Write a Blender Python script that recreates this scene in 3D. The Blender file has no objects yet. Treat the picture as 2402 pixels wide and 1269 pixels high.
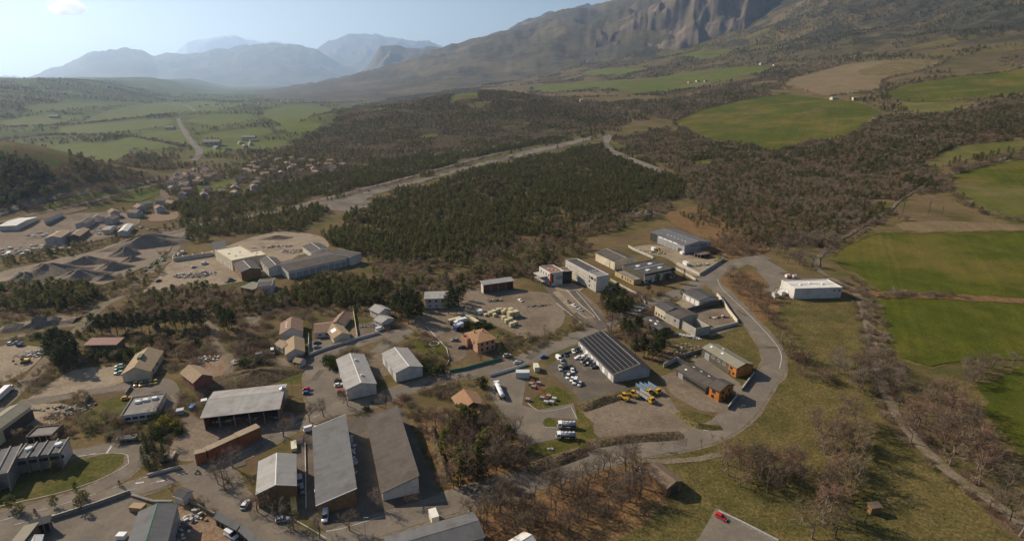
import bpy, math, random
import numpy as np
from mathutils import Vector, Matrix
from mathutils.geometry import delaunay_2d_cdt

R = math.radians
rnd = random.Random(7)
scene = bpy.context.scene
col = scene.collection

# ------------------------------------------------------------------ camera, sky, sun, exposure
FPX, PW, PH, HORIZON, CAMH = 1334.0, 2402.0, 1269.0, 190.0, 135.0
PITCH = math.atan((PH / 2 - HORIZON) / FPX)
cam_data = bpy.data.cameras.new('camera')
cam_data.sensor_width = 36.0
cam_data.sensor_fit = 'HORIZONTAL'
cam_data.lens = 36.0 * FPX / PW
cam_data.clip_start = 1.0
cam_data.clip_end = 90000.0
cam = bpy.data.objects.new('camera', cam_data)
col.objects.link(cam)
cam.location = (0, 0, CAMH)
cam.rotation_euler = (math.pi / 2 - PITCH, 0, 0)
scene.camera = cam

SUN_AZ, SUN_EL = 300.0, 31.0          # compass-like: 0 = away from the camera (+Y), clockwise
world = bpy.data.worlds.new('World')
scene.world = world
world.use_nodes = True
wn = world.node_tree
bg = wn.nodes['Background']
sky = wn.nodes.new('ShaderNodeTexSky')
sky.sky_type = 'NISHITA'
sky.sun_disc = False
sky.sun_elevation = R(SUN_EL)
sky.sun_rotation = R(SUN_AZ)
sky.altitude = 700
sky.air_density = 1.0
sky.dust_density = 0.7
sky.ozone_density = 1.0
wn.links.new(sky.outputs[0], bg.inputs[0])
bg.inputs[1].default_value = 0.066

sun_data = bpy.data.lights.new('sun', 'SUN')
sun_data.energy = 5.0
sun_data.angle = R(0.53)
sun_data.color = (1.0, 0.865, 0.69)
sun = bpy.data.objects.new('sun', sun_data)
col.objects.link(sun)
sd = Vector((math.sin(R(SUN_AZ)) * math.cos(R(SUN_EL)), math.cos(R(SUN_AZ)) * math.cos(R(SUN_EL)), math.sin(R(SUN_EL))))
sun.rotation_euler = sd.to_track_quat('Z', 'Y').to_euler()
sun.location = (-200, 100, 300)

vs = scene.view_settings
vs.view_transform = 'Standard'
vs.look = 'None'
vs.gamma = 1.0
vs.use_curve_mapping = False
vs.exposure = 0.44
cy = scene.cycles
cy.use_denoising = True
cy.max_bounces = 5
cy.diffuse_bounces = 2
cy.glossy_bounces = 2
cy.transmission_bounces = 2
cy.transparent_max_bounces = 6
cy.volume_bounces = 1
cy.caustics_reflective = False
cy.caustics_refractive = False

# ------------------------------------------------------------------ terrain height and unprojection
SC = 1.35

def _hash(xi, yi, seed):
    h = (xi.astype(np.int64) * 374761393 + yi.astype(np.int64) * 668265263 + seed * 974126177) & 0xffffffff
    h = ((h ^ (h >> 13)) * 1274126177) & 0xffffffff
    h = (h ^ (h >> 16)) & 0xffffffff
    return h / 4294967295.0

def vnoise(x, y, seed=0):
    xi = np.floor(x); yi = np.floor(y)
    fx = x - xi; fy = y - yi
    fx = fx * fx * fx * (fx * (fx * 6 - 15) + 10); fy = fy * fy * fy * (fy * (fy * 6 - 15) + 10)
    a = _hash(xi, yi, seed); b = _hash(xi + 1, yi, seed); c = _hash(xi, yi + 1, seed); d = _hash(xi + 1, yi + 1, seed)
    return (a * (1 - fx) + b * fx) * (1 - fy) + (c * (1 - fx) + d * fx) * fy

def fbm(x, y, seed=0, octv=4):
    t = 0.0; a = 0.5; n = 0.0
    for k in range(octv):
        t = t + a * vnoise(x, y, seed + k * 17); n += a
        x = x * 2.03 + 11.3; y = y * 2.03 - 7.7; a *= 0.5
    return t / n

def ss(a, b, v):
    t = np.clip((v - a) / (b - a), 0, 1)
    return t * t * (3 - 2 * t)

KS = [-1e6, 420, 720, 1500, 2400, 3300, 4700, 6500, 9000]
KZ = [0, 0, 22, 112, 300, 640, 1120, 1480, 1560]

def zter(x, y):
    x = np.asarray(x, float) / SC; y = np.asarray(y, float) / SC
    s = 0.92 * x + 0.39 * y
    t = -0.39 * x + 0.92 * y
    r = np.hypot(x, y)
    ramp = (np.interp(s - 110, KS, KZ) + 2 * np.interp(s, KS, KZ) + np.interp(s + 110, KS, KZ)) / 4
    n1 = fbm(x / 900, y / 900, 3, 5)
    wx = x + 260 * (fbm(x / 800, y / 800, 61, 3) - .5); wy = y + 260 * (fbm(x / 800, y / 800, 67, 3) - .5)
    rid = 0.0
    for k, (lam, am) in enumerate(((900, 1.0), (430, .55), (200, .26), (95, .12))):
        rid = rid + am * (1 - 2 * np.abs(2 * vnoise(wx / lam + 3.3 * k, wy / lam, 41 + k) - 1))
    mt = ss(170, 620, ramp)
    ramp = ramp * (1 + 0.50 * (n1 - 0.5) * ss(60, 300, ramp)) + mt * 52 * (rid - 0.1)
    ramp = ramp * (1 - 0.75 * ss(8000, 15000, t))
    far = ss(620, 1200, r)
    z = ramp + far * 7.0 * (fbm(x / 230, y / 230, 9, 3) - 0.5) * (0.4 + ss(400, 1200, s) * 2.2)
    hx = (x + 118) / 330; hy = (y - 1480) / 300
    z = z + 62 * np.exp(-(hx * hx + hy * hy)) * (0.75 + 0.5 * fbm(x / 240, y / 240, 23, 3))
    hl = 100 * ss(-330, -930, s) * ss(1250, 2500, t) * (0.45 + 1.1 * fbm(x / 1100, y / 1100, 77, 4))
    z = z + np.where(r > 1000, hl, 0)
    bx = (x + 470) / 95; by = (y - 520) / 95
    z = z + np.where((x < -230) & (y > 330), 48 * np.exp(-(bx * bx + by * by)), 0)
    # wide low swells of the far valley floor
    z = z + 34 * ss(2600, 5000, t) * ss(-900, -300, s) * (1 - ss(500, 1000, s)) * (fbm(x / 1300, y / 900, 55, 3) - 0.35)
    return z * SC * (1 - ss(15000, 18000, r))

def ray(px, py):
    u = (px - PW / 2) / FPX; v = (PH / 2 - py) / FPX
    return u, math.cos(PITCH) + v * math.sin(PITCH), -math.sin(PITCH) + v * math.cos(PITCH)

def P(px, py, z=0.0):
    """Where the sight line through a point of the photograph meets the level z."""
    u, w, d = ray(px, py)
    t = (z - CAMH) / d
    return Vector((u * t, w * t, z))

_TS = np.geomspace(60, 26000, 900)
def G(px, py):
    """Where the sight line through a point of the photograph meets the terrain."""
    u, w, d = ray(px, py)
    if d < -0.02:
        p = P(px, py)
        s = (0.92 * p.x + 0.39 * p.y) / SC
        if s < 290 and math.hypot(p.x, p.y) < 600 * SC and not (p.x < -230 * SC and p.y > 330 * SC):
            return p
    X = u * _TS; Y = w * _TS; Z = CAMH + d * _TS
    g = Z - zter(X, Y)
    k = np.argmax(g < 0)
    if g[k] >= 0:
        k = len(_TS) - 1
    k = max(k, 1)
    f = g[k - 1] / (g[k - 1] - g[k] + 1e-9)
    t = _TS[k - 1] + f * (_TS[k] - _TS[k - 1])
    return Vector((u * t, w * t, float(zter(u * t, w * t))))

def gz(x, y):
    return float(zter(x, y))

# ------------------------------------------------------------------ objects
def tag(o, label=None, cat=None, group=None, kind=None):
    if label: o['label'] = label
    if cat: o['category'] = cat
    if group: o['group'] = group
    if kind: o['kind'] = kind
    return o

def thing(name, label, cat, loc=(0, 0, 0), rz=0.0, group=None):
    o = bpy.data.objects.new(name, None)
    o.empty_display_size = 0.5
    col.objects.link(o)
    o.location = loc
    o.rotation_euler = (0, 0, rz)
    return tag(o, label, cat, group)

def link_mesh(name, me, parent=None, loc=None, rz=None):
    o = bpy.data.objects.new(name, me)
    col.objects.link(o)
    if parent is not None: o.parent = parent
    if loc is not None: o.location = loc
    if rz is not None: o.rotation_euler = (0, 0, rz)
    return o

class MB:
    """Collects boxes, prisms and tubes; build() links them as one mesh object."""
    def __init__(self):
        self.v = []; self.f = []; self.m = []; self.mi = 0
    def face(self, pts):
        n = len(self.v); self.v += [tuple(p) for p in pts]; self.f.append(tuple(range(n, n + len(pts)))); self.m.append(self.mi)
        return self
    def hexa(self, b, t):
        n = len(self.v); self.v += [tuple(p) for p in b] + [tuple(p) for p in t]
        for q in ((3, 2, 1, 0), (4, 5, 6, 7), (0, 1, 5, 4), (1, 2, 6, 5), (2, 3, 7, 6), (3, 0, 4, 7)):
            self.f.append(tuple(n + i for i in q)); self.m.append(self.mi)
        return self
    def box(self, x0, x1, y0, y1, z0, z1):
        return self.hexa(((x0, y0, z0), (x1, y0, z0), (x1, y1, z0), (x0, y1, z0)), ((x0, y0, z1), (x1, y0, z1), (x1, y1, z1), (x0, y1, z1)))
    def taper(self, x0, x1, y0, y1, z0, z1, i):
        return self.hexa(((x0, y0, z0), (x1, y0, z0), (x1, y1, z0), (x0, y1, z0)), ((x0 + i, y0 + i, z1), (x1 - i, y0 + i, z1), (x1 - i, y1 - i, z1), (x0 + i, y1 - i, z1)))
    def prism(self, poly, axis, a, b):
        """poly in the two other axes (order kept), extruded along axis from a to b"""
        def mk(p, c):
            return {'x': (c, p[0], p[1]), 'y': (p[0], c, p[1]), 'z': (p[0], p[1], c)}[axis]
        k = len(poly); n = len(self.v)
        self.v += [mk(p, a) for p in poly] + [mk(p, b) for p in poly]
        self.f.append(tuple(n + i for i in range(k))); self.m.append(self.mi)
        self.f.append(tuple(n + k + i for i in reversed(range(k)))); self.m.append(self.mi)
        for i in range(k):
            j = (i + 1) % k
            self.f.append((n + j, n + i, n + k + i, n + k + j)); self.m.append(self.mi)
        return self
    def tube(self, p0, p1, r0, r1, k=6, cap=True):
        p0 = Vector(p0); p1 = Vector(p1); d = p1 - p0
        if d.length < 1e-6: return self
        d.normalize()
        a = d.orthogonal().normalized(); b = d.cross(a)
        n = len(self.v)
        for p, r in ((p0, r0), (p1, r1)):
            for i in range(k):
                t = 2 * math.pi * i / k
                self.v.append(tuple(p + a * (math.cos(t) * r) + b * (math.sin(t) * r)))
        for i in range(k):
            j = (i + 1) % k
            self.f.append((n + i, n + j, n + k + j, n + k + i)); self.m.append(self.mi)
        if cap:
            self.f.append(tuple(n + k + i for i in range(k))); self.m.append(self.mi)
            self.f.append(tuple(n + i for i in reversed(range(k)))); self.m.append(self.mi)
        return self
    def mesh(self, name, mats, smooth=False, fix=True):
        me = bpy.data.meshes.new(name)
        me.from_pydata(self.v, [], self.f)
        for m in (mats if isinstance(mats, (list, tuple)) else [mats]):
            me.materials.append(m)
        if any(self.m):
            me.polygons.foreach_set('material_index', self.m)
        if smooth:
            me.polygons.foreach_set('use_smooth', [True] * len(me.polygons))
        if fix:
            import bmesh
            bm = bmesh.new(); bm.from_mesh(me)
            bmesh.ops.recalc_face_normals(bm, faces=bm.faces)
            bm.to_mesh(me); bm.free()
        me.update()
        return me
    def build(self, name, mats, parent=None, smooth=False, loc=None, rz=None):
        return link_mesh(name, self.mesh(name, mats, smooth), parent, loc, rz)

# ------------------------------------------------------------------ materials (all node based)
MATS = {}
def mat(name, c1, c2=None, scale=1.0, rough=0.85, bump=0.0, bscale=None, wave=None, metal=0.0, c3=None, s3=0.1, spec=0.3, coord='Object', objcol=False, randv=0.0, detail=5.0, streak=None, transl=0.0, rows=None, speck=None):
    """Noise-mixed colours, optional ribs (wave = (axis, spacing, strength)) and stains (c3 at scale s3)."""
    if name in MATS: return MATS[name]
    m = bpy.data.materials.new(name); m.use_nodes = True
    nt = m.node_tree; N = nt.nodes; L = nt.links
    b = N['Principled BSDF']
    b.inputs['Roughness'].default_value = rough
    b.inputs['Metallic'].default_value = metal
    b.inputs['Specular IOR Level'].default_value = 0.03 if (coord == 'World' or randv) else spec
    if coord == 'World':
        g = N.new('ShaderNodeNewGeometry'); vec = g.outputs['Position']
    else:
        g = N.new('ShaderNodeTexCoord'); vec = g.outputs['Object']
    c2 = c2 or tuple(v * 0.72 for v in c1)
    nz = N.new('ShaderNodeTexNoise'); nz.inputs['Scale'].default_value = scale; nz.inputs['Detail'].default_value = detail; nz.inputs['Roughness'].default_value = 0.62
    if streak:
        mp = N.new('ShaderNodeMapping'); mp.inputs['Scale'].default_value = streak
        L.new(vec, mp.inputs[0]); L.new(mp.outputs[0], nz.inputs['Vector'])
    else:
        L.new(vec, nz.inputs['Vector'])
    rp = N.new('ShaderNodeValToRGB')
    rp.color_ramp.elements[0].position = 0.34; rp.color_ramp.elements[1].position = 0.66
    rp.color_ramp.elements[0].color = (*c2, 1); rp.color_ramp.elements[1].color = (*c1, 1)
    L.new(nz.outputs[0], rp.inputs[0])
    out = rp.outputs[0]
    if objcol:
        oi = N.new('ShaderNodeObjectInfo')
        mx = N.new('ShaderNodeMix'); mx.data_type = 'RGBA'; mx.blend_type = 'MULTIPLY'; mx.inputs[0].default_value = 1
        L.new(oi.outputs['Color'], mx.inputs[6]); L.new(out, mx.inputs[7]); out = mx.outputs[2]
    if c3:
        n3 = N.new('ShaderNodeTexNoise'); n3.inputs['Scale'].default_value = s3; n3.inputs['Detail'].default_value = 6; n3.inputs['Roughness'].default_value = 0.65
        L.new(vec, n3.inputs['Vector'])
        r3 = N.new('ShaderNodeValToRGB'); r3.color_ramp.elements[0].position = 0.48; r3.color_ramp.elements[1].position = 0.64
        L.new(n3.outputs[0], r3.inputs[0])
        mx = N.new('ShaderNodeMix'); mx.data_type = 'RGBA'
        L.new(r3.outputs[0], mx.inputs[0]); L.new(out, mx.inputs[6]); mx.inputs[7].default_value = (*c3, 1); out = mx.outputs[2]
    if rows:
        ra, rsp, rst = rows
        mp = N.new('ShaderNodeMapping'); mp.inputs['Rotation'].default_value = (0, 0, ra); L.new(vec, mp.inputs[0])
        nd = N.new('ShaderNodeTexNoise'); nd.inputs['Scale'].default_value = .03; L.new(vec, nd.inputs['Vector'])
        sp = N.new('ShaderNodeSeparateXYZ'); L.new(mp.outputs[0], sp.inputs[0])
        ad = N.new('ShaderNodeMath'); ad.operation = 'MULTIPLY_ADD'; ad.inputs[1].default_value = 6.0; L.new(nd.outputs[0], ad.inputs[0]); L.new(sp.outputs[0], ad.inputs[2])
        dv = N.new('ShaderNodeMath'); dv.operation = 'DIVIDE'; dv.inputs[1].default_value = rsp; L.new(ad.outputs[0], dv.inputs[0])
        fl = N.new('ShaderNodeMath'); fl.operation = 'FLOOR'; L.new(dv.outputs[0], fl.inputs[0])
        wn_ = N.new('ShaderNodeTexWhiteNoise'); wn_.noise_dimensions = '1D'; L.new(fl.outputs[0], wn_.inputs['W'])
        mr = N.new('ShaderNodeMapRange'); mr.inputs[3].default_value = 1 - rst; mr.inputs[4].default_value = 1 + rst * .6; L.new(wn_.outputs['Value'], mr.inputs[0])
        mx = N.new('ShaderNodeMix'); mx.data_type = 'RGBA'; mx.blend_type = 'MULTIPLY'; mx.inputs[0].default_value = 1
        L.new(out, mx.inputs[6]); L.new(mr.outputs[0], mx.inputs[7]); out = mx.outputs[2]
    if speck is None: speck = .26 if coord == 'World' and scale > .01 else 0
    if speck:
        n6 = N.new('ShaderNodeTexNoise'); n6.inputs['Scale'].default_value = .85; n6.inputs['Detail'].default_value = 5; n6.inputs['Roughness'].default_value = .75
        L.new(vec, n6.inputs['Vector'])
        m6 = N.new('ShaderNodeMapRange'); m6.inputs[1].default_value = .36; m6.inputs[2].default_value = .64; m6.inputs[3].default_value = 1 - speck * 1.2; m6.inputs[4].default_value = 1 + speck; L.new(n6.outputs[0], m6.inputs[0])
        mx = N.new('ShaderNodeMix'); mx.data_type = 'RGBA'; mx.blend_type = 'MULTIPLY'; mx.inputs[0].default_value = 1
        L.new(out, mx.inputs[6]); L.new(m6.outputs[0], mx.inputs[7]); out = mx.outputs[2]
    if randv:
        oi = N.new('ShaderNodeObjectInfo')
        hs = N.new('ShaderNodeHueSaturation')
        mr = N.new('ShaderNodeMapRange'); mr.inputs[3].default_value = 1 - randv; mr.inputs[4].default_value = 1 + randv
        mh = N.new('ShaderNodeMapRange'); mh.inputs[3].default_value = 0.5 - 0.03; mh.inputs[4].default_value = 0.5 + 0.03
        L.new(oi.outputs['Random'], mr.inputs[0]); L.new(mr.outputs[0], hs.inputs['Value'])
        mu = N.new('ShaderNodeMath'); mu.operation = 'MULTIPLY'; mu.inputs[1].default_value = 7.31
        fr = N.new('ShaderNodeMath'); fr.operation = 'FRACT'
        L.new(oi.outputs['Random'], mu.inputs[0]); L.new(mu.outputs[0], fr.inputs[0]); L.new(fr.outputs[0], mh.inputs[0]); L.new(mh.outputs[0], hs.inputs['Hue'])
        L.new(out, hs.inputs['Color']); out = hs.outputs[0]
    L.new(out, b.inputs['Base Color'])
    nrm = None
    if wave:
        ax, spacing, st = wave
        sp = N.new('ShaderNodeSeparateXYZ'); L.new(vec, sp.inputs[0])
        mu = N.new('ShaderNodeMath'); mu.operation = 'MULTIPLY'; mu.inputs[1].default_value = 2 * math.pi / spacing
        L.new(sp.outputs['XYZ'.index(ax)], mu.inputs[0])
        si = N.new('ShaderNodeMath'); si.operation = 'SINE'; L.new(mu.outputs[0], si.inputs[0])
        bp = N.new('ShaderNodeBump'); bp.inputs['Strength'].default_value = st; bp.inputs['Distance'].default_value = spacing * 0.25
        L.new(si.outputs[0], bp.inputs['Height']); nrm = bp.outputs[0]
    if bump:
        nb = N.new('ShaderNodeTexNoise'); nb.inputs['Scale'].default_value = bscale or scale * 3; nb.inputs['Detail'].default_value = 4
        L.new(vec, nb.inputs['Vector'])
        bp = N.new('ShaderNodeBump'); bp.inputs['Strength'].default_value = bump; bp.inputs['Distance'].default_value = 0.5
        L.new(nb.outputs[0], bp.inputs['Height'])
        if nrm is not None: L.new(nrm, bp.inputs['Normal'])
        nrm = bp.outputs[0]
    if nrm is not None: L.new(nrm, b.inputs['Normal'])
    if transl:
        tr = N.new('ShaderNodeBsdfTranslucent'); L.new(out, tr.inputs['Color'])
        ms = N.new('ShaderNodeMixShader'); ms.inputs[0].default_value = transl
        L.new(b.outputs[0], ms.inputs[1]); L.new(tr.outputs[0], ms.inputs[2]); L.new(ms.outputs[0], N['Material Output'].inputs[0])
    MATS[name] = m
    return m

M = {}
def W(name, *a, **k):
    M[name] = mat(name, *a, **k); return M[name]
# ground covers (world coordinates)
W('gravel', (0.235, 0.183, 0.130), (0.175, 0.136, 0.098), .35, bump=.25, bscale=1.2, c3=(0.145, 0.112, 0.078), s3=.045, coord='World', speck=.2)
W('pale_gravel', (0.330, 0.262, 0.182), (0.250, 0.197, 0.138), .25, bump=.25, bscale=1.0, c3=(0.215, 0.168, 0.115), s3=.06, coord='World', speck=.2)
W('quarry', (.245, .195, .145), (.18, .143, .108), .22, bump=.5, bscale=.8, c3=(0.235, 0.185, 0.130), s3=.05, coord='World')
W('river', (0.215, 0.185, 0.150), (0.155, 0.132, 0.108), .08, bump=.3, bscale=.6, c3=(0.115, 0.095, 0.068), s3=.03, coord='World')
W('asphalt', (0.185, 0.156, 0.122), (0.150, 0.126, 0.099), .12, bump=.1, bscale=2.0, c3=(0.215, 0.180, 0.137), s3=.07, coord='World', speck=.09)
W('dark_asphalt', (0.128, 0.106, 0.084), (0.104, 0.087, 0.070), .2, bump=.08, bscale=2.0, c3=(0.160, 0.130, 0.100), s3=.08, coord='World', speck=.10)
W('track', (0.225, 0.178, 0.125), (0.165, 0.130, 0.090), .3, bump=.3, bscale=1.0, c3=(0.130, 0.108, 0.062), s3=.1, coord='World')
W('red_dirt', (.27, .17, .105), (.20, .13, .085), .3, bump=.2, bscale=1.5, c3=(.24, .19, .13), s3=.09, coord='World')
W('field', (0.088, 0.095, 0.012), (0.056, 0.067, 0.009), .06, bump=.25, bscale=.9, c3=(0.135, 0.108, 0.026), s3=.010, coord='World', detail=8, rows=(.5, 3.2, .10))
W('field_pale', (0.115, 0.112, 0.027), (0.085, 0.086, 0.021), .05, bump=.25, bscale=.9, c3=(0.150, 0.120, 0.048), s3=.012, coord='World', detail=8, rows=(.3, 3.5, .07))
W('field_tan', (0.200, 0.145, 0.080), (0.165, 0.118, 0.066), .05, bump=.25, bscale=.9, c3=(0.140, 0.118, 0.055), s3=.012, coord='World', detail=8, rows=(.2, 3.0, .1))
W('valley_field', (0.108, 0.122, 0.018), (0.080, 0.097, 0.015), .02, bump=.1, bscale=.5, c3=(0.125, 0.120, 0.035), s3=.006, coord='World', rows=(.9, 6, .05))
W('lawn', (0.095, 0.092, 0.020), (0.062, 0.064, 0.015), .25, bump=.35, bscale=2.0, c3=(0.140, 0.108, 0.036), s3=.10, coord='World', detail=8, speck=.3)
W('meadow', (0.160, 0.122, 0.046), (0.092, 0.077, 0.027), .16, bump=.5, bscale=1.3, c3=(0.075, 0.070, 0.021), s3=.03, coord='World', detail=9, speck=.42)
W('litter', (0.225, 0.128, 0.058), (0.135, 0.082, 0.042), .2, bump=.6, bscale=1.1, c3=(0.180, 0.115, 0.050), s3=.06, coord='World', detail=9, speck=.40)
W('paint', (.62, .60, .56), (.45, .43, .40), 1.5, coord='World')
# buildings
W('roof_grey', (0.370, 0.350, 0.320), (0.315, 0.298, 0.272), .25, rough=.8, wave=('X', .55, .22), c3=(0.270, 0.252, 0.225), s3=.16, rows=(0, 1.1, .055), spec=.12)
W('roof_steel', (0.150, 0.148, 0.146), (0.128, 0.126, 0.125), .2, rough=.8, wave=('X', .55, .22), c3=(0.112, 0.105, 0.098), s3=.16, rows=(0, 1.1, .055), spec=.12)
W('roof_dark', (.095, .088, .085), (.078, .072, .07), .3, rough=.8, wave=('X', .55, .22), c3=(.11, .10, .095), s3=.15, rows=(0, 1.1, .055), spec=.12)
W('roof_brown', (0.112, 0.095, 0.080), (0.092, 0.078, 0.067), .25, rough=.8, wave=('X', .55, .22), c3=(0.078, 0.063, 0.050), s3=.16, rows=(0, 1.1, .055), spec=.12)
W('roof_white', (0.700, 0.665, 0.600), (0.600, 0.570, 0.510), .3, rough=.8, wave=('X', .55, .22), c3=(0.560, 0.520, 0.450), s3=.15, rows=(0, 1.1, .055), spec=.12)
W('roof_cream', (.62, .54, .38), (.54, .465, .32), .3, rough=.6, c3=(.5, .42, .29), s3=.2)
W('roof_khaki', (.26, .24, .175), (.225, .205, .15), .25, rough=.8, wave=('X', .55, .22), c3=(.23, .21, .16), s3=.16, rows=(0, 1.1, .055), spec=.12)
W('roof_red', (.23, .085, .06), (.17, .065, .05), .4, rough=.7, wave=('X', .55, .22), c3=(.20, .09, .065), s3=.2)
W('tile_brown', (0.320, 0.200, 0.125), (0.225, 0.140, 0.090), .7, rough=.85, wave=('Y', .42, .8), bump=.3, bscale=4, c3=(0.260, 0.175, 0.115), s3=.3)
W('tile_orange', (.42, .235, .12), (.32, .175, .09), .7, rough=.85, wave=('Y', .42, .8), bump=.3, bscale=4, c3=(.36, .22, .12), s3=.3)
W('tile_tan', (0.420, 0.300, 0.175), (0.310, 0.225, 0.135), .7, rough=.85, wave=('Y', .42, .8), bump=.3, bscale=4, c3=(0.350, 0.250, 0.150), s3=.3)
W('roof_flat', (.22, .20, .175), (.18, .165, .145), .3, rough=.9, c3=(.25, .225, .19), s3=.2)
W('roof_terracotta', (.24, .135, .09), (.20, .11, .075), .3, rough=.9, c3=(.21, .13, .095), s3=.3)
W('white_wall', (0.600, 0.565, 0.510), (0.510, 0.480, 0.435), .35, c3=(0.440, 0.405, 0.355), s3=.2, streak=(1, 1, .25))
W('cream_wall', (.62, .54, .38), (.52, .45, .315), .35, c3=(.46, .40, .29), s3=.2, streak=(1, 1, .25))
W('grey_wall', (.42, .405, .38), (.36, .345, .32), .35, c3=(.31, .295, .27), s3=.2, streak=(1, 1, .25))
W('block_wall', (.40, .37, .31), (.33, .305, .26), .5, wave=('Z', .4, .25), c3=(.29, .265, .22), s3=.2)
W('steel_wall', (.33, .33, .325), (.29, .29, .285), .35, rough=.55, wave=('X', .6, .5), c3=(.27, .265, .255), s3=.2)
W('dark_wall', (.105, .092, .07), (.085, .075, .058), .4, wave=('Z', .5, .4), c3=(.12, .105, .08), s3=.2)
W('orange_wood', (.62, .235, .04), (.48, .17, .03), .8, wave=('Z', .28, .7), c3=(.42, .16, .035), s3=.4, streak=(1, 1, .3))
W('brown_wood', (.30, .17, .075), (.22, .12, .055), .8, wave=('Z', .3, .7), c3=(.19, .11, .055), s3=.35)
W('old_wood', (.23, .16, .10), (.16, .11, .07), 1.0, wave=('X', .3, .6), c3=(.14, .11, .085), s3=.4)
W('rust_red', (.34, .115, .05), (.26, .09, .042), .6, wave=('X', .8, .6), c3=(.22, .095, .055), s3=.25)
W('peach_wall', (.60, .31, .185), (.50, .255, .155), .5, c3=(.44, .24, .155), s3=.3, streak=(1, 1, .3))
W('tan_wall', (.50, .375, .18), (.42, .31, .15), .4, c3=(.38, .29, .155), s3=.25)
W('brick', (.30, .12, .075), (.23, .095, .06), 1.5, wave=('Z', .25, .5), c3=(.2, .1, .07), s3=.4)
W('concrete', (0.270, 0.245, 0.205), (0.210, 0.190, 0.160), .6, bump=.15, bscale=5, c3=(0.170, 0.150, 0.125), s3=.35)
W('pale_concrete', (.50, .46, .39), (.42, .385, .325), .6, bump=.15, bscale=5, c3=(.35, .315, .265), s3=.35)
W('trim_white', (.74, .72, .69), (.66, .64, .61), 1.0)
W('trim_dark', (.055, .05, .045), (.04, .037, .034), 1.0, rough=.5)
W('glass', (.03, .035, .04), (.02, .024, .028), .5, rough=.12, spec=.6)
W('skylight', (.78, .77, .74), (.66, .65, .62), 1.0, rough=.35)
W('door_grey', (.34, .335, .325), (.29, .285, .275), .8, wave=('Z', .45, .5))
W('door_white', (.74, .72, .68), (.65, .63, .6), .8, wave=('Z', .45, .4))
W('door_dark', (.075, .07, .065), (.055, .05, .048), .8, wave=('Z', .45, .4))
W('solar', (.024, .021, .020), (.018, .016, .015), 2.0, rough=.45, spec=.2)
W('steel', (.42, .42, .41), (.33, .33, .32), 2.0, rough=.45, metal=.5)
W('roof_tan', (.36, .27, .17), (.30, .225, .145), .3, rough=.8, c3=(.27, .2, .13), s3=.2)
W('bank', (.135, .095, .058), (.075, .055, .036), .5, bump=.8, bscale=1.2, c3=(.10, .085, .04), s3=.12, coord='World', detail=8, speck=.45)
# vehicles and goods
W('paint_body', (1, 1, 1), (.9, .9, .9), 1.0, rough=.32, spec=.5, objcol=True)
W('car_glass', (.025, .03, .035), (.02, .022, .026), 1.0, rough=.08, spec=.6)
W('tyre', (.022, .021, .02), (.016, .016, .015), 4, rough=.9)
W('rim', (.38, .38, .38), (.3, .3, .3), 4, rough=.4, metal=.6)
W('lamp_clear', (.8, .8, .78), (.7, .7, .68), 4, rough=.15, spec=.6)
W('lamp_red', (.45, .02, .015), (.35, .015, .012), 4, rough=.2, spec=.5)
W('chassis', (.05, .048, .045), (.035, .034, .032), 3, rough=.7)
W('tank', (.48, .48, .50), (.40, .40, .42), 1, rough=.35, metal=.4)
W('crate', (.60, .53, .32), (.48, .42, .26), 1.2, wave=('Z', .3, .4), c3=(.42, .36, .22), s3=.6)
W('goods', (.9, .9, .9), (.6, .6, .6), 1.2, rough=.8, objcol=True, c3=None)
W('rock', (.42, .39, .34), (.30, .275, .24), 1.0, bump=.4, bscale=4)
W('rope_green', (.05, .20, .13), (.04, .15, .10), .8, wave=('X', .55, .22))
# plants
W('bark', (.135, .10, .075), (.085, .065, .05), 3, rough=.95)
W('bark_pale', (.24, .19, .145), (.15, .12, .095), 3, rough=.95)
W('twigs', (0.235, 0.165, 0.110), (0.160, 0.115, 0.078), .6, rough=.95, randv=.28, transl=.25)
W('twigs_red', (.285, .175, .092), (.20, .125, .068), .6, rough=.95, randv=.25, transl=.25)
W('twigs_wood', (0.325, 0.250, 0.155), (0.230, 0.175, 0.110), .6, rough=.95, randv=.25, transl=.35)
W('twigs_rust', (0.310, 0.210, 0.125), (0.220, 0.148, 0.090), .6, rough=.95, randv=.25, transl=.25)
W('twigs_pale', (0.310, 0.245, 0.170), (0.220, 0.172, 0.120), .6, rough=.95, randv=.22, transl=.25)
W('pine', (0.168, 0.157, 0.052), (0.092, 0.092, 0.033), .5, rough=.8, randv=.34, transl=.5)
W('pine_dark', (0.075, 0.086, 0.032), (0.038, 0.047, 0.019), .5, rough=.8, randv=.3, transl=.35)
W('leaf_green', (.080, .095, .022), (.042, .058, .015), .6, rough=.75, randv=.25, transl=.25)
W('leaf_yellow', (.20, .17, .025), (.13, .12, .02), .6, rough=.75, randv=.2, transl=.25)
W('blossom', (.55, .50, .44), (.40, .35, .30), .8, rough=.8, randv=.12)
W('dead_grass', (.20, .155, .075), (.13, .105, .05), .8, rough=.9, randv=.2)
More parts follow.
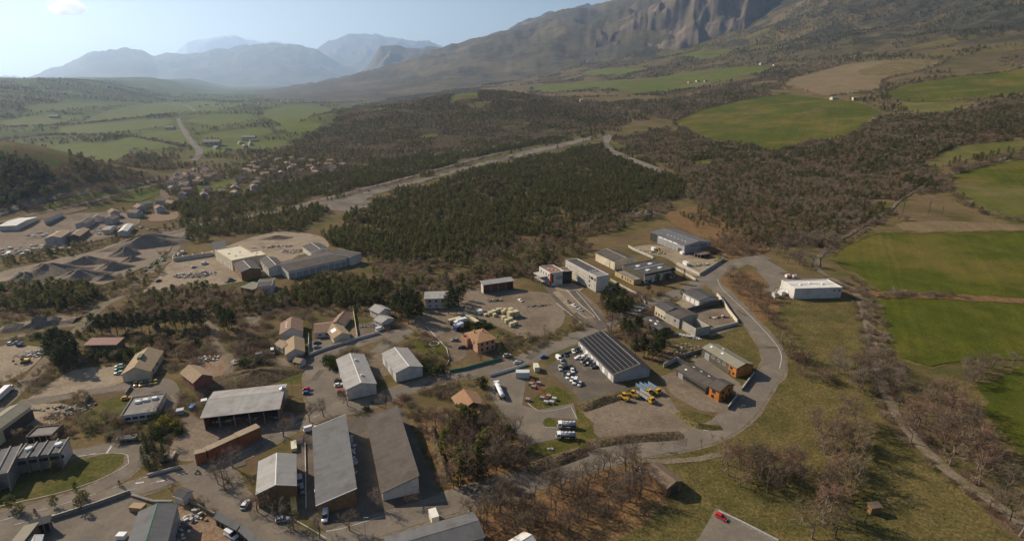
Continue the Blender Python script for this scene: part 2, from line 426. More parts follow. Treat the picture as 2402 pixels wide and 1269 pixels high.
# ------------------------------------------------------------------ ground sheet
def ground_material():
    m = bpy.data.materials.new('ground'); m.use_nodes = True
    nt = m.node_tree; N = nt.nodes; L = nt.links; b = N['Principled BSDF']
    b.inputs['Roughness'].default_value = .95; b.inputs['Specular IOR Level'].default_value = .02
    geo = N.new('ShaderNodeNewGeometry')
    def noise(scale, detail=6, rough=.62):
        n = N.new('ShaderNodeTexNoise'); n.inputs['Scale'].default_value = scale; n.inputs['Detail'].default_value = detail; n.inputs['Roughness'].default_value = rough
        L.new(geo.outputs['Position'], n.inputs['Vector']); return n.outputs[0]
    def ramp(src, *el):
        r = N.new('ShaderNodeValToRGB')
        while len(r.color_ramp.elements) < len(el): r.color_ramp.elements.new(.5)
        for e, (p, c) in zip(r.color_ramp.elements, el):
            e.position = p; e.color = (*c, 1) if len(c) == 3 else c
        L.new(src, r.inputs[0]); return r.outputs[0]
    def mix(f, a, c):
        x = N.new('ShaderNodeMix'); x.data_type = 'RGBA'
        L.new(f, x.inputs[0]); L.new(a, x.inputs[6]); L.new(c, x.inputs[7]); return x.outputs[2]
    dry = ramp(noise(.35, 9, .7), (.32, (.098, .072, .034)), (.5, (.15, .108, .051)), (.68, (.195, .146, .075)))
    green = ramp(noise(.5, 9, .7), (.3, (.058, .056, .018)), (.7, (.108, .096, .032)))
    brown = ramp(noise(.6, 8, .7), (.3, (.095, .065, .042)), (.7, (.17, .112, .064)))
    base = mix(ramp(noise(.022, 7), (.44, (0, 0, 0)), (.60, (1, 1, 1))), dry, green)
    base = mix(ramp(noise(.035, 6), (.50, (0, 0, 0)), (.62, (1, 1, 1))), base, brown)
    vm = N.new('ShaderNodeVectorMath'); vm.operation = 'DOT_PRODUCT'; vm.inputs[1].default_value = (.92, .39, 0); L.new(geo.outputs['Position'], vm.inputs[0])
    m_s = N.new('ShaderNodeMapRange'); m_s.inputs[1].default_value = 900; m_s.inputs[2].default_value = 350; L.new(vm.outputs['Value'], m_s.inputs[0])
    vy = N.new('ShaderNodeSeparateXYZ'); L.new(geo.outputs['Position'], vy.inputs[0])
    m_t = N.new('ShaderNodeMapRange'); m_t.inputs[1].default_value = 700; m_t.inputs[2].default_value = 1500; L.new(vy.outputs[1], m_t.inputs[0])
    mv = N.new('ShaderNodeMath'); mv.operation = 'MULTIPLY'; L.new(m_s.outputs[0], mv.inputs[0]); L.new(m_t.outputs[0], mv.inputs[1])
    valley = ramp(noise(.006, 7, .6), (.36, (.062, .056, .03)), (.48, (.075, .085, .022)), (.62, (.10, .118, .03)))
    base = mix(mv.outputs[0], base, valley)
    # rock where it is steep
    sx = N.new('ShaderNodeSeparateXYZ'); L.new(geo.outputs['True Normal'], sx.inputs[0])
    mz = N.new('ShaderNodeMath'); mz.operation = 'MULTIPLY_ADD'; mz.inputs[1].default_value = 1.0
    n5 = noise(.012, 6); nm = N.new('ShaderNodeMath'); nm.operation = 'MULTIPLY_ADD'; nm.inputs[1].default_value = .22; nm.inputs[2].default_value = -.11
    L.new(n5, nm.inputs[0]); L.new(sx.outputs[2], mz.inputs[0]); L.new(nm.outputs[0], mz.inputs[2])
    rockm = ramp(mz.outputs[0], (.70, (1, 1, 1)), (.82, (0, 0, 0)))
    rock = ramp(noise(.02, 9, .72), (.3, (.095, .07, .052)), (.7, (.19, .145, .108)))
    base = mix(rockm, base, rock)
    # woodland carpet on the high slopes, too far away to tell the trees apart
    px = N.new('ShaderNodeSeparateXYZ'); L.new(geo.outputs['Position'], px.inputs[0])
    hi = N.new('ShaderNodeMapRange'); hi.inputs[1].default_value = 120; hi.inputs[2].default_value = 330; L.new(px.outputs[2], hi.inputs[0])
    wd = ramp(noise(.0035, 8, .62), (.40, (0, 0, 0)), (.52, (1, 1, 1)))
    mm = N.new('ShaderNodeMath'); mm.operation = 'MULTIPLY'; L.new(hi.outputs[0], mm.inputs[0]); L.new(wd, mm.inputs[1])
    inv = N.new('ShaderNodeMath'); inv.operation = 'SUBTRACT'; inv.inputs[0].default_value = 1; L.new(rockm, inv.inputs[1])
    m2 = N.new('ShaderNodeMath'); m2.operation = 'MULTIPLY'; L.new(mm.outputs[0], m2.inputs[0]); L.new(inv.outputs[0], m2.inputs[1])
    wood = ramp(noise(.018, 10, .82), (.36, (.022, .028, .014)), (.5, (.05, .046, .028)), (.64, (.10, .08, .05)))
    base = mix(m2.outputs[0], base, wood)
    L.new(base, b.inputs['Base Color'])
    bp = N.new('ShaderNodeBump'); bp.inputs['Strength'].default_value = .6; bp.inputs['Distance'].default_value = .5
    L.new(noise(.9, 7, .7), bp.inputs['Height'])
    bp2 = N.new('ShaderNodeBump'); bp2.inputs['Strength'].default_value = .8; bp2.inputs['Distance'].default_value = 18
    L.new(noise(.015, 6, .6), bp2.inputs['Height']); mhi = bp2
    gate = N.new('ShaderNodeMath'); gate.operation = 'MULTIPLY'; gate.inputs[1].default_value = .8; L.new(hi.outputs[0], gate.inputs[0]); L.new(gate.outputs[0], bp2.inputs['Strength'])
    L.new(bp2.outputs[0], bp.inputs['Normal']); L.new(bp.outputs[0], b.inputs['Normal'])
    return m
M['ground'] = ground_material()

def build_ground():
    az = np.concatenate([np.linspace(-46, 46, 640), np.linspace(46, 314, 61)[1:-1]])
    rr = np.concatenate([np.linspace(4, 50, 5), np.geomspace(60, 34000, 620)])
    A = np.radians(az)
    X = np.outer(rr, np.sin(A)); Y = np.outer(rr, np.cos(A)); Z = zter(X, Y)
    nr, na = X.shape
    v = np.stack([X.ravel(), Y.ravel(), Z.ravel()], 1)
    i = np.arange(nr - 1)[:, None] * na; j = np.arange(na)[None, :]; j2 = (j + 1) % na
    f = np.stack([(i + j).ravel(), (i + j2).ravel(), (i + na + j2).ravel(), (i + na + j).ravel()], 1)[:, ::-1]
    me = bpy.data.meshes.new('ground')
    me.vertices.add(len(v) + 1); me.vertices.foreach_set('co', np.vstack([v, [[0, 0, 0]]]).ravel())
    nf = len(f); fan = np.array([[len(v), k, (k + 1) % na] for k in range(na)])[:, ::-1]
    me.loops.add(nf * 4 + na * 3)
    me.loops.foreach_set('vertex_index', np.concatenate([f.ravel(), fan.ravel()]).astype(np.int32))
    me.polygons.add(nf + na)
    me.polygons.foreach_set('loop_start', np.concatenate([np.arange(nf) * 4, nf * 4 + np.arange(na) * 3]).astype(np.int32))
    me.polygons.foreach_set('use_smooth', [True] * (nf + na))
    me.update(calc_edges=True); me.validate()
    me.materials.append(M['ground'])
    return tag(link_mesh('ground', me), kind='structure')
build_ground()

# ------------------------------------------------------------------ sheets lying on the ground
EXCL = []          # outlines (numpy) where nothing grows

def pip(poly, X, Y):
    inside = np.zeros(X.shape, bool)
    n = len(poly)
    for k in range(n):
        x0, y0 = poly[k]; x1, y1 = poly[(k + 1) % n]
        if y0 == y1: continue
        c = ((y0 > Y) != (y1 > Y)) & (X < (x1 - x0) * (Y - y0) / (y1 - y0) + x0)
        inside ^= c
    return inside

def spline(pts, step, closed=False):
    p = [Vector((q[0], q[1])) for q in pts]; n = len(p); out = []
    for k in range(n if closed else n - 1):
        a = p[(k - 1) % n] if (closed or k > 0) else p[k]
        b = p[k]; c = p[(k + 1) % n]
        d = p[(k + 2) % n] if (closed or k < n - 2) else c
        m = max(1, int((c - b).length / step))
        for i in range(m):
            t = i / m
            out.append(.5 * ((2 * b) + (c - a) * t + (2 * a - 5 * b + 4 * c - d) * t * t + (3 * b - a - 3 * c + d) * t ** 3))
    if not closed: out.append(p[-1])
    return out

LEVEL = {'litter': .01, 'field': .03, 'lot': .07, 'road': .11, 'over': .15, 'mark': .19}
_LC = {k: 0 for k in LEVEL}
def lev(kind):
    _LC[kind] += 1
    return LEVEL[kind] + _LC[kind] * .0005

def sheet(name, poly, material, level, hill=False, grid=None):
    n = len(poly)
    co = [Vector((p[0], p[1])) for p in poly]
    if hill:
        xs = [p[0] for p in poly]; ys = [p[1] for p in poly]
        g = grid or max(8.0, max(max(xs) - min(xs), max(ys) - min(ys)) / 26)
        gx, gy = np.meshgrid(np.arange(min(xs), max(xs), g), np.arange(min(ys), max(ys), g))
        ok = pip([(p[0], p[1]) for p in poly], gx.ravel(), gy.ravel())
        co += [Vector((x, y)) for x, y in zip(gx.ravel()[ok], gy.ravel()[ok])]
    r = delaunay_2d_cdt(co, [], [list(range(n))], 1, 1e-4)
    vx = np.array([(v.x, v.y) for v in r[0]])
    z = zter(vx[:, 0], vx[:, 1]) + level
    me = bpy.data.meshes.new(name)
    me.from_pydata([(a, b, c) for (a, b), c in zip(vx, z)], [], [tuple(f) for f in r[2]])
    me.materials.append(material); me.update()
    if len(me.polygons) and me.polygons[0].normal.z < 0: me.flip_normals()
    if hill: me.polygons.foreach_set('use_smooth', [True] * len(me.polygons))
    return tag(link_mesh(name, me), kind='structure')

def patch(name, px, material, kind='lot', smooth=0.0, jit=0.0, excl=True, world=None):
    pts = world or [G(*q) for q in px]
    far = any((0.92 * p.x + 0.39 * p.y) / SC > 285 or math.hypot(p.x, p.y) > 590 * SC or (p.x < -230 * SC and p.y > 330 * SC) for p in pts) if not world else False
    w = [(p.x, p.y) for p in pts]
    if smooth:
        w = [(q.x, q.y) for q in spline(w, smooth, True)]
    if jit:
        w = [(x + jit * (rnd.random() - .5) * 2, y + jit * (rnd.random() - .5) * 2) for x, y in w]
    if excl: EXCL.append(w)
    return sheet(name, w, material, lev(kind) + (0.3 if far else 0), far)

def strip(name, px, width, material, kind='road', step=6.0, world=None, excl=True, rag=0.0):
    pts = world or [G(*q) for q in px]
    q = spline([(p.x, p.y) for p in pts], step)
    L_, R_ = [], []
    wf = width if callable(width) else (lambda t: width)
    for k, p in enumerate(q):
        d = (q[min(k + 1, len(q) - 1)] - q[max(k - 1, 0)]).normalized()
        nrm = Vector((-d.y, d.x)); hw = wf(k / max(1, len(q) - 1)) / 2
        L_.append(p + nrm * (hw + rag * (rnd.random() - .5))); R_.append(p - nrm * (hw + rag * (rnd.random() - .5)))
    poly = [(v.x, v.y) for v in L_] + [(v.x, v.y) for v in reversed(R_)]
    if excl: EXCL.append(poly)
    v = np.array([(a.x, a.y) for a in L_] + [(a.x, a.y) for a in R_]); n = len(q)
    far = any((0.92 * p.x + 0.39 * p.y) / SC > 285 or p.length > 590 * SC or (p.x < -230 * SC and p.y > 330 * SC) for p in q)
    z = zter(v[:, 0], v[:, 1]) + lev(kind) + (0.5 if far else 0)
    me = bpy.data.meshes.new(name)
    me.from_pydata([(a, b, c) for (a, b), c in zip(v, z)], [], [(k, n + k, n + k + 1, k + 1) for k in range(n - 1)])
    me.materials.append(material); me.update()
    if me.polygons[0].normal.z < 0: me.flip_normals()
    return tag(link_mesh(name, me), kind='structure')

# --- meadows, fields
patch('meadow', [(1560, 1080), (1700, 1010), (1790, 940), (1835, 860), (1830, 800), (1760, 730), (1850, 705), (2000, 705), (2030, 790), (2060, 880), (2060, 960), (2140, 1050), (2240, 1140), (2402, 1290), (2402, 1400), (1240, 1400), (1300, 1269), (1420, 1180)], M['meadow'], 'litter', 5, 1.5, excl=False)
patch('green_field', [(1580, 285), (1660, 255), (1770, 230), (1850, 222), (2000, 240), (2060, 262), (2065, 275), (2000, 310), (1990, 322), (1900, 332), (1810, 358), (1770, 345), (1650, 325), (1590, 300)], M['field'], 'field', 30, 3)
patch('green_field', [(2080, 215), (2150, 196), (2300, 172), (2440, 158), (2440, 205), (2250, 236), (2110, 236)], M['field'], 'field', 30, 3)
patch('ploughed_field', [(1840, 200), (1880, 180), (2000, 150), (2130, 140), (2200, 150), (2080, 185), (2060, 210), (1950, 224), (1880, 212)], M['field_tan'], 'field', 40, 4)
patch('green_field', [(1345, 196), (1500, 186), (1640, 168), (1780, 157), (1800, 165), (1720, 186), (1630, 204), (1540, 218), (1440, 212)], M['valley_field'], 'field', 50, 4)
patch('green_field', [(2235, 410), (2330, 384), (2440, 365), (2440, 442), (2330, 432), (2240, 425)], M['field'], 'field', 20, 2)
patch('pale_field', [(2245, 430), (2330, 434), (2440, 446), (2440, 522), (2330, 505), (2270, 482)], M['field_pale'], 'field', 20, 2)
patch('green_field', [(1945, 602), (1975, 578), (2050, 548), (2110, 546), (2440, 541), (2440, 694), (2200, 690), (2062, 684), (2000, 642)], M['field'], 'field', 12, 1.5)
patch('ploughed_field', [(2105, 527), (2180, 519), (2440, 531), (2440, 541), (2180, 545), (2120, 541)], M['field_tan'], 'field', 12, 1)
patch('green_field', [(2060, 705), (2200, 700), (2440, 718), (2440, 834), (2290, 840), (2180, 858), (2112, 838), (2075, 762)], M['field'], 'field', 10, 1)
patch('green_field', [(2290, 893), (2330, 872), (2440, 850), (2440, 1100), (2350, 1040), (2310, 990)], M['field'], 'field', 10, 1)
patch('pale_field', [(2220, 352), (2300, 338), (2400, 330), (2440, 326), (2440, 345), (2300, 368), (2180, 398)], M['field_pale'], 'field', 20, 2)
patch('pale_field', [(2110, 240), (2260, 240), (2300, 222), (2240, 262), (2160, 268)], M['field_pale'], 'field', 20, 2)
for q in ([(0, 358), (120, 343), (290, 340), (285, 378), (130, 400), (0, 372)], [(240, 338), (430, 303), (440, 333), (380, 350)], [(462, 348), (520, 336), (660, 330), (650, 345), (480, 364)],
          [(622, 262), (700, 247), (775, 256), (700, 288), (640, 284)], [(300, 250), (420, 240), (430, 260), (330, 275), (200, 285)], [(0, 286), (120, 270), (200, 278), (60, 300)],
          [(455, 440), (560, 420), (568, 430), (475, 456)], [(245, 468), (330, 440), (395, 424), (402, 440), (330, 476)], [(90, 482), (200, 456), (380, 428), (388, 434), (230, 470), (130, 488)],
          [(1060, 226), (1125, 213), (1120, 232), (1070, 238)], [(470, 318), (600, 300), (640, 312), (560, 326)], [(440, 282), (520, 270), (600, 278), (520, 296)], [(150, 300), (300, 284), (400, 280), (380, 296), (200, 318)],
          [(320, 255), (470, 240), (560, 246), (480, 262)], [(60, 250), (200, 240), (280, 246), (120, 262)], [(640, 300), (720, 286), (760, 296), (700, 312)], [(800, 205), (900, 200), (960, 206), (860, 214)],
          [(1360, 172), (1450, 160), (1520, 162), (1430, 178)], [(1560, 135), (1650, 118), (1720, 122), (1640, 140)], [(1250, 205), (1330, 196), (1400, 205), (1300, 218)], [(1620, 380), (1670, 374), (1665, 388), (1630, 392)]):
    patch('valley_field', q, M['valley_field'], 'field', 40, 3)
for q in ([(2010, 168), (2160, 128), (2330, 104), (2420, 96), (2420, 112), (2260, 130), (2100, 176)], [(1700, 95), (1780, 72), (1830, 70), (1760, 96)], [(1540, 128), (1620, 108), (1680, 104), (1600, 128)],
          [(2080, 118), (2200, 96), (2300, 84), (2200, 110)], [(1690, 118), (1800, 100), (1860, 104), (1760, 126)], [(1480, 240), (1560, 232), (1590, 240), (1500, 250)], [(2300, 262), (2402, 240), (2430, 250), (2330, 275)]):
    patch('pasture', q, M['meadow'], 'field', 30, 4, excl=False)

strip('hedge_bank', [(2045, 690), (2120, 694), (2200, 697), (2300, 702), (2440, 710)], 11, M['litter'], 'lot', rag=3, excl=False)
for px_ in ([(1945, 602), (2000, 642), (2062, 684)], [(1945, 602), (1975, 578), (2050, 548), (2110, 546), (2440, 541)], [(2060, 705), (2075, 762), (2112, 838), (2180, 858), (2290, 842), (2440, 836)], [(2290, 893), (2310, 990), (2350, 1040), (2440, 1105)], [(2290, 893), (2330, 872), (2440, 852)]):
    strip('field_margin', px_, 5.0, M['meadow'], 'lot', rag=4.5, excl=False)
# --- woodland floor
patch('leaf_litter', [(1090, 1185), (1300, 1115), (1500, 1062), (1545, 1130), (1560, 1180), (1480, 1250), (1300, 1330), (1130, 1300)], M['litter'], 'litter', 6, 1.2, excl=False)
patch('leaf_litter', [(985, 985), (1060, 975), (1140, 975), (1190, 1000), (1245, 1060), (1235, 1098), (1060, 1165), (1030, 1120)], M['litter'], 'litter', 6, 1.2, excl=False)
patch('leaf_litter', [(1690, 640), (1770, 640), (1830, 700), (1790, 760), (1740, 720), (1700, 690)], M['litter'], 'litter', 6, 1.2, excl=False)
patch('leaf_litter', [(1560, 505), (1650, 490), (1780, 560), (1800, 590), (1700, 605), (1640, 560)], M['litter'], 'litter', 10, 1.5, excl=False)
patch('grass_verge', [(0, 1140), (90, 1095), (170, 1075), (265, 1062), (298, 1068), (300, 1085), (250, 1115), (160, 1148), (60, 1172), (0, 1185)], M['lawn'], 'field', 5, .5)
patch('lawn', [(1350, 985), (1335, 1000), (1345, 1020), (1300, 1032), (1230, 1050), (1232, 1068), (1330, 1060), (1398, 1030), (1380, 985), (1350, 955), (1335, 950)], M['lawn'], 'field', 4, .5)
patch('lawn', [(1275, 985), (1295, 980), (1310, 1000), (1278, 1000)], M['lawn'], 'over', 2, .1)
patch('lawn', [(1245, 940), (1300, 905), (1345, 940), (1300, 958), (1255, 955)], M['lawn'], 'field', 4, .4)
patch('lawn', [(620, 800), (655, 775), (720, 800), (725, 830), (690, 830), (640, 800)], M['lawn'], 'field', 4, .4, excl=False)
patch('lawn', [(640, 862), (700, 860), (725, 875), (720, 895), (660, 900)], M['lawn'], 'field', 4, .4, excl=False)
patch('lawn', [(195, 960), (290, 930), (300, 985), (430, 1000), (400, 1020), (330, 1040), (180, 1010)], M['lawn'], 'field', 5, .8, excl=False)
patch('lawn', [(960, 800), (1010, 790), (1045, 810), (1055, 840), (1030, 855), (990, 835)], M['lawn'], 'field', 4, .5, excl=False)
patch('rough_grass', [(1160, 790), (1240, 785), (1330, 760), (1350, 785), (1290, 810), (1220, 835), (1175, 835)], M['meadow'], 'field', 5, .8, excl=False)
patch('rough_grass', [(1690, 800), (1740, 770), (1780, 800), (1800, 850), (1780, 890), (1755, 870)], M['meadow'], 'field', 5, .6, excl=False)
patch('rough_grass', [(1585, 965), (1610, 960), (1700, 985), (1690, 1005), (1650, 1008)], M['meadow'], 'field', 4, .4, excl=False)

# --- gravel and asphalt yards
patch('river_bed', [(690, 490), (770, 472), (850, 454), (1000, 417), (1150, 377), (1250, 350), (1392, 319), (1400, 323), (1260, 359), (1120, 392), (1000, 426), (880, 459), (850, 480), (800, 486), (770, 480)], M['river'], 'lot', 8, 4.5)
strip('river_channel', [(705, 490), (600, 506), (500, 523), (432, 538), (350, 558)], 12, M['river'], 'lot', rag=4)
patch('stream_bed', [(1418, 318), (1436, 320), (1432, 345), (1480, 370), (1545, 395), (1558, 410), (1548, 412), (1470, 380), (1418, 350)], M['river'], 'lot', 10, 1.5)
patch('quarry_floor', [(0, 642), (120, 612), (250, 582), (330, 556), (425, 540), (436, 552), (395, 590), (330, 632), (240, 668), (120, 676), (0, 682)], M['quarry'], 'lot', 8, 2)
patch('works_yard', [(330, 690), (372, 650), (410, 610), (500, 588), (640, 545), (745, 552), (770, 580), (700, 600), (640, 640), (565, 660), (480, 676), (390, 684)], M['pale_gravel'], 'lot', 8, 1)
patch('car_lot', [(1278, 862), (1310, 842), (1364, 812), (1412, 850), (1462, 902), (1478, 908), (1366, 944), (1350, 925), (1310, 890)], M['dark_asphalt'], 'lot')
patch('truck_yard', [(1372, 955), (1475, 916), (1545, 905), (1590, 960), (1655, 1012), (1625, 1022), (1420, 1036), (1392, 992)], M['gravel'], 'lot', 5, .5)
patch('station_yard', [(1150, 880), (1238, 868), (1225, 950), (1262, 962), (1345, 945), (1356, 985), (1290, 980), (1278, 990), (1292, 1003), (1340, 1002), (1338, 1024), (1300, 1030), (1232, 1046), (1190, 985), (1150, 930)], M['asphalt'], 'lot')
patch('gravel_yard', [(1545, 885), (1590, 868), (1665, 918), (1695, 940), (1728, 962), (1738, 975), (1640, 962), (1580, 928)], M['gravel'], 'lot')
patch('driveway', [(1622, 842), (1650, 838), (1735, 898), (1748, 922), (1736, 934), (1705, 915), (1640, 870)], M['asphalt'], 'lot')
patch('storage_yard', [(1060, 700), (1100, 678), (1130, 672), (1210, 682), (1292, 690), (1325, 740), (1305, 775), (1235, 792), (1165, 765), (1080, 745), (1045, 735)], M['gravel'], 'lot', 5, .6)
patch('villa_yard', [(975, 770), (1062, 762), (1088, 788), (1095, 832), (1062, 850), (1053, 822), (1022, 792)], M['gravel'], 'lot', 4, .3)
patch('front_yard', [(1000, 728), (1060, 728), (1085, 745), (1070, 762), (970, 772), (955, 765)], M['gravel'], 'lot', 4, .3)
patch('office_yard', [(1286, 668), (1352, 676), (1400, 715), (1422, 742), (1416, 768), (1372, 762), (1310, 712)], M['gravel'], 'lot')
patch('office_court', [(1290, 668), (1330, 660), (1370, 676), (1352, 690), (1300, 680)], M['pale_gravel'], 'over')
patch('grass_bank', [(1400, 655), (1470, 690), (1500, 700), (1460, 705), (1420, 690)], M['meadow'], 'field', excl=False)
patch('depot_yard', [(1480, 585), (1540, 575), (1640, 606), (1700, 608), (1645, 648), (1600, 632), (1560, 605)], M['pale_gravel'], 'lot', 4, .4)
patch('mason_yard', [(1590, 735), (1655, 725), (1700, 722), (1738, 766), (1668, 790), (1625, 765)], M['gravel'], 'lot')
patch('garage_court', [(1585, 710), (1610, 695), (1650, 722), (1620, 735)], M['pale_gravel'], 'lot')
patch('hall_yard', [(1775, 632), (1825, 640), (1848, 655), (1842, 692), (1790, 690), (1800, 665)], M['asphalt'], 'lot', 4, .3)
patch('parking_bay', [(1735, 612), (1800, 610), (1850, 640), (1800, 640)], M['asphalt'], 'lot')
patch('barn_yard', [(60, 942), (110, 905), (175, 868), (290, 862), (300, 892), (225, 912), (150, 928), (90, 945)], M['pale_gravel'], 'lot', 5, .6)
patch('barn_yard', [(0, 960), (60, 945), (110, 948), (150, 945), (170, 955), (140, 990), (70, 1000), (0, 1010)], M['pale_gravel'], 'lot', 5, .6)
patch('scrap_yard', [(-20, 820), (20, 808), (100, 815), (95, 840), (60, 870), (0, 900), (-20, 900)], M['pale_gravel'], 'lot', 5, .6)
patch('timber_yard', [(425, 955), (478, 985), (660, 962), (690, 985), (600, 1022), (462, 1082), (395, 1065), (420, 1010)], M['gravel'], 'lot', 4, .4)
patch('paved_yard', [(735, 848), (800, 848), (825, 935), (770, 962), (738, 905)], M['asphalt'], 'lot')
patch('gravel_court', [(850, 842), (890, 828), (930, 875), (890, 885), (878, 880)], M['gravel'], 'lot')
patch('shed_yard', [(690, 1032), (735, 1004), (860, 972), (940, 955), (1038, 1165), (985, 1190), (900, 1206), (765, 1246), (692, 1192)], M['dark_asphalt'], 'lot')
patch('paved_yard', [(-30, 1262), (95, 1238), (305, 1162), (345, 1180), (330, 1200), (300, 1269), (280, 1340), (-30, 1340)], M['asphalt'], 'lot')
patch('dirt_yard', [(415, 1190), (470, 1200), (520, 1232), (570, 1300), (400, 1340)], M['red_dirt'], 'lot', 4, .3)
patch('paved_yard', [(300, 908), (395, 888), (425, 928), (408, 962), (385, 965), (385, 925), (310, 935)], M['asphalt'], 'lot', 3, .1)
patch('house_drive', [(722, 802), (772, 790), (790, 800), (760, 822), (726, 832)], M['asphalt'], 'lot')
patch('house_plot', [(800, 780), (880, 752), (905, 765), (890, 790), (806, 806)], M['gravel'], 'lot')
patch('dirt_yard', [(470, 850), (530, 835), (548, 862), (515, 900), (490, 905), (480, 880)], M['red_dirt'], 'lot', 4, .4)
patch('drive', [(630, 842), (665, 838), (690, 862), (730, 858), (730, 872), (680, 872), (650, 855)], M['gravel'], 'lot', 4, .2)
patch('hut_yard', [(1680, 1190), (1810, 1258), (1850, 1300), (1560, 1330), (1640, 1260)], M['asphalt'], 'lot')
patch('back_lot', [(568, 743), (600, 738), (612, 750), (606, 765), (588, 768)], M['track'], 'lot', 4, .4)
patch('dirt_lot', [(350, 505), (412, 495), (412, 515), (355, 520)], M['red_dirt'], 'lot', 6, .6)
patch('trade_lot', [(0, 545), (60, 525), (150, 505), (215, 500), (290, 500), (330, 520), (250, 560), (150, 575), (60, 590), (0, 600)], M['gravel'], 'lot', 8, 1)
patch('bare_ground', [(20, 530), (90, 500), (180, 484), (215, 488), (130, 508), (60, 520)], M['field_tan'], 'field', 8, 1)
patch('clearing', [(770, 475), (860, 470), (870, 490), (830, 498), (770, 490)], M['river'], 'over', 8, 1)

# --- roads
def road(name, px, w, m='asphalt', **k):
    if m in ('asphalt',): strip('road_shoulder', px, (lambda t: (w(t) if callable(w) else w) + 2.6), M['track'], 'field', rag=1.3, excl=False)
    return strip(name, px, w, M[m], **k)
MAIN = [(-40, 1252), (0, 1240), (170, 1195), (305, 1150), (450, 1104), (550, 1068), (625, 1034), (687, 1000), (762, 968), (850, 950), (935, 920), (1031, 889), (1132, 868), (1220, 846), (1283, 821), (1334, 801), (1376, 780), (1417, 767)]
road('road', MAIN, 9.0)
road('road', [(1417, 767), (1450, 750), (1500, 722), (1550, 705), (1610, 680), (1655, 655)], 9.0)
LOOP = [(1795, 601), (1743, 612), (1694, 632), (1668, 655), (1689, 680), (1722, 713), (1750, 744), (1795, 796), (1816, 834), (1812, 868), (1784, 905), (1750, 955), (1700, 1000), (1620, 1032), (1540, 1045), (1460, 1062), (1380, 1085), (1290, 1110), (1200, 1140), (1100, 1166), (1000, 1196), (900, 1226), (800, 1262), (740, 1290)]
road('road', LOOP, lambda t: 10.5 if t > .12 else 12.0)
road('road', [(465, 1085), (500, 1122), (537, 1172), (587, 1212), (637, 1246), (700, 1280), (730, 1310)], lambda t: 18 - 9 * min(1, t * 2))
patch('junction', [(455, 1092), (520, 1068), (545, 1100), (535, 1160), (470, 1150), (430, 1130), (440, 1108)], M['asphalt'], 'over', 4)
road('lane', [(-40, 1226), (0, 1212), (100, 1188), (200, 1160), (285, 1115), (322, 1082), (318, 1056), (290, 1048), (253, 1051), (183, 1064), (140, 1075)], 6.0)
road('street', [(742, 838), (780, 822), (835, 806), (900, 787), (962, 773)], 9.0)
road('street', [(742, 836), (744, 870), (747, 900), (752, 935), (768, 968)], 11.0)
road('street', [(960, 774), (930, 795), (900, 812), (878, 828)], 6.0)
road('lane', [(40, 948), (165, 928), (222, 917), (312, 905)], 6.0)
road('farm_track', [(-30, 985), (0, 955), (70, 890), (105, 850), (165, 790), (195, 763), (240, 718), (290, 692), (330, 658), (368, 628), (405, 602)], 6.5, 'track', rag=.8)
road('farm_track', [(470, 747), (505, 777), (500, 802), (537, 840), (545, 862), (512, 897)], 5.0, 'track', rag=.8)
road('farm_track', [(-20, 800), (60, 785), (150, 765), (195, 762)], 5.0, 'track', rag=.8)
road('farm_track', [(395, 615), (415, 575), (420, 555), (470, 540), (560, 525), (700, 490)], 6.0, 'track', rag=.8)
road('farm_track', [(1500, 1080), (1560, 1082), (1640, 1076), (1690, 1066)], 3.0, 'track', rag=.6, excl=False)
road('lane', [(1940, 650), (1990, 672), (2020, 710), (2035, 760), (2055, 840), (2080, 930), (2130, 1010), (2230, 1110), (2320, 1170), (2402, 1235), (2460, 1290)], 4.6, 'track', rag=.7)
road('lane', [(1940, 650), (1915, 625), (1930, 592), (1990, 552), (2050, 515), (2088, 493)], 4.2, 'track', rag=.7)
road('lane', [(2088, 493), (2120, 465), (2200, 420), (2300, 392), (2420, 368)], 3.6, 'track', rag=.7)
road('lane', [(2240, 340), (2330, 332), (2420, 326)], 4.0, 'track')
road('country_road', [(400, 478), (385, 455), (398, 430), (418, 412)], 9, 'track')
road('country_road', [(455, 378), (468, 355), (448, 332), (427, 300), (418, 278)], 13, 'river')
road('country_road', [(430, 245), (445, 252), (458, 262)], 16, 'river')
road('highway', [(-30, 512), (60, 482), (130, 464), (200, 452), (300, 436), (400, 418)], 11, 'river')
road('highway', [(-30, 530), (60, 508), (160, 486), (250, 465), (390, 430)], 6, 'track')
# office drives
road('drive', [(1284, 668), (1310, 700), (1345, 735), (1372, 755), (1415, 772)], 6.5, 'dark_asphalt', kind='over')
road('drive', [(1345, 682), (1375, 715), (1400, 742), (1414, 765)], 6.0, 'dark_asphalt', kind='over')
patch('parking_strip', [(1296, 686), (1310, 682), (1358, 732), (1345, 735)], M['pale_gravel'], 'over')
# painted lines
def dashes(name, px, w=.18, on=3.0, off=4.5, lift='mark'):
    pts = [G(*q) for q in px]
    q = spline([(p.x, p.y) for p in pts], 1.5)
    mb = MB(); acc = 0; k = 0
    while k < len(q) - 1:
        ph = acc % (on + off)
        d = q[k + 1] - q[k]
        if ph < on and d.length > 1e-4:
            n = Vector((-d.y, d.x)).normalized() * w / 2
            mb.face([(a.x, a.y, LEVEL[lift]) for a in (q[k] + n, q[k] - n, q[k + 1] - n, q[k + 1] + n)])
        acc += d.length; k += 1
    o = mb.build(name, M['paint']); return tag(o, kind='structure')
dashes('centre_line', MAIN[:9], .22)
dashes('lane_edge_line', [(0, 1222), (170, 1176), (300, 1133), (430, 1090)], .2)
dashes('road_edge_line', [(1683, 655), (1694, 678), (1740, 722), (1768, 750), (1812, 798), (1832, 832), (1828, 866)], .3, 100, 0)
dashes('lane_line', [(185, 1072), (250, 1058)], .25, 4, 5)
dashes('stop_line', [(250, 1064), (262, 1046)], .7, 20, 0)
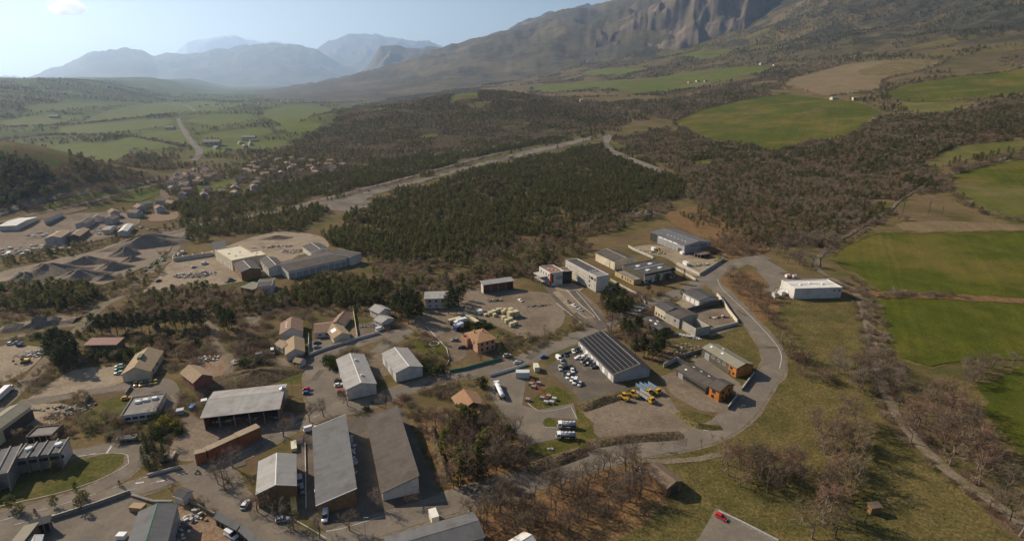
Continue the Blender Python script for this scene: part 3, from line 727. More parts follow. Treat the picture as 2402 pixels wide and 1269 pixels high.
for q in ((88, 1222), (328, 1133), (378, 1129)):
    c = G(*q); mb = MB().face([(c.x - 1.2, c.y - .6, LEVEL['mark']), (c.x + 1.3, c.y + .1, LEVEL['mark']), (c.x + 1.0, c.y + .8, LEVEL['mark']), (c.x - 1.5, c.y + .1, LEVEL['mark'])])
    tag(mb.build('road_marking', M['paint']), kind='structure')

for k_, q_ in enumerate(((1000, 903), (1250, 833), (620, 1040), (700, 996), (1600, 1036), (1470, 1060), (1300, 1108), (1150, 1152), (1740, 735), (1806, 815), (560, 1090), (590, 1200), (745, 880), (850, 800), (1540, 708), (1030, 1186))):
    c = G(*q_); a_ = rnd.uniform(0, 3.1); l_, w_ = rnd.uniform(2, 6), rnd.uniform(.8, 1.8)
    sheet('asphalt_patch', [(c.x + math.cos(a_) * i * l_ - math.sin(a_) * j * w_, c.y + math.sin(a_) * i * l_ + math.cos(a_) * j * w_) for i, j in ((-1, -1), (1, -1), (1, 1), (-1, 1))], M['dark_asphalt'], LEVEL['mark'] - .02)
# kerbs
def kerb(name, px, h=.14, w=.25, m='pale_concrete'):
    q = spline([(p.x, p.y) for p in (G(*a) for a in px)], 3.0)
    mb = MB()
    for a, b in zip(q[:-1], q[1:]):
        d = (b - a).normalized(); n = Vector((-d.y, d.x)) * w / 2
        mb.hexa([(v.x, v.y, 0) for v in (a - n, b - n, b + n, a + n)], [(v.x, v.y, h) for v in (a - n, b - n, b + n, a + n)])
    return tag(mb.build(name, M[m]), kind='structure')
kerb('kerb', [(180, 1070), (265, 1062), (300, 1068), (302, 1086), (250, 1117), (160, 1150), (60, 1174), (0, 1187)])
kerb('kerb', [(1238, 945), (1262, 963), (1300, 962), (1340, 952)])
kerb('kerb', [(1275, 987), (1280, 1002), (1310, 1003), (1338, 1003)])
kerb('kerb', [(1340, 955), (1353, 982)])
kerb('kerb', [(1692, 1004), (1650, 1010)])
kerb('kerb', [(1306, 712), (1372, 764)], .2, .4)
kerb('kerb', [(1352, 684), (1385, 722), (1408, 752)], .2, .4)
kerb('kerb', [(1328, 680), (1362, 715), (1395, 744), (1375, 746), (1356, 733)], .2, .4)
kerb('kerb', [(765, 1246), (800, 1240), (900, 1210)], .15, .3)
kerb('kerb', [(690, 1218), (720, 1235), (765, 1262)], .15, .3)

# ------------------------------------------------------------------ far mountains: ridges with real depth
W('mountain', (.16, .13, .10), (.085, .085, .06), .0016, c3=(.07, .075, .05), s3=.0007, coord='World', detail=9)
W('mountain_snow', (.5, .5, .5), (.3, .3, .3), .0012, c3=(.36, .36, .37), s3=.0008, coord='World', detail=9)
W('mountain_wood', (.105, .085, .052), (.036, .038, .023), .016, c3=(.135, .105, .06), s3=.0022, coord='World', detail=10, speck=0)
def ridge(name, sky_px, dist, depth, m, seed, gully=0.0, base=-5):
    xs = [q[0] for q in sky_px]; ys = [q[1] for q in sky_px]
    n = int((xs[-1] - xs[0]) / 3.0) + 2
    PX = np.linspace(xs[0], xs[-1], n); PY = np.interp(PX, xs, ys)
    DY = (fbm(PX / 24.0, PX * 0, seed, 5) - .5) * 6 - (1 - 2 * np.abs(2 * vnoise(PX / 13.0, PX * 0, seed + 2) - 1)) * 1.2
    rows = np.concatenate([np.linspace(-1, 0, 26), np.linspace(0, 1, 14)[1:]])
    v = []
    for k in range(n):
        u, w, d = ray(PX[k], PY[k]); L0 = math.hypot(u, w); t = dist / L0
        X0, Y0, Z0 = u * t, w * t, CAMH + d * t
        Z0 = max(Z0, base + 1)
        for rv in rows:
            q = 1 + rv * depth / dist
            prof = (1 - abs(rv)) ** (1.15 if rv < 0 else 1.0)
            v.append((X0 * q, Y0 * q, base + (Z0 - base) * prof - DY[k] * dist / 1406 * (max(0, 1 - abs(rv) * 7) + gully * max(0, 1 - abs(rv)))))
    v = np.array(v); m_ = len(rows)
    H = v[:, 2] - base
    rv = np.tile(rows, n)
    g = (fbm(v[:, 0] / (depth * .22), v[:, 1] / (depth * .22), seed + 5, 6) - .5)
    rg = 1 - 2 * np.abs(2 * fbm(v[:, 0] / (depth * .16), v[:, 1] / (depth * .16), seed + 9, 5) - 1)
    v[:, 2] += H * (g * .55 + rg * .20 - .08) * np.clip(np.abs(rv) * 4, 0, 1)
    f = [(k * m_ + j, (k + 1) * m_ + j, (k + 1) * m_ + j + 1, k * m_ + j + 1) for k in range(n - 1) for j in range(m_ - 1)]
    me = bpy.data.meshes.new(name); me.from_pydata([tuple(a) for a in v], [], f); me.materials.append(m)
    me.polygons.foreach_set('use_smooth', [True] * len(me.polygons)); me.update()
    return tag(link_mesh(name, me), kind='structure')
ridge('mountain', [(20, 196), (60, 188), (110, 165), (165, 148), (200, 128), (235, 120), (300, 113), (325, 117), (362, 130), (400, 126), (445, 128), (505, 114), (535, 117), (560, 106), (640, 101), (700, 104), (745, 118), (800, 150), (870, 172), (960, 188), (1010, 194)], 22000, 7000, M['mountain'], 301)
ridge('mountain', [(690, 150), (742, 116), (770, 97), (815, 83), (890, 81), (905, 88), (930, 90), (960, 95), (1005, 97), (1030, 108), (1100, 140), (1180, 180)], 28000, 8000, M['mountain'], 402)
ridge('mountain', [(360, 170), (410, 128), (440, 100), (505, 87), (548, 83), (575, 93), (610, 101), (650, 99), (690, 103), (730, 118), (780, 160)], 36000, 8000, M['mountain_snow'], 503)
ridge('mountain', [(-200, 182), (-80, 180), (0, 179), (60, 181), (120, 190)], 32000, 4000, M['mountain'], 604)
ridge('mountain', [(600, 214), (640, 209), (700, 200), (800, 181), (880, 160), (950, 141), (1000, 124), (1080, 99), (1160, 79), (1250, 55), (1310, 26), (1340, 18), (1380, 20), (1450, -5), (1560, -40), (1700, -60)], 8200, 4600, M['mountain_wood'], 811)
W('cliff', (.175, .135, .105), (.095, .072, .057), .010, bump=.5, bscale=.05, c3=(.09, .08, .05), s3=.006, coord='World', detail=10, speck=0)
d0 = G(1690, 95).xy.length
ridge('mountain', [(1400, 60), (1470, 40), (1520, 25), (1560, -5), (1600, -40), (1680, -70), (1760, -70), (1820, -45), (1850, 5), (1900, 40), (1960, 70)], d0 + 1150, 1300, M['cliff'], 912, 1.15, 200)
ridge('mountain', [(820, 190), (868, 150), (884, 122), (893, 108), (925, 107), (945, 113), (1000, 112), (1060, 110), (1140, 140), (1260, 180)], 12500, 2600, M['mountain'], 705)
# ------------------------------------------------------------------ buildings
def fit(A, B, C, D, hs, half=False, z0=0.0):
    """Rectangle through four eave corners seen in the photograph (their heights known). AB is the long side."""
    a, b, c, d = (P(q[0], q[1], z0 + h).xy for q, h in zip((A, B, C, D), hs))
    if half:                       # C, D lie on the ridge: mirror the front eave about it
        c = c * 2 - b; d = d * 2 - a
    u = ((b - a) + (c - d)); L = u.length / 2; u.normalize()
    v = Vector((-u.y, u.x))
    wv = (((d - a) + (c - b)) / 2)
    if wv.dot(v) < 0: flip = -1
    else: flip = 1
    Wd = abs(wv.dot(v))
    ctr = (a + b + c + d) / 4
    return ctr, math.atan2(u.y, u.x), L, Wd, flip

_WIN = {}
def opening_mesh(kind, w, h, matname):
    key = (kind, round(w, 2), round(h, 2), matname)
    if key in _WIN: return _WIN[key]
    if kind == 'window':
        f = MB(); t = .09
        f.box(-w / 2, -w / 2 + t, -.06, .05, 0, h).box(w / 2 - t, w / 2, -.06, .05, 0, h).box(-w / 2 + t, w / 2 - t, -.06, .05, h - t, h).box(-w / 2 - .05, w / 2 + .05, -.14, .05, -.08, 0)
        if w > 1.1: f.box(-.035, .035, -.05, .05, 0, h - t)
        p = MB().box(-w / 2 + t, w / 2 - t, -.02, .04, 0, h - t)
        r = (f.mesh('frame', M[matname]), p.mesh('pane', M['glass']))
    else:
        f = MB(); t = .12
        f.box(-w / 2 - t, -w / 2, -.08, .06, 0, h + t).box(w / 2, w / 2 + t, -.08, .06, 0, h + t).box(-w / 2, w / 2, -.08, .06, h, h + t)
        p = MB().box(-w / 2, w / 2, -.03, .04, 0.02, h)
        r = (f.mesh('frame', M['trim_dark']), p.mesh('leaf', M[matname]))
    _WIN[key] = r
    return r

def add_opening(root, L, Wd, side, pos, kind, w, h, z0, m, flip=1):
    s = flip
    ang = {'S': 0, 'E': math.pi / 2, 'N': math.pi, 'W': -math.pi / 2}[side]
    x, y = {'S': (-L / 2 + pos * L, -Wd / 2), 'E': (L / 2, -Wd / 2 + pos * Wd), 'N': (L / 2 - pos * L, Wd / 2), 'W': (-L / 2, Wd / 2 - pos * Wd)}[side]
    a, b = opening_mesh(kind, w, h, m)
    o = link_mesh(kind, a, root, (x, y, z0), ang)
    link_mesh('pane' if kind == 'window' else 'leaf', b, o)
    return o

def slab(mb, p, t):
    """sloped roof plate from four corner points, thickness t downwards"""
    mb.hexa([(q[0], q[1], q[2] - t) for q in p], p)

def building(name, label, cat, A, B, C, D, h, roof='gable', dh=1.5, h2=None, half=False, wall='white_wall', top='roof_grey', over=.35, thick=.18, ops=(), sky=(), open_sides='', ridge_at=.5, group=None, posts=6, trim=None, z0=0.0, walls=None, vents=0):
    """AB is side S, BC side E, CD side N, DA side W (seen from above, after fitting)."""
    h2_ = h2 if h2 is not None else h
    if roof == 'mono': hs = (h, h, h2_, h2_)
    elif half: hs = (h, h, h + dh, h + dh)
    else: hs = (h,) * 4
    ctr, ang, L, Wd, flip = fit(A, B, C, D, hs, half, z0)
    if flip < 0: ang += math.pi      # keep A-B as the local -y side
    root = thing(name, label, cat, (ctr.x, ctr.y, z0), ang, group)
    root['size'] = [L, Wd]
    X, Y = L / 2, Wd / 2
    cs, sn = math.cos(ang), math.sin(ang)
    EXCL.append([(ctr.x + cs * x - sn * y, ctr.y + sn * x + cs * y) for x, y in ((-X - 1, -Y - 1), (X + 1, -Y - 1), (X + 1, Y + 1), (-X - 1, Y + 1))])
    t = .25
    yr = -Y + Wd * ridge_at
    zt = {'gable': lambda y: h + dh * ((y + Y) / (yr + Y) if y <= yr else (Y - y) / (Y - yr)), 'mono': lambda y: h + (h2_ - h) * (y + Y) / Wd, 'flat': lambda y: h, 'hip': lambda y: h, 'none': lambda y: h}[roof]
    wm = {s: M[(walls or {}).get(s, wall)] for s in 'SENW'}
    for s in 'SENW':
        if s in open_sides: continue
        mb = MB()
        if s in 'SN':
            y = -Y if s == 'S' else Y; yi = y + (t if s == 'S' else -t)
            mb.prism([(y, 0), (yi, 0), (yi, zt(yi) - .02), (y, zt(y) - .02)], 'x', -X, X)
        else:
            x = X if s == 'E' else -X; xi = x - (t if s == 'E' else -t)
            pr = [(-Y + t, 0), (Y - t, 0), (Y - t, zt(Y - t) - .03)]
            if roof == 'gable': pr.append((yr, zt(yr) - .03))
            pr.append((-Y + t, zt(-Y + t) - .03))
            mb.prism(pr, 'x', min(x, xi), max(x, xi))
        mb.build('wall', wm[s], root)
    for s in open_sides:
        n = posts
        for k in range(n + 1):
            u = k / n
            x, y = {'S': (-X + .15 + u * (L - .3), -Y + .15), 'N': (-X + .15 + u * (L - .3), Y - .15), 'E': (X - .15, -Y + .15 + u * (Wd - .3)), 'W': (-X + .15, -Y + .15 + u * (Wd - .3))}[s]
            MB().box(x - .12, x + .12, y - .12, y + .12, 0, zt(y) - .05).build('post', M['steel'], root)
    o = over; tm = M[top]
    if roof == 'gable':
        zr = h + dh
        s1 = dh / (yr + Y); s2 = dh / (Y - yr)
        g1 = MB(); slab(g1, [(-X - o, -Y - o, h - o * s1 + thick), (X + o, -Y - o, h - o * s1 + thick), (X + o, yr, zr + thick), (-X - o, yr, zr + thick)], thick)
        r1 = g1.build('roof_slope', tm, root)
        g2 = MB(); slab(g2, [(-X - o, yr + .004, zr + thick), (X + o, yr + .004, zr + thick), (X + o, Y + o, h - o * s2 + thick), (-X - o, Y + o, h - o * s2 + thick)], thick)
        r2 = g2.build('roof_slope', tm, root)
        MB().prism([(yr - .22, zr + thick - .22 * s1 + .02), (yr, zr + thick + .07), (yr + .22, zr + thick - .22 * s2 + .02)], 'x', -X - o - .01, X + o + .01).build('ridge_cap', M[trim] if trim else tm, root)
        if not half or top.startswith('roof'):
            MB().box(-X - o, X + o, -Y - o - .13, -Y - o - .005, h - o * s1 + .0, h - o * s1 + .13).build('gutter', M['trim_dark' if wall != 'white_wall' else 'steel'], root)
        if trim:
            for x in (-X - o, X + o):
                MB().prism([(-Y - o, h - o * s1 - .1), (yr, zr - .1), (Y + o, h - o * s2 - .1), (Y + o, h - o * s2 + thick + .05), (yr, zr + thick + .05), (-Y - o, h - o * s1 + thick + .05)], 'x', x - .07, x + .07).build('verge_trim', M[trim], root)
    elif roof == 'mono':
        s1 = (h2_ - h) / Wd
        g1 = MB(); slab(g1, [(-X - o, -Y - o, h - o * s1 + thick), (X + o, -Y - o, h - o * s1 + thick), (X + o, Y + o, h2_ + o * s1 + thick), (-X - o, Y + o, h2_ + o * s1 + thick)], thick)
        r1 = r2 = g1.build('roof_slope', tm, root)
        if trim:
            for x in (-X - o, X + o):
                MB().prism([(-Y - o, h - o * s1 - .1), (Y + o, h2_ + o * s1 - .1), (Y + o, h2_ + o * s1 + thick + .05), (-Y - o, h - o * s1 + thick + .05)], 'x', x - .07, x + .07).build('verge_trim', M[trim], root)
    elif roof == 'flat':
        MB().box(-X + t + .01, X - t - .01, -Y + t + .01, Y - t - .01, h - .6, h - .35).build('roof_deck', tm, root)
        par = M[trim] if trim else wm['S']
        for s in 'SENW':
            mb = MB()
            if s in 'SN':
                y = -Y if s == 'S' else Y - t - .06
                mb.box(-X - .03, X + .03, y - .03, y + t + .09, h - .015, h + .12)
            else:
                x = -X if s == 'W' else X - t - .06
                mb.box(x - .03, x + t + .09, -Y + t + .07, Y - t - .07, h - .015, h + .12)
            mb.build('parapet_cap', par, root)
        r1 = r2 = None
    elif roof == 'hip':
        zr = h + dh; e = min(X, Y) * .95
        q = [(-X - o, -Y - o, h), (X + o, -Y - o, h), (X + o, Y + o, h), (-X - o, Y + o, h)]
        ra, rb = (-(X - e), 0, zr), (X - e, 0, zr)
        for f in ((q[0], q[1], rb, ra), (q[1], q[2], rb), (q[2], q[3], ra, rb), (q[3], q[0], ra)):
            mb = MB(); mb.face(f); k = len(f)
            mb.face([(p[0], p[1], p[2] - .16) for p in reversed(f)])
            for i in range(k):
                p, p2 = f[i], f[(i + 1) % k]
                mb.face([p, (p[0], p[1], p[2] - .16), (p2[0], p2[1], p2[2] - .16), p2])
            mb.build('roof_slope', tm, root)
        MB().tube(ra, rb, .14, .14, 6).build('ridge_cap', tm, root)
        r1 = r2 = None
    for (u, vv, w, l, hgt) in sky:       # skylights and roof vents: position as a share of length and width
        x = -X + u * L; y = -Y + vv * Wd
        zb = h - .4 if roof == 'flat' else zt(y) + thick
        sl = 0 if roof == 'flat' else (zt(min(Y, y + .1)) - zt(max(-Y, y - .1))) / .2
        g = MB(); g.hexa([(x - w / 2, y - l / 2, zb - l / 2 * sl - .05), (x + w / 2, y - l / 2, zb - l / 2 * sl - .05), (x + w / 2, y + l / 2, zb + l / 2 * sl - .05), (x - w / 2, y + l / 2, zb + l / 2 * sl - .05)],
                         [(x - w / 2 + .1, y - l / 2 + .1, zb - l / 2 * sl + hgt), (x + w / 2 - .1, y - l / 2 + .1, zb - l / 2 * sl + hgt), (x + w / 2 - .1, y + l / 2 - .1, zb + l / 2 * sl + hgt), (x - w / 2 + .1, y + l / 2 - .1, zb + l / 2 * sl + hgt)])
        g.build('skylight', M['skylight'], root)
    for op in ops:
        side, pos, kind, w, hh, zz = op[:6]
        add_opening(root, L, Wd, side, pos, kind, w, hh, zz, op[6] if len(op) > 6 else ('trim_white' if kind == 'window' else 'door_grey'))
    return root

def child_box(root, name, m, *b):
    return MB().box(*b).build(name, M[m] if isinstance(m, str) else m, root)

def row(side, n, kind, w, h, z, m, a=.1, b=.9):
    return [(side, a + (b - a) * k / max(1, n - 1), kind, w, h, z, m) for k in range(n)]

# --- the long sheds and the office by the road
r = building('workshop', 'workshop with two tone steel gable roof and brown timber front by the long sheds', 'building', (601.8, 1156.1), (608.6, 1082.4), (692.8, 1067.9), (694.3, 1138.6), 6.0, dh=2.0, wall='brown_wood', top='roof_grey', trim='trim_white',
             ops=[('W', .35, 'window', 3.2, 1.2, 3.2, 'trim_dark'), ('W', .75, 'door', 3.0, 3.2, 0, 'door_dark'), ('S', .3, 'window', 1.6, 1.2, 1.2), ('S', .7, 'window', 1.6, 1.2, 1.2)])
building('storage_shed', 'long storage shed with steel grey single slope roof and ochre end wall', 'building', (744.3, 1182.3), (734.8, 1005), (809.2, 973.7), (833, 1145.4), 4.0, 'mono', h2=7.0, wall='brown_wood', top='roof_steel', over=.5, trim='trim_white',
         ops=row('S', 6, 'window', 1.8, 1.0, 1.6, 'trim_white') + row('N', 9, 'door', 3.0, 3.6, 0, 'door_white'))
building('storage_shed', 'long storage shed with brown grey single slope roof and white end wall', 'building', (897, 1151.9), (860.9, 981), (930.9, 952.3), (981.6, 1117.9), 3.5, 'mono', h2=7.0, wall='white_wall', top='roof_brown', over=.4, trim='trim_dark',
         ops=row('S', 7, 'window', 1.6, .9, 1.6, 'trim_white') + [('W', .9, 'door', 1.0, 2.1, 0, 'door_dark')])
r = building('timber_hall', 'wide open fronted timber hall with pale grey roof above the gravel yard', 'building', (477.4, 978.5), (657.3, 956), (663.6, 903.6), (502.4, 919.8), 6.4, dh=.9, wall='brick', top='roof_grey', over=.9, open_sides='S', posts=5, ridge_at=.62)
building('clad_shed', 'orange clad screen shed in its lower stretch beside the road bend', 'shed', (457.5, 1066), (484, 1058.5), (482, 1051), (455, 1057), 4.8, 'mono', h2=4.9, wall='rust_red', top='roof_tan', over=.05)
building('clad_shed', 'orange clad screen shed in its long middle stretch along the road', 'shed', (484.5, 1058), (555, 1027), (550, 1017), (481, 1049), 5.0, 'mono', h2=5.1, wall='rust_red', top='roof_tan', over=.05)
building('clad_shed', 'orange clad screen shed in its end stretch nearest the grey storage shed', 'shed', (556, 1026), (610, 1003), (601, 993), (551, 1016), 5.2, 'mono', h2=5.3, wall='rust_red', top='roof_tan', over=.05)
building('white_hall', 'white walled hall with pale gable roof and red machines parked in front', 'building', (810.9, 914.9), (792.7, 843.7), (850.9, 831.7), (883.4, 896.9), 5.4, dh=1.9, wall='white_wall', top='roof_grey', trim='trim_white', sky=[(.25, .62, 1.2, 1.2, .7), (.78, .62, 1.2, 1.2, .7)],
         ops=row('S', 3, 'door', 3.4, 3.8, 0, 'door_grey', .2, .8) + [('W', .6, 'door', 1.0, 2.1, 0, 'door_dark'), ('W', .25, 'window', 1.4, 1.0, 3.2)])
building('white_hall', 'white walled hall with pale gable roof below the villa garden', 'building', (928, 875), (898, 831), (954.4, 816.2), (990.5, 858.3), 5.2, dh=1.9, wall='white_wall', top='roof_grey', trim='trim_white',
         ops=row('S', 2, 'door', 3.2, 3.6, 0, 'door_grey', .3, .7) + [('W', .5, 'window', 1.6, 1.0, 1.6)])
# --- hall with the solar roof
r = building('solar_hall', 'grey hall with solar panels over the whole sloping roof beside the car lot', 'building', (1443.4, 883.4), (1362.7, 801.4), (1428.3, 781.3), (1520.4, 859.4), 4.4, dh=3.4, ridge_at=.70, wall='grey_wall', top='roof_dark', over=.5, trim='concrete',
             ops=row('S', 6, 'door', 3.2, 3.2, 0, 'door_white', .1, .9) + [('W', .45, 'window', 9.0, 1.2, 3.4, 'trim_dark'), ('W', .9, 'door', 3.4, 3.4, 0, 'door_grey')])
L, Wd = r['size']; X, Y = L / 2, Wd / 2; yr = -Y + Wd * .70
nc, nr_ = 6, 17
pw = (yr + Y - .5) / nc; pl = (L - 1.0) / nr_; sl = 3.4 / (yr + Y)
g = MB(); lx, ly = pl - .16, pw - .34
g.hexa([(-lx / 2, -ly / 2, -ly / 2 * sl), (lx / 2, -ly / 2, -ly / 2 * sl), (lx / 2, ly / 2, ly / 2 * sl), (-lx / 2, ly / 2, ly / 2 * sl)], [(-lx / 2, -ly / 2, -ly / 2 * sl + .08), (lx / 2, -ly / 2, -ly / 2 * sl + .08), (lx / 2, ly / 2, ly / 2 * sl + .08), (-lx / 2, ly / 2, ly / 2 * sl + .08)])
pm = g.mesh('solar_panel', M['solar'])
for i in range(nc):
    for j in range(nr_):
        y = -Y - .1 + (i + .5) * pw; x = -X + .5 + (j + .5) * pl
        link_mesh('solar_panel', pm, r, (x, y, 4.4 + (y + Y) * sl + .20))
for i in range(1, nc):
    y = -Y - .1 + i * pw
    z = 4.4 + (y + Y) * sl + .2
    child_box(r, 'panel_rail', 'steel', -X + .3, X - .3, y - .06, y + .06, z, z + .1)
# --- timber ended workshops on the bend
r = building('low_workshop', 'long low dark clad workshop with grey roof behind the yellow trucks', 'building', (1584.1, 866.6), (1664.5, 911.2), (1676.5, 895.8), (1605.5, 853.6), 3.5, dh=1.4, half=True, wall='dark_wall', top='roof_brown', trim='trim_dark', sky=[(.2, .75, 1.2, .9, .15), (.45, .75, 1.2, .9, .15), (.7, .75, 1.2, .9, .15), (.2, .25, 1.2, .9, .15)],
             ops=[('S', .18, 'door', 3.4, 2.9, 0, 'door_grey')] + row('S', 4, 'window', 4.2, 1.3, 1.2, 'trim_dark', .36, .92))
building('timber_office', 'two storey bright orange timber office at the end of the low dark workshop', 'building', (1664.5, 903.8), (1684.6, 916.6), (1706, 901.2), (1682.5, 889.8), 5.6, dh=1.7, half=True, wall='orange_wood', top='roof_brown', trim='trim_dark', over=.5,
         ops=[('S', .45, 'window', 1.7, 1.2, 3.4, 'trim_dark'), ('S', .4, 'window', 1.4, 1.4, .9, 'trim_dark'), ('E', .25, 'window', 1.5, 1.2, 3.4, 'trim_dark'), ('E', .7, 'window', 1.2, 1.5, 3.2, 'trim_dark'), ('E', .25, 'window', 1.2, 1.2, .8, 'trim_dark'), ('E', .55, 'door', 1.1, 2.1, 0, 'door_dark'), ('E', .82, 'door', 1.1, 2.1, 0, 'door_dark')])
r = building('khaki_workshop', 'dark clad workshop with khaki roof and orange timber end by the bend', 'building', (1649, 816.1), (1731.4, 865.7), (1748.8, 852.3), (1667.1, 804.7), 5.0, dh=1.6, half=True, wall='dark_wall', walls={'E': 'orange_wood'}, top='roof_khaki', trim='trim_dark', sky=[(.12, .3, 1.4, 1.1, .2), (.45, .3, 1.4, 1.1, .2), (.3, .7, 1.4, 1.1, .2)],
             ops=[('S', .16, 'door', 3.6, 3.8, 0, 'door_grey'), ('S', .34, 'window', 1.8, 1.1, 2.9), ('S', .50, 'window', 1.8, 1.1, 2.9), ('S', .66, 'window', 1.8, 1.1, 2.9), ('E', .25, 'window', 1.6, 1.0, 3.2), ('E', .7, 'window', 1.6, 1.0, 3.2)])
L, Wd = r['size']
q = child_box(r, 'timber_cladding', 'orange_wood', L / 2 - L * .21, L / 2 + .06, -Wd / 2 - .08, -Wd / 2 - .002, .1, 4.9)
for op in [('S', .86, 'window', 1.8, 1.1, 3.1, 'trim_dark'), ('S', .83, 'door', 1.1, 2.1, 0, 'door_dark'), ('S', .93, 'window', 1.3, 1.2, .9, 'trim_dark')]:
    o = add_opening(r, L, Wd, *op[:6], op[6]); o.location.y -= .08
# --- white hall on the right
r = building('white_warehouse', 'plain white box warehouse with white roof beside the green field', 'building', (1863.5, 677.2), (1972.4, 673.8), (1943.3, 654.3), (1834.7, 657.1), 7.4, 'flat', wall='white_wall', top='roof_white', trim='trim_white', sky=[(.25, .45, 1.2, 1.2, .7), (.5, .6, 1.2, 1.2, .7), (.72, .45, 1.4, 1.4, .8)],
             ops=[('S', .84, 'window', 1.6, .7, 5.0, 'trim_dark'), ('S', .95, 'window', 1.6, .7, 5.0, 'trim_dark'), ('W', .5, 'door', 3.2, 3.6, 0, 'door_white')])
L, Wd = r['size']
child_box(r, 'roof_ridge', 'trim_white', -L / 2 + .4, L / 2 - .4, -.15, .15, 7.06, 7.3)
# --- garage block and masonry works
building('garage_block', 'white garage block with three roller doors and dark brown roof', 'building', (1605.8, 687.1), (1645.5, 707.9), (1663.8, 696.6), (1624.7, 677.7), 4.2, dh=1.4, half=True, wall='white_wall', top='roof_dark', trim='trim_dark',
         ops=[('S', .1, 'door', 1.2, 2.4, 0, 'door_grey')] + row('S', 3, 'door', 3.6, 3.3, 0, 'door_white', .32, .86))
building('mason_house', 'cream walled mason store with dark roof at the top of the walled yard', 'building', (1540.2, 717.4), (1566.7, 732.5), (1582.4, 723), (1554.7, 707.9), 6.2, dh=1.3, half=True, wall='cream_wall', top='roof_dark', trim='trim_dark', ops=row('S', 4, 'window', 1.6, 2.0, .6, 'trim_white', .15, .85))
building('mason_shed', 'block walled mason shed with brown roof joined to the cream store', 'building', (1566.9, 734.6), (1598.2, 750.2), (1616.5, 739.4), (1583.2, 723.2), 6.0, dh=1.0, half=True, wall='block_wall', top='roof_brown', over=.25, ops=[('S', .7, 'window', 1.1, 1.1, 3.2, 'trim_dark')])
building('roofless_annex', 'unfinished roofless block annex with bare walls in the mason yard', 'building', (1598.4, 751), (1633.5, 771), (1665, 763.4), (1626.5, 742.5), 5.2, 'none', wall='block_wall', ops=[('N', .3, 'door', 3.0, 3.2, 0, 'door_dark')])
building('dark_shed', 'low dark roofed shed half hidden by the pines beside the mason store', 'building', (1512, 752), (1552, 778), (1566, 765), (1528, 740), 3.6, dh=.9, wall='dark_wall', top='roof_dark', sky=[(.3, .3, 2.2, 1.0, .1), (.6, .3, 2.2, 1.0, .1), (.45, .7, 2.2, 1.0, .1)])
# --- office complex
r = building('office_block', 'white office block with flat terracotta roof and tall orange corner stripe', 'building', (1288.4, 640.5), (1318.6, 637.2), (1301.1, 619.3), (1267.6, 625.9), 9.6, 'flat', wall='white_wall', top='roof_terracotta', trim='trim_white',
             ops=row('W', 4, 'window', 1.1, 1.5, 6.6, 'trim_dark', .2, .85) + row('W', 4, 'window', 1.1, 1.5, 3.6, 'trim_dark', .2, .85) + row('W', 3, 'window', 1.1, 1.6, .6, 'trim_dark', .2, .7), sky=[(.35, .6, .8, .8, .5), (.5, .45, .8, .8, .5), (.65, .3, .7, .7, .5)])
L, Wd = r['size']
W('orange_stripe', (.50, .085, .022), (.42, .07, .02), 1.0)
child_box(r, 'corner_stripe', 'orange_stripe', -L / 2 - .12, -L / 2 + 1.0, -Wd / 2 - .12, -Wd / 2 - .005, .6, 9.5)
child_box(r, 'corner_stripe', 'orange_stripe', -L / 2 - .12, -L / 2 - .005, -Wd / 2, -Wd / 2 + .9, .6, 9.5)
child_box(r, 'tall_window', 'glass', -L / 2 + 1.3, -L / 2 + 2.5, -Wd / 2 - .06, -Wd / 2 - .005, 2.2, 8.4)
for k, (a, b) in enumerate(((.42, .92), (.40, .92), (.43, .9))):
    child_box(r, 'sign_line', 'trim_dark', -L / 2 + L * a, -L / 2 + L * b, -Wd / 2 - .05, -Wd / 2 - .004, 6.0 - k * .9, 6.35 - k * .9)
child_box(r, 'terrace', 'pale_concrete', -L / 2 - 5, -L / 2 - .05, -Wd / 2 + 2, Wd / 2 - 2, 3.1, 3.4)
child_box(r, 'canopy', 'pale_concrete', -L / 2 - 5.5, -L / 2 - .05, -Wd / 2 + 4, Wd / 2 - 1, 6.0, 6.25)
for k in range(4):
    child_box(r, 'post', 'steel', -L / 2 - 5.2, -L / 2 - 5.0, -Wd / 2 + 4.3 + k * 3, -Wd / 2 + 4.5 + k * 3, 0, 6.0)
building('office_link', 'glazed link with flat roof joining the white office block and the long wing', 'building', (1318.9, 637.2), (1342, 635.2), (1332, 627), (1311.5, 629.5), 9.3, 'flat', wall='trim_dark', top='roof_terracotta', trim='trim_white', ops=row('S', 3, 'window', 2.6, 2.2, 6.4, 'trim_dark', .2, .8) + row('S', 3, 'window', 2.6, 2.6, .5, 'trim_dark', .2, .8))
r = building('office_wing', 'long white office wing with dark flat roof and overhanging end', 'building', (1328.6, 611.2), (1400, 650), (1427.4, 643.4), (1352, 606), 11.0, 'flat', wall='white_wall', walls={'S': 'pale_concrete'}, top='roof_dark', trim='trim_white',
             ops=[('S', .80, 'window', 1.0, 1.6, 7.6, 'trim_dark'), ('S', .80, 'window', 1.0, 1.6, 4.6, 'trim_dark'), ('S', .80, 'window', 1.0, 1.6, 1.4, 'trim_dark'), ('S', .87, 'window', 3.4, 1.4, 7.6, 'trim_dark'), ('S', .96, 'window', 1.6, 1.4, 7.6, 'trim_dark')])
L, Wd = r['size']
for k in range(4):
    child_box(r, 'facade_louvre', 'pale_concrete', -L / 2 + 1.5, -L / 2 + L * .76, -Wd / 2 - .30, -Wd / 2 - .01, 2.4 + k * 2.1, 2.75 + k * 2.1)
child_box(r, 'roof_terrace', 'roof_flat', L / 2 - L * .24, L / 2 - .4, -Wd / 2 + .4, Wd / 2 - .4, 10.62, 10.8)
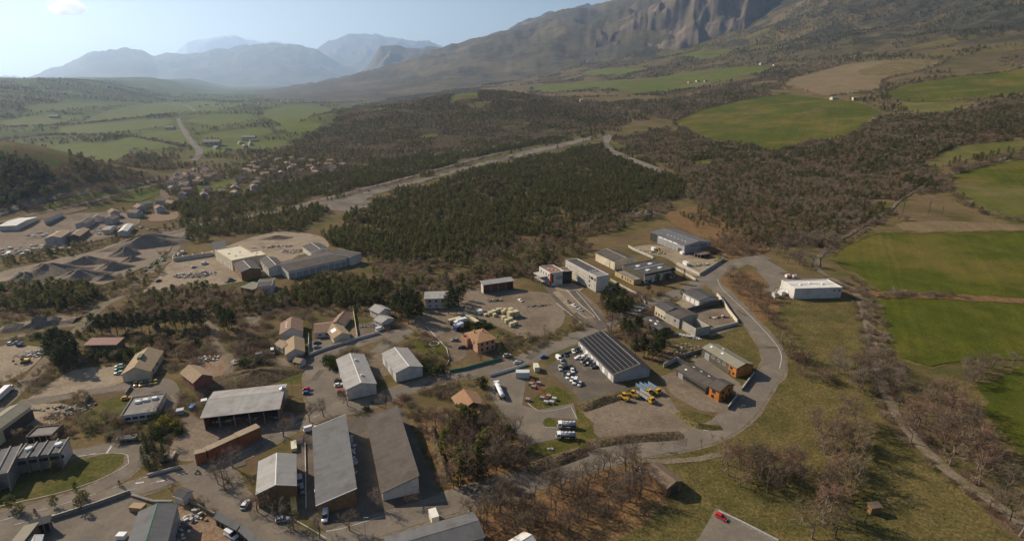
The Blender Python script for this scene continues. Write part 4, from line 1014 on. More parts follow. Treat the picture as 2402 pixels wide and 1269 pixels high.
for k in range(5):
    MB().tube((L / 2 - L * .27, -Wd / 2 + 1.5 + k * 1.3, 10.6), (L / 2 - L * .27, -Wd / 2 + 1.5 + k * 1.3, 11.6), .3, .3, 8).build('roof_vent', M['trim_white'], r)
# --- warehouses behind
building('cream_warehouse', 'tall cream warehouse with brown gable roof behind the office wing', 'building', (1400, 594.2), (1446.3, 615.5), (1468, 604.6), (1422.2, 583.8), 6.6, dh=1.9, half=True, wall='cream_wall', top='roof_brown', trim='cream_wall', ops=[('E', .8, 'window', 1.2, 1.0, 4.4), ('E', .6, 'window', 1.2, 1.0, 4.4), ('S', .75, 'door', .2, 6.2, 0, 'door_grey')])
r = building('dark_roof_hall', 'white hall with wide dark flat roof and four skylights', 'building', (1508.5, 644.8), (1582.9, 629), (1533.7, 608.8), (1465, 620.8), 6.8, 'flat', wall='white_wall', walls={'W': 'dark_wall', 'E': 'dark_wall'}, top='roof_dark', trim='trim_dark', sky=[(.3, .28, 3.0, 2.6, .6), (.7, .28, 3.0, 2.6, .6), (.3, .72, 3.0, 2.6, .6), (.7, .72, 3.0, 2.6, .6)],
             ops=[('S', .07, 'window', 1.6, 1.0, 1.4, 'trim_dark'), ('S', .2, 'door', 1.1, 2.2, 0, 'door_dark'), ('S', .42, 'door', 4.0, 4.2, 0, 'door_dark'), ('S', .75, 'door', 4.0, 4.2, 0, 'door_dark')])
L, Wd = r['size']
child_box(r, 'roof_seam', 'trim_white', -L / 2 + .4, L / 2 - .4, -.2, .2, 6.42, 6.85)
child_box(r, 'fascia', 'dark_wall', -L / 2 - .1, L / 2 + .1, -Wd / 2 - .14, -Wd / 2 - .01, 5.4, 6.75)
building('tan_annex', 'low tan walled office annex with grey flat roof in front of the dark roof hall', 'building', (1443, 635.3), (1485.8, 657.4), (1506, 654.2), (1460.5, 633.4), 3.6, 'flat', wall='tan_wall', top='roof_flat', trim='trim_dark', ops=[('S', .4, 'window', 1.5, 1.8, .9, 'trim_dark'), ('S', .58, 'window', 1.3, 1.0, 1.4, 'trim_dark'), ('S', .70, 'window', 1.3, 1.0, 1.4, 'trim_dark'), ('S', .84, 'window', 1.3, 1.0, 1.4, 'trim_dark')])
r = building('depot_hall', 'grey steel depot hall with dark painted open bay and white window strips', 'building', (1534.3, 548.9), (1616.3, 579.2), (1638.3, 566.6), (1556.4, 536.9), 7.2, dh=1.9, half=True, wall='steel_wall', top='roof_steel', trim='steel',
             ops=[('S', .46, 'door', 4.0, 4.6, 0, 'door_grey'), ('S', .70, 'door', 4.0, 4.6, 0, 'door_grey'), ('S', .90, 'window', 2.4, 1.0, 5.6), ('S', .88, 'door', 4.2, 3.2, 0, 'door_dark')], sky=[(.35 + .1 * k, .22, 1.6, .5, .08) for k in range(6)])
L, Wd = r['size']
child_box(r, 'bay_shade_panel', 'trim_dark', -L / 2 - .03, -L / 2 + L * .22, -Wd / 2 - .05, -Wd / 2 - .004, .05, 6.8)  # flat dark panel on the wall, painting the shade inside the open bay
for k in range(4):
    child_box(r, 'light_strip', 'skylight', -L / 2 + L * (.26 + .14 * k), -L / 2 + L * (.37 + .14 * k), -Wd / 2 - .06, -Wd / 2 - .004, 5.5, 6.7)
for k, (a, b) in enumerate(((.22, .48), (.54, .84))):
    child_box(r, 'sign_line', 'trim_dark', L / 2 + .004, L / 2 + .06, -Wd / 2 + Wd * a, -Wd / 2 + Wd * b, 5.5, 6.1)
building('canopy_shed', 'small grey canopy on brick posts beside the depot hall gable', 'shed', (1634, 594.5), (1648, 600), (1662, 592), (1648, 588), 3.2, 'flat', wall='brick', top='roof_steel', open_sides='SE', posts=2)
# --- inside the yard with the stone crates
building('open_barn', 'open fronted brick barn with grey roof and white end wall above the storage yard', 'building', (1136.8, 667.7), (1208, 658.3), (1194.2, 651.1), (1124.8, 660.8), 6.4, 'mono', h2=7.2, wall='brick', walls={'W': 'white_wall'}, top='roof_grey', over=.6, open_sides='S', posts=4)
building('chalet', 'white and brick house with flat grey roof between the tall pines', 'house', (998, 700.2), (1044, 699), (1053.5, 684.3), (998.5, 686.1), 6.8, 'mono', h2=7.6, wall='brick', walls={'S': 'white_wall'}, top='roof_grey', over=.9, ops=row('S', 3, 'window', 1.4, 1.3, 1.0, 'trim_white', .2, .8) + row('S', 3, 'window', 1.6, 1.1, 4.4, 'trim_dark', .2, .8))
r = building('villa', 'peach coloured two storey villa with orange tiled hip roof', 'house', (1108, 806.6), (1160.5, 794.5), (1133, 771), (1104, 779), 6.2, 'hip', dh=1.9, wall='peach_wall', top='tile_orange', over=.7,
             ops=row('S', 3, 'window', 1.1, 1.5, 3.9, 'trim_dark', .25, .85) + row('S', 3, 'window', 1.1, 1.6, .9, 'trim_dark', .25, .85) + row('W', 2, 'window', 1.1, 1.5, 3.9, 'trim_dark', .3, .7) + [('W', .5, 'door', 1.4, 2.3, 0, 'door_dark')])
for x, y in ((-2.0, 3.0), (2.6, 2.2)):
    child_box(r, 'chimney', 'peach_wall', x - .4, x + .4, y - .4, y + .4, 6.4, 8.8)
r = building('terrace_wing', 'peach terrace wing with arch and parapet on the villa entrance side', 'house', (1089, 792), (1102, 800), (1108, 785), (1094, 780), 5.2, 'flat', wall='peach_wall', top='roof_terracotta', ops=[('W', .5, 'door', 1.8, 2.6, 0, 'door_dark')])
# --- houses
building('house', 'house with brown tiled gable roof and white gable above its lawn', 'house', (658.8, 781.2), (661, 757.5), (709.8, 751.2), (708.5, 778.7), 3.9, dh=2.9, wall='white_wall', top='tile_brown', over=.6, sky=[(.3, .25, .9, 1.1, .1), (.5, .25, .9, 1.1, .1), (.7, .25, .9, 1.1, .1)], ops=[('W', .68, 'window', 1.3, 1.2, 1.2), ('W', .3, 'window', 1.1, 1.2, 1.2), ('S', .5, 'window', 1.4, 1.2, 1.1)])
building('house', 'house with tan tiled front gable nearest the walled street', 'house', (672.3, 831.7), (670.5, 794.2), (712.3, 800), (712.3, 823), 3.9, dh=2.3, wall='white_wall', top='tile_tan', over=.6, ops=[('W', .25, 'window', 1.6, 1.3, 1.1), ('W', .72, 'window', 1.2, 1.3, 1.1), ('S', .5, 'window', 1.4, 1.2, 1.1)])
building('side_wing', 'low tan tiled side wing of the front gable house', 'house', (650.5, 808.5), (668.5, 820), (679, 806), (664, 796), 3.3, dh=1.3, wall='white_wall', top='tile_tan', over=.4, ops=[('S', .5, 'window', 2.2, 1.6, .6)])
building('porch', 'small tiled porch roof in front of the tan gable house', 'shed', (690, 849), (708, 851), (712, 843), (699, 838), 2.8, dh=1.2, wall='white_wall', top='tile_tan', over=.3, open_sides='SW', posts=2)
building('bungalow', 'brown tiled bungalow in its wide left wing behind the white street wall', 'house', (738.5, 781), (775, 776), (782, 755), (740, 758.5), 3.2, dh=1.9, wall='white_wall', top='tile_brown', over=.6, ops=row('S', 2, 'window', 1.6, 1.2, 1.0, 'trim_white', .3, .7))
r = building('bungalow', 'brown tiled bungalow in its front gable with roof solar panels', 'house', (787.2, 797), (763.8, 772), (800, 761.5), (816, 779.5), 3.2, dh=2.0, wall='cream_wall', top='tile_tan', over=.6, ops=[('W', .5, 'window', 2.2, 1.4, .8)])
L, Wd = r['size']
for k in range(3):
    y = -Wd * .25; z = 3.2 + 2.0 * .5 + .24
    g = MB(); slab(g, [(-1.6 + k * 1.15, y - 1.2, z - 1.2 * 4.0 / Wd), (-.5 + k * 1.15, y - 1.2, z - 1.2 * 4.0 / Wd), (-.5 + k * 1.15, y + 1.2, z + 1.2 * 4.0 / Wd), (-1.6 + k * 1.15, y + 1.2, z + 1.2 * 4.0 / Wd)], .08); g.build('solar_panel', M['steel'], r)
building('bungalow', 'brown tiled bungalow in its slender rear wing', 'house', (779, 757), (800, 733), (819, 741), (802, 764), 3.2, dh=1.9, wall='white_wall', top='tile_brown', over=.5, ops=[('S', .5, 'window', 1.4, 1.1, 1.1)])
building('grey_house', 'white house with grey gable roof at the yard of building blocks', 'house', (872, 727), (893, 737), (912, 724), (890, 714), 4.6, dh=1.8, wall='white_wall', top='roof_grey', over=.5, ops=row('S', 2, 'window', 1.3, 1.2, 2.6, 'trim_white', .3, .7))
building('grey_house', 'low white annex with grey roof in front of the white house with building blocks', 'house', (882, 752), (900, 760), (918, 745), (902, 738), 3.4, dh=1.4, wall='white_wall', top='roof_grey', over=.4, ops=[('S', .5, 'door', 2.4, 2.2, 0, 'door_white')])
r = building('barn', 'large tan barn with tiled gable roof and green roof dormer', 'barn', (287.2, 877), (318, 833), (383, 821.7), (350, 871.3), 4.2, dh=3.0, wall='cream_wall', top='tile_tan', over=.5, ops=[('W', .2, 'door', 1.6, 2.3, 0, 'door_dark'), ('W', .8, 'window', 1.3, .8, 2.6, 'trim_dark'), ('N', .5, 'window', 1.3, 1.2, 2.0, 'trim_dark'), ('N', .2, 'window', 1.3, 1.2, 2.0, 'trim_dark')])
W('patina', (.12, .20, .12), (.09, .15, .09), 1.0)
child_box(r, 'dormer', 'patina', -2.4, 2.4, -1.3, .3, 6.4, 8.0)
building('brick_house', 'tall brick house with tan tiled gable roof and dark front on the dirt slope', 'house', (453.7, 897.4), (425.7, 874.9), (466, 858), (497.4, 880.4), 5.6, dh=2.4, wall='brick', walls={'W': 'brown_wood'}, top='tile_tan', over=.5, ops=row('W', 3, 'window', 1.2, 1.3, 3.6, 'trim_dark', .2, .8) + row('W', 2, 'window', 1.6, 1.6, .6, 'trim_dark', .3, .7) + row('S', 2, 'window', 1.2, 1.2, 3.4, 'trim_dark', .3, .7))
building('flat_office', 'low flat grey roofed office with three square skylights', 'building', (287.2, 974.1), (365.2, 964.7), (387.7, 919.8), (305, 932), 3.4, 'flat', wall='white_wall', top='roof_flat', trim='concrete', sky=[(.28, .66, 2.2, 1.9, 1.0), (.5, .7, 2.2, 1.9, 1.0), (.75, .74, 2.2, 1.9, 1.0)], ops=row('S', 4, 'window', 2.0, 1.0, 1.2, 'trim_dark', .2, .8))
building('workshop_hall', 'green roofed workshop hall with big door openings beside the stone piles', 'building', (-40, 1038), (63.8, 952.9), (44.9, 947.4), (-62, 1022), 6.4, dh=1.2, half=True, wall='cream_wall', top='roof_khaki', over=.4, ops=row('S', 3, 'door', 5.0, 4.6, 0, 'door_dark', .45, .9))
building('lean_to', 'low concrete roofed lean-to beside the rubble piles', 'shed', (65, 1024), (131, 1017), (138, 996), (80, 1000), 3.2, 'flat', wall='old_wood', top='roof_flat', open_sides='S', posts=4)
r = building('ribbed_hall', 'long grey hall with concrete fins across its roof and round roof vents', 'building', (43.8, 1076.9), (146, 1058.6), (158, 1030.6), (52, 1044), 6.0, 'mono', h2=6.6, wall='concrete', walls={'E': 'white_wall'}, top='roof_steel', over=.1, ops=row('S', 4, 'window', 4.6, 1.2, 3.6, 'trim_dark', .12, .88))
L, Wd = r['size']
for k in range(5):
    x = -L / 2 + .2 + (L - .4) * k / 4
    MB().prism([(-Wd / 2 - 1.0, 0), (-Wd / 2 - .3, 0), (-Wd / 2 - .3, 6.1), (Wd / 2 + .6, 6.7), (Wd / 2 + .6, 7.15), (-Wd / 2 - 1.0, 6.5)], 'x', x - .25, x + .25).build('roof_fin', M['concrete'], r)
for u in (.18, .85):
    x = -L / 2 + u * L
    MB().tube((x, .6, 6.3), (x, .6, 7.4), 1.3, 1.1, 14).build('roof_vent', M['trim_white'], r)
r = building('ribbed_hall', 'deeper grey hall wing with concrete fins at the frame edge', 'building', (-60, 1128), (21, 1105.6), (52.5, 1046), (-40, 1062), 6.0, 'mono', h2=6.6, wall='concrete', top='roof_steel', over=.1)
L, Wd = r['size']
for k in range(4):
    x = -L / 2 + .2 + (L - .4) * k / 3
    MB().prism([(-Wd / 2 - 2.4, 0), (-Wd / 2 - .3, 0), (-Wd / 2 - .3, 6.1), (Wd / 2 + .6, 6.7), (Wd / 2 + .6, 7.15), (-Wd / 2 - .8, 6.5)], 'x', x - .25, x + .25).build('roof_fin', M['concrete'], r)
r = building('steel_hall', 'ribbed steel hall with two tone gable roof at the bottom edge', 'building', (285, 1320), (328.8, 1199), (414, 1182.8), (379, 1320), 6.6, dh=1.5, wall='steel_wall', top='roof_steel', trim='rope_green', over=.3)
building('grey_hall', 'large grey roofed hall cut off by the bottom edge of the picture', 'building', (1100.7, 1204), (890, 1265), (911, 1283), (1121, 1221.4), 7.0, dh=1.3, half=True, wall='grey_wall', top='roof_steel', over=.4)
building('pale_hut', 'small hut with pale gable roof at the bottom edge beside the bare grove', 'shed', (1172, 1282), (1225, 1251), (1268, 1277), (1215, 1312), 4.2, dh=1.4, wall='white_wall', top='roof_white', over=.3)
building('red_roof_shed', 'long shed with rusty red ribbed roof among the pines', 'shed', (210.4, 808.7), (279, 808.7), (283.7, 792), (205, 794), 4.0, 'mono', h2=4.8, wall='old_wood', top='roof_red', over=.4)
building('wooden_hut', 'weathered wooden hut with brown gable roof and stone pile beside it', 'shed', (1514.8, 1102.4), (1564.8, 1143.6), (1583.5, 1127.4), (1532.3, 1087.4), 3.8, dh=1.3, half=True, wall='brown_wood', top='old_wood', over=.5, ops=[('E', .5, 'door', 3.0, 2.8, 0, 'door_dark'), ('S', .3, 'window', 1.2, .9, 1.6, 'trim_dark')])
building('tiled_house', 'dark timber house with orange brown tiled roof in the bare grove', 'house', (1080.3, 959.6), (1066, 932), (1112, 920), (1136, 947), 4.4, dh=2.4, wall='brown_wood', top='tile_orange', over=.9, ops=[('W', .5, 'window', 2.4, 1.4, 1.0, 'trim_dark')])
building('tiled_porch', 'small tiled porch in front of the dark timber house', 'shed', (1099, 979), (1097, 968), (1117, 954), (1124, 963), 3.2, 'mono', h2=4.0, wall='brown_wood', top='tile_orange', over=.3)
building('bus_shelter', 'small dark roofed shelter on white posts beside the road bend', 'shelter', (411.6, 1162), (433, 1169), (446, 1150), (428, 1143), 3.2, dh=.9, wall='white_wall', top='roof_dark', over=.4)
building('vehicle_shelter', 'dark vehicle shelter with pale roof edge in the corner paved yard', 'shed', (70, 1236), (118, 1223), (115, 1211), (70, 1223), 3.6, 'mono', h2=4.2, wall='dark_wall', top='roof_dark', open_sides='S', posts=3)
building('green_roof_shed', 'narrow shed with pale green roof at the lower frame corner', 'shed', (20, 1276), (66, 1229), (80, 1232), (48, 1282), 4.0, 'mono', h2=4.6, wall='old_wood', top='roof_khaki')
building('tool_hut', 'little hut with bluish grey roof beside the narrow green roof shed', 'shed', (58, 1284), (70, 1258), (96, 1262), (90, 1292), 3.2, dh=.7, wall='steel_wall', top='roof_white')
building('lean_shelter', 'long blue grey roofed shelter backing on the road wall', 'shed', (502.4, 1213), (553, 1240), (563, 1231), (512, 1204), 3.2, 'mono', h2=3.9, wall='old_wood', top='roof_steel', open_sides='S', posts=5)
building('lean_shelter', 'second blue grey roofed shelter running down to the frame edge', 'shed', (561, 1243), (604, 1282), (614, 1274), (569, 1234), 3.2, 'mono', h2=3.9, wall='old_wood', top='roof_steel', open_sides='S', posts=5)
building('field_hut', 'tiny brown hut in the meadow between the bare trees', 'shed', (2042, 1192), (2066, 1189), (2062, 1177), (2040, 1179), 2.6, 'mono', h2=3.0, wall='brown_wood', top='old_wood', over=.3)
# --- works by the quarry
r = building('cream_works', 'big works hall with wide cream flat roof next to the scrap yard', 'building', (536.4, 612.5), (586.8, 603), (578, 572.2), (509.9, 584.8), 8.2, 'flat', wall='cream_wall', top='roof_cream', trim='roof_cream', sky=[(.25, .55, 1.8, 1.4, .7), (.35, .3, 1.6, 1.2, .6), (.65, .5, 1.6, 1.2, .6)], ops=row('W', 3, 'door', 3.2, 3.6, 0, 'door_white', .3, .8))
building('cream_works', 'lower cream roofed annex of the big works hall', 'building', (587.2, 603), (622.1, 597.4), (610.8, 586), (579, 592), 7.4, 'flat', wall='cream_wall', top='roof_cream', trim='roof_cream', sky=[(.6, .6, 1.6, 1.2, .6)])
building('dark_works', 'dark sloped roof store behind the cream works hall', 'building', (507.4, 584.8), (535.5, 579), (522.5, 567), (490.3, 568.4), 6.4, 'mono', h2=7.2, wall='white_wall', top='roof_dark')
building('works_house', 'gable house with brown roof and balcony in front of the cream works', 'house', (566.6, 637.7), (549, 621.3), (593, 611.2), (609.5, 629), 6.6, dh=1.6, wall='brown_wood', top='roof_brown', trim='trim_white', ops=row('W', 3, 'window', 1.3, 1.2, 4.2, 'trim_white', .2, .8) + row('S', 2, 'window', 1.3, 1.3, 3.8, 'trim_white', .3, .7))
building('works_house', 'gable house with brown roof at the end of the long grey works', 'house', (631, 630.2), (612, 612.5), (645, 601.8), (665, 622), 6.4, dh=1.6, wall='white_wall', top='roof_brown', trim='trim_white', ops=row('S', 3, 'window', 1.2, 1.2, 3.8, 'trim_dark', .2, .8))
building('long_works', 'long grey roofed works with a row of windows facing the scrub', 'building', (669, 637), (803.6, 610), (785.6, 587), (649.4, 617.2), 6.0, dh=1.4, wall='white_wall', top='roof_brown', over=.4, ops=row('S', 9, 'door', 3.4, 3.6, .2, 'door_grey', .06, .94))
building('works_end', 'taller grey end block of the long works with white edging', 'building', (806, 611), (825, 601), (816, 578), (787, 586), 7.0, 'mono', h2=7.4, wall='white_wall', top='roof_brown', trim='trim_white')
building('works_store', 'small grey gable store behind the long works', 'building', (735, 595.3), (717, 583.3), (743.7, 565.3), (767.7, 581.8), 4.8, dh=1.5, wall='white_wall', top='roof_brown', trim='trim_white')
building('yard_store', 'low brown roofed store at the fence below the works houses', 'building', (583, 684.4), (611, 670.8), (601.3, 657.9), (574.2, 669.3), 4.6, 'mono', h2=5.2, wall='brown_wood', top='roof_khaki')
building('yard_store', 'white walled store with two tone gable roof below the works houses', 'building', (613, 671.5), (652.4, 669), (628, 653.5), (602, 656), 6.0, dh=.9, wall='white_wall', top='roof_brown', trim='trim_white', ops=[('S', .6, 'window', 6.0, .5, 3.4, 'trim_white')])
# --- trade buildings at the upper left
for lab, a, b, c, d, h, kw in (
    ('wide pale roofed trade hall at the left edge beyond the quarry', (18, 532), (54, 527), (71.2, 512.2), (25, 511), 6.5, dict(wall='white_wall', top='roof_white', dh=1.2)),
    ('long low hall with pale roof strip behind dark trees beyond the quarry', (98, 521), (140, 503.5), (152, 500), (112, 515), 6.5, dict(wall='grey_wall', top='roof_white', dh=1.0)),
    ('tan gabled house with grey end wall standing on the quarry bank', (110, 557), (138, 541), (161, 546), (136, 561), 7.0, dict(wall='grey_wall', top='tile_tan', dh=1.8)),
    ('grey gabled hall among the trade yards beyond the quarry', (180, 524), (201, 512), (218, 515), (198, 527), 6.0, dict(wall='grey_wall', top='roof_brown', dh=1.4)),
    ('small tan roofed house behind the quarry bank', (163, 553), (188, 536), (204, 541), (182, 557), 4.5, dict(wall='old_wood', top='tile_tan', dh=2.0)),
    ('small pale gabled shed on the quarry bank', (245, 540), (262, 539), (267, 530), (250, 531), 4.5, dict(wall='cream_wall', top='roof_grey', dh=1.2)),
    ('bluish white gabled shed on the quarry bank', (277, 544), (294, 526), (311, 528), (297, 543), 4.8, dict(wall='white_wall', top='roof_white', dh=1.3))):
    building('trade_hall', lab, 'building', a, b, c, d, h, over=.4, group='trade buildings beyond the quarry', **kw)
# ------------------------------------------------------------------ walls, banks, mounds
def wall_line(name, label, px, h, t=.3, m='pale_concrete', cat='wall', cap=None, group=None):
    pts = [G(*q) for q in px]; o0 = pts[0]
    root = thing(name, label, cat, (o0.x, o0.y, o0.z), 0, group)
    for a, b in zip(pts[:-1], pts[1:]):
        d = (b - a); d.z = 0; L = d.length; d.normalize(); n = Vector((-d.y, d.x, 0)) * t / 2
        a0 = a - o0; b0 = b - o0; a0.z = b0.z = 0
        b0 = b0 - d * .004
        up = Vector((0, 0, h))
        MB().hexa([a0 - n, b0 - n, b0 + n, a0 + n], [a0 - n + up, b0 - n + up, b0 + n + up, a0 + n + up]).build('wall_section', M[m], root)
        if cap:
            n2 = n * 1.35; c0 = up + Vector((0, 0, .003)); c1 = c0 + Vector((0, 0, .09))
            MB().hexa([a0 - n2 + c0, b0 - n2 + c0, b0 + n2 + c0, a0 + n2 + c0], [a0 - n2 + c1, b0 - n2 + c1, b0 + n2 + c1, a0 + n2 + c1]).build('coping', M[cap], root)
    return root
wall_line('garden_wall', 'white street wall in front of the brown tiled bungalow', [(726, 835), (762, 821), (838, 797), (890, 783)], 1.6, .3, 'white_wall')
wall_line('garden_wall', 'white side wall of the bungalow plot towards the tan gable house', [(725, 834), (724, 786)], 1.5, .3, 'white_wall')
wall_line('garden_wall', 'cream boundary wall between the bungalow and the yard of blocks', [(828.5, 728), (838.5, 793)], 1.6, .3, 'cream_wall')
wall_line('yard_wall', 'long concrete wall behind the cream warehouse and depot yard', [(1474, 580), (1488, 588), (1532, 607)], 2.0, .3, 'pale_concrete')
wall_line('yard_wall', 'pale wall between the dark roof hall and the depot entrance', [(1584, 632), (1604, 642), (1632, 659)], 1.8, .3, 'pale_concrete')
wall_line('yard_wall', 'pale retaining wall around the lower depot yard', [(1588, 621), (1641, 647), (1668, 630), (1698, 610)], 2.2, .35, 'pale_concrete')
wall_line('yard_wall', 'cream wall of the mason yard along the loop road', [(1681.4, 694), (1696.5, 712), (1708, 731), (1729, 758)], 2.2, .35, 'cream_wall', cap='pale_concrete')
wall_line('yard_wall', 'low cream wall closing the mason yard towards the grass', [(1731, 761), (1700, 769), (1667, 777)], 1.8, .35, 'cream_wall', cap='pale_concrete')
wall_line('yard_wall', 'tall dark wall between garage court and mason yard', [(1612, 733), (1652, 722), (1694, 711)], 2.8, .35, 'dark_wall')
wall_line('yard_wall', 'grey wall beside the orange ended khaki workshop', [(1769, 879), (1754, 898), (1740, 917)], 1.7, .35, 'concrete', cap='pale_concrete')
wall_line('yard_wall', 'dark wall from the orange office down to the road', [(1731, 930), (1719, 945), (1707, 961)], 1.7, .35, 'concrete', cap='pale_concrete')
wall_line('yard_wall', 'pale block wall behind the low dark workshop', [(1556, 862), (1587, 847), (1602, 856)], 2.4, .35, 'pale_concrete')
wall_line('yard_wall', 'pale block wall between timber stacks and khaki workshop', [(1601, 838), (1650, 823)], 1.8, .35, 'concrete')
wall_line('road_wall', 'concrete wall along the road behind the corner paved yard', [(119, 1220), (226, 1186), (307, 1157)], 1.5, .3, 'concrete', cap='pale_concrete')
wall_line('road_wall', 'low planted wall running back to the small shelter', [(310, 1164), (360, 1179), (405, 1179)], 1.0, .8, 'concrete')
wall_line('road_wall', 'dark road wall below the small shelter', [(445, 1178), (487, 1203), (505, 1212)], 1.6, .3, 'concrete')
wall_line('road_wall', 'concrete retaining wall below the spruces on the main road', [(346, 1118), (424, 1097)], 1.2, .4, 'pale_concrete')
wall_line('low_wall', 'thin pale divider wall beside the long steel roofed shed', [(716, 1040), (718.5, 1192)], .7, .35, 'pale_concrete')
wall_line('office_wall', 'pale retaining wall along the lane below the tan annex', [(1432, 657), (1470, 678), (1503, 696), (1514, 713)], 1.2, .3, 'pale_concrete')
wall_line('office_wall', 'curved pale wall around the court of the office wing', [(1398, 678), (1420, 682), (1440, 678)], 1.4, .3, 'pale_concrete')
wall_line('yard_wall', 'short wall beside the yellow car row', [(296, 926), (308.5, 909)], 1.4, .3, 'concrete')
wall_line('yard_wall', 'dark boundary wall beside the rubble piles', [(211, 930), (199, 949)], 1.6, .3, 'concrete')
wall_line('entrance_fence', 'white entrance fence of the fuel yard along the road', [(1148, 884), (1195, 870), (1238, 856)], 1.5, .12, 'trim_white', 'fence')
wall_line('garden_fence', 'green screened fence below the villa garden', [(1056, 874), (1090, 868), (1130, 857), (1177, 844)], 1.6, .1, 'rope_green', 'fence')
wall_line('garden_wall', 'low pale wall edging the villa drive', [(1000, 767), (1024, 792), (1048, 818), (1054, 845), (1048, 858)], .6, .3, 'pale_concrete')
wall_line('stone_wall', 'stone retaining wall beside the red car', [(1684, 1202), (1740, 1228), (1825, 1272)], 1.0, .7, 'rock')
wall_line('lot_fence', 'dark edge wall along the top of the car lot', [(1310, 838), (1340, 824), (1364, 812)], 1.0, .25, 'concrete')
r = wall_line('concrete_bays', 'row of open concrete storage bays in the scrap yard', [(408, 614), (500, 600)], 3.2, .4, 'pale_concrete', 'bays')
a, b = G(408, 614), G(500, 600); d = (b - a).normalized(); n = Vector((-d.y, d.x, 0))
for k in range(5):
    p = (b - a) * (k / 4) ; q = p + n * 7
    w = d * .2; up = Vector((0, 0, 2.8))
    p = p + n * .25
    MB().hexa([p - w, p + w, q + w, q - w], [p - w + up, p + w + up, q + w + up, q - w + up]).build('divider', M['pale_concrete'], r)

def bank(name, px, w, h, m='bank'):
    q = spline([(p.x, p.y) for p in (G(*a) for a in px)], 3.0); mb = MB(); rows = []
    for k, p in enumerate(q):
        d = (q[min(k + 1, len(q) - 1)] - q[max(k - 1, 0)]).normalized(); n = Vector((-d.y, d.x)); e = math.sin(math.pi * (k + .3) / (len(q) - .4)) ** .4
        rows.append([((p + n * w * o).x, (p + n * w * o).y, h * z * e * rnd.uniform(.55, 1.3) - (.05 if z == 0 else 0)) for o, z in ((-.5, 0), (-.25, .65), (0, 1), (.25, .7), (.5, 0))])
    for a, b in zip(rows[:-1], rows[1:]):
        for i in range(4): mb.face([a[i], a[i + 1], b[i + 1], b[i]])
    EXCL.append([r[0][:2] for r in rows] + [r[-1][:2] for r in reversed(rows)])
    o = mb.build(name, M[m], None, True); return tag(o, kind='structure')
bank('earth_bank', [(1362, 958), (1420, 938), (1475, 922), (1530, 908)], 8, 1.9)
bank('earth_bank', [(1385, 1042), (1440, 1033), (1520, 1026), (1600, 1022)], 7, 1.4)
bank('earth_bank', [(1235, 1105), (1300, 1082), (1370, 1058)], 8, 2.0)
bank('earth_bank', [(1590, 968), (1640, 1000), (1690, 1002)], 5, 1.2, 'meadow')
bank('earth_bank', [(1010, 1000), (1030, 1060), (1050, 1130)], 4, 1.5)
bank('earth_bank', [(0, 775), (60, 768), (130, 755), (180, 752)], 12, 4, 'quarry')
bank('levee', [(690, 486), (850, 446), (1000, 408), (1200, 354), (1385, 315)], 14, 2.8, 'quarry')

def mound(name, label, px, rx, ry, h, ang=0, m='quarry', cat='mound', group=None, seed=1):
    c = G(*px); na, nr_ = 28, 9; v = [(0, 0, h)]; f = []
    r = random.Random(seed); ph = [r.uniform(0, 6.28) for _ in range(4)]
    for i in range(1, nr_ + 1):
        t = i / nr_
        for k in range(na):
            a = 6.28318 * k / na
            wob = 1 + .16 * math.sin(2 * a + ph[0]) + .10 * math.sin(3 * a + ph[1]) + .05 * math.sin(7 * a + ph[2])
            x, y = rx * t * math.cos(a) * wob, ry * t * math.sin(a) * wob
            z = h * (1 - t) * (1 - .12 * math.sin(5 * a + ph[3] + t * 3)) if t < 1 else -.1
            v.append((x, y, z + (r.uniform(-.03, .03) * h if t < 1 else 0)))
    for k in range(na): f.append((0, 1 + k, 1 + (k + 1) % na))
    for i in range(nr_ - 1):
        for k in range(na):
            a = 1 + i * na + k; b = 1 + i * na + (k + 1) % na
            f.append((a, a + na, b + na, b))
    me = bpy.data.meshes.new(name); me.from_pydata(v, [], f); me.materials.append(M[m]); me.polygons.foreach_set('use_smooth', [True] * len(f)); me.update()
    o = link_mesh(name, me, None, (c.x, c.y, c.z), ang)
    EXCL.append([(c.x + rx * math.cos(t * .785), c.y + ry * math.sin(t * .785)) for t in range(8)])
    return tag(o, label, cat, group)
for k, (px, rx, ry, h, a, lab) in enumerate((
    ((118, 648), 32, 17, 10, .25, 'broad brown spoil mound in the middle of the quarry'),
    ((60, 660), 16, 12, 7, 0, 'dark gravel mound at the left part of the quarry'),
    ((185, 655), 20, 12, 7, .5, 'ridged gravel mound beside the broad spoil mound'),
    ((205, 618), 18, 9, 6, .3, 'low dark gravel mound in the upper quarry'),
    ((265, 632), 13, 8, 6, .5, 'grey gravel mound beside the quarry track'),
    ((295, 598), 13, 8, 7, .5, 'tall grey gravel mound in the upper quarry'),
    ((345, 576), 40, 12, 10, .55, 'long dark gravel heap at the top of the quarry'),
    ((250, 655), 10, 6, 4, .3, 'small dark gravel heap beside the quarry road'),
    ((310, 612), 9, 6, 4, .3, 'small gravel heap under the trees by the quarry'),
    ((15, 672), 14, 8, 4, 0, 'flat gravel heap at the left edge of the quarry'))):
    mound('gravel_mound', lab, px, rx * 1.05, ry * 1.05, h * 1.0, a, 'quarry', seed=k)
mound('gravel_mound', 'dark gravel heap in front of the scrap yard', (360, 690), 12, 6, 3.5, .2, 'quarry', seed=21)
mound('gravel_mound', 'grey gravel cone near the works entrance', (540, 660), 4, 4, 2.6, 0, 'river', seed=22)
mound('earth_mound', 'overgrown earth mound behind the timber hall', (598, 885), 22, 10, 4.2, .1, 'bank', seed=23)
mound('gravel_mound', 'long dark spoil heap in the clearing behind the brown woods', (1515, 505), 26, 9, 6, .35, 'quarry', seed=24)
mound('earth_mound', 'earth heap behind the grey works', (650, 560), 14, 5, 3, .3, 'gravel', seed=25)

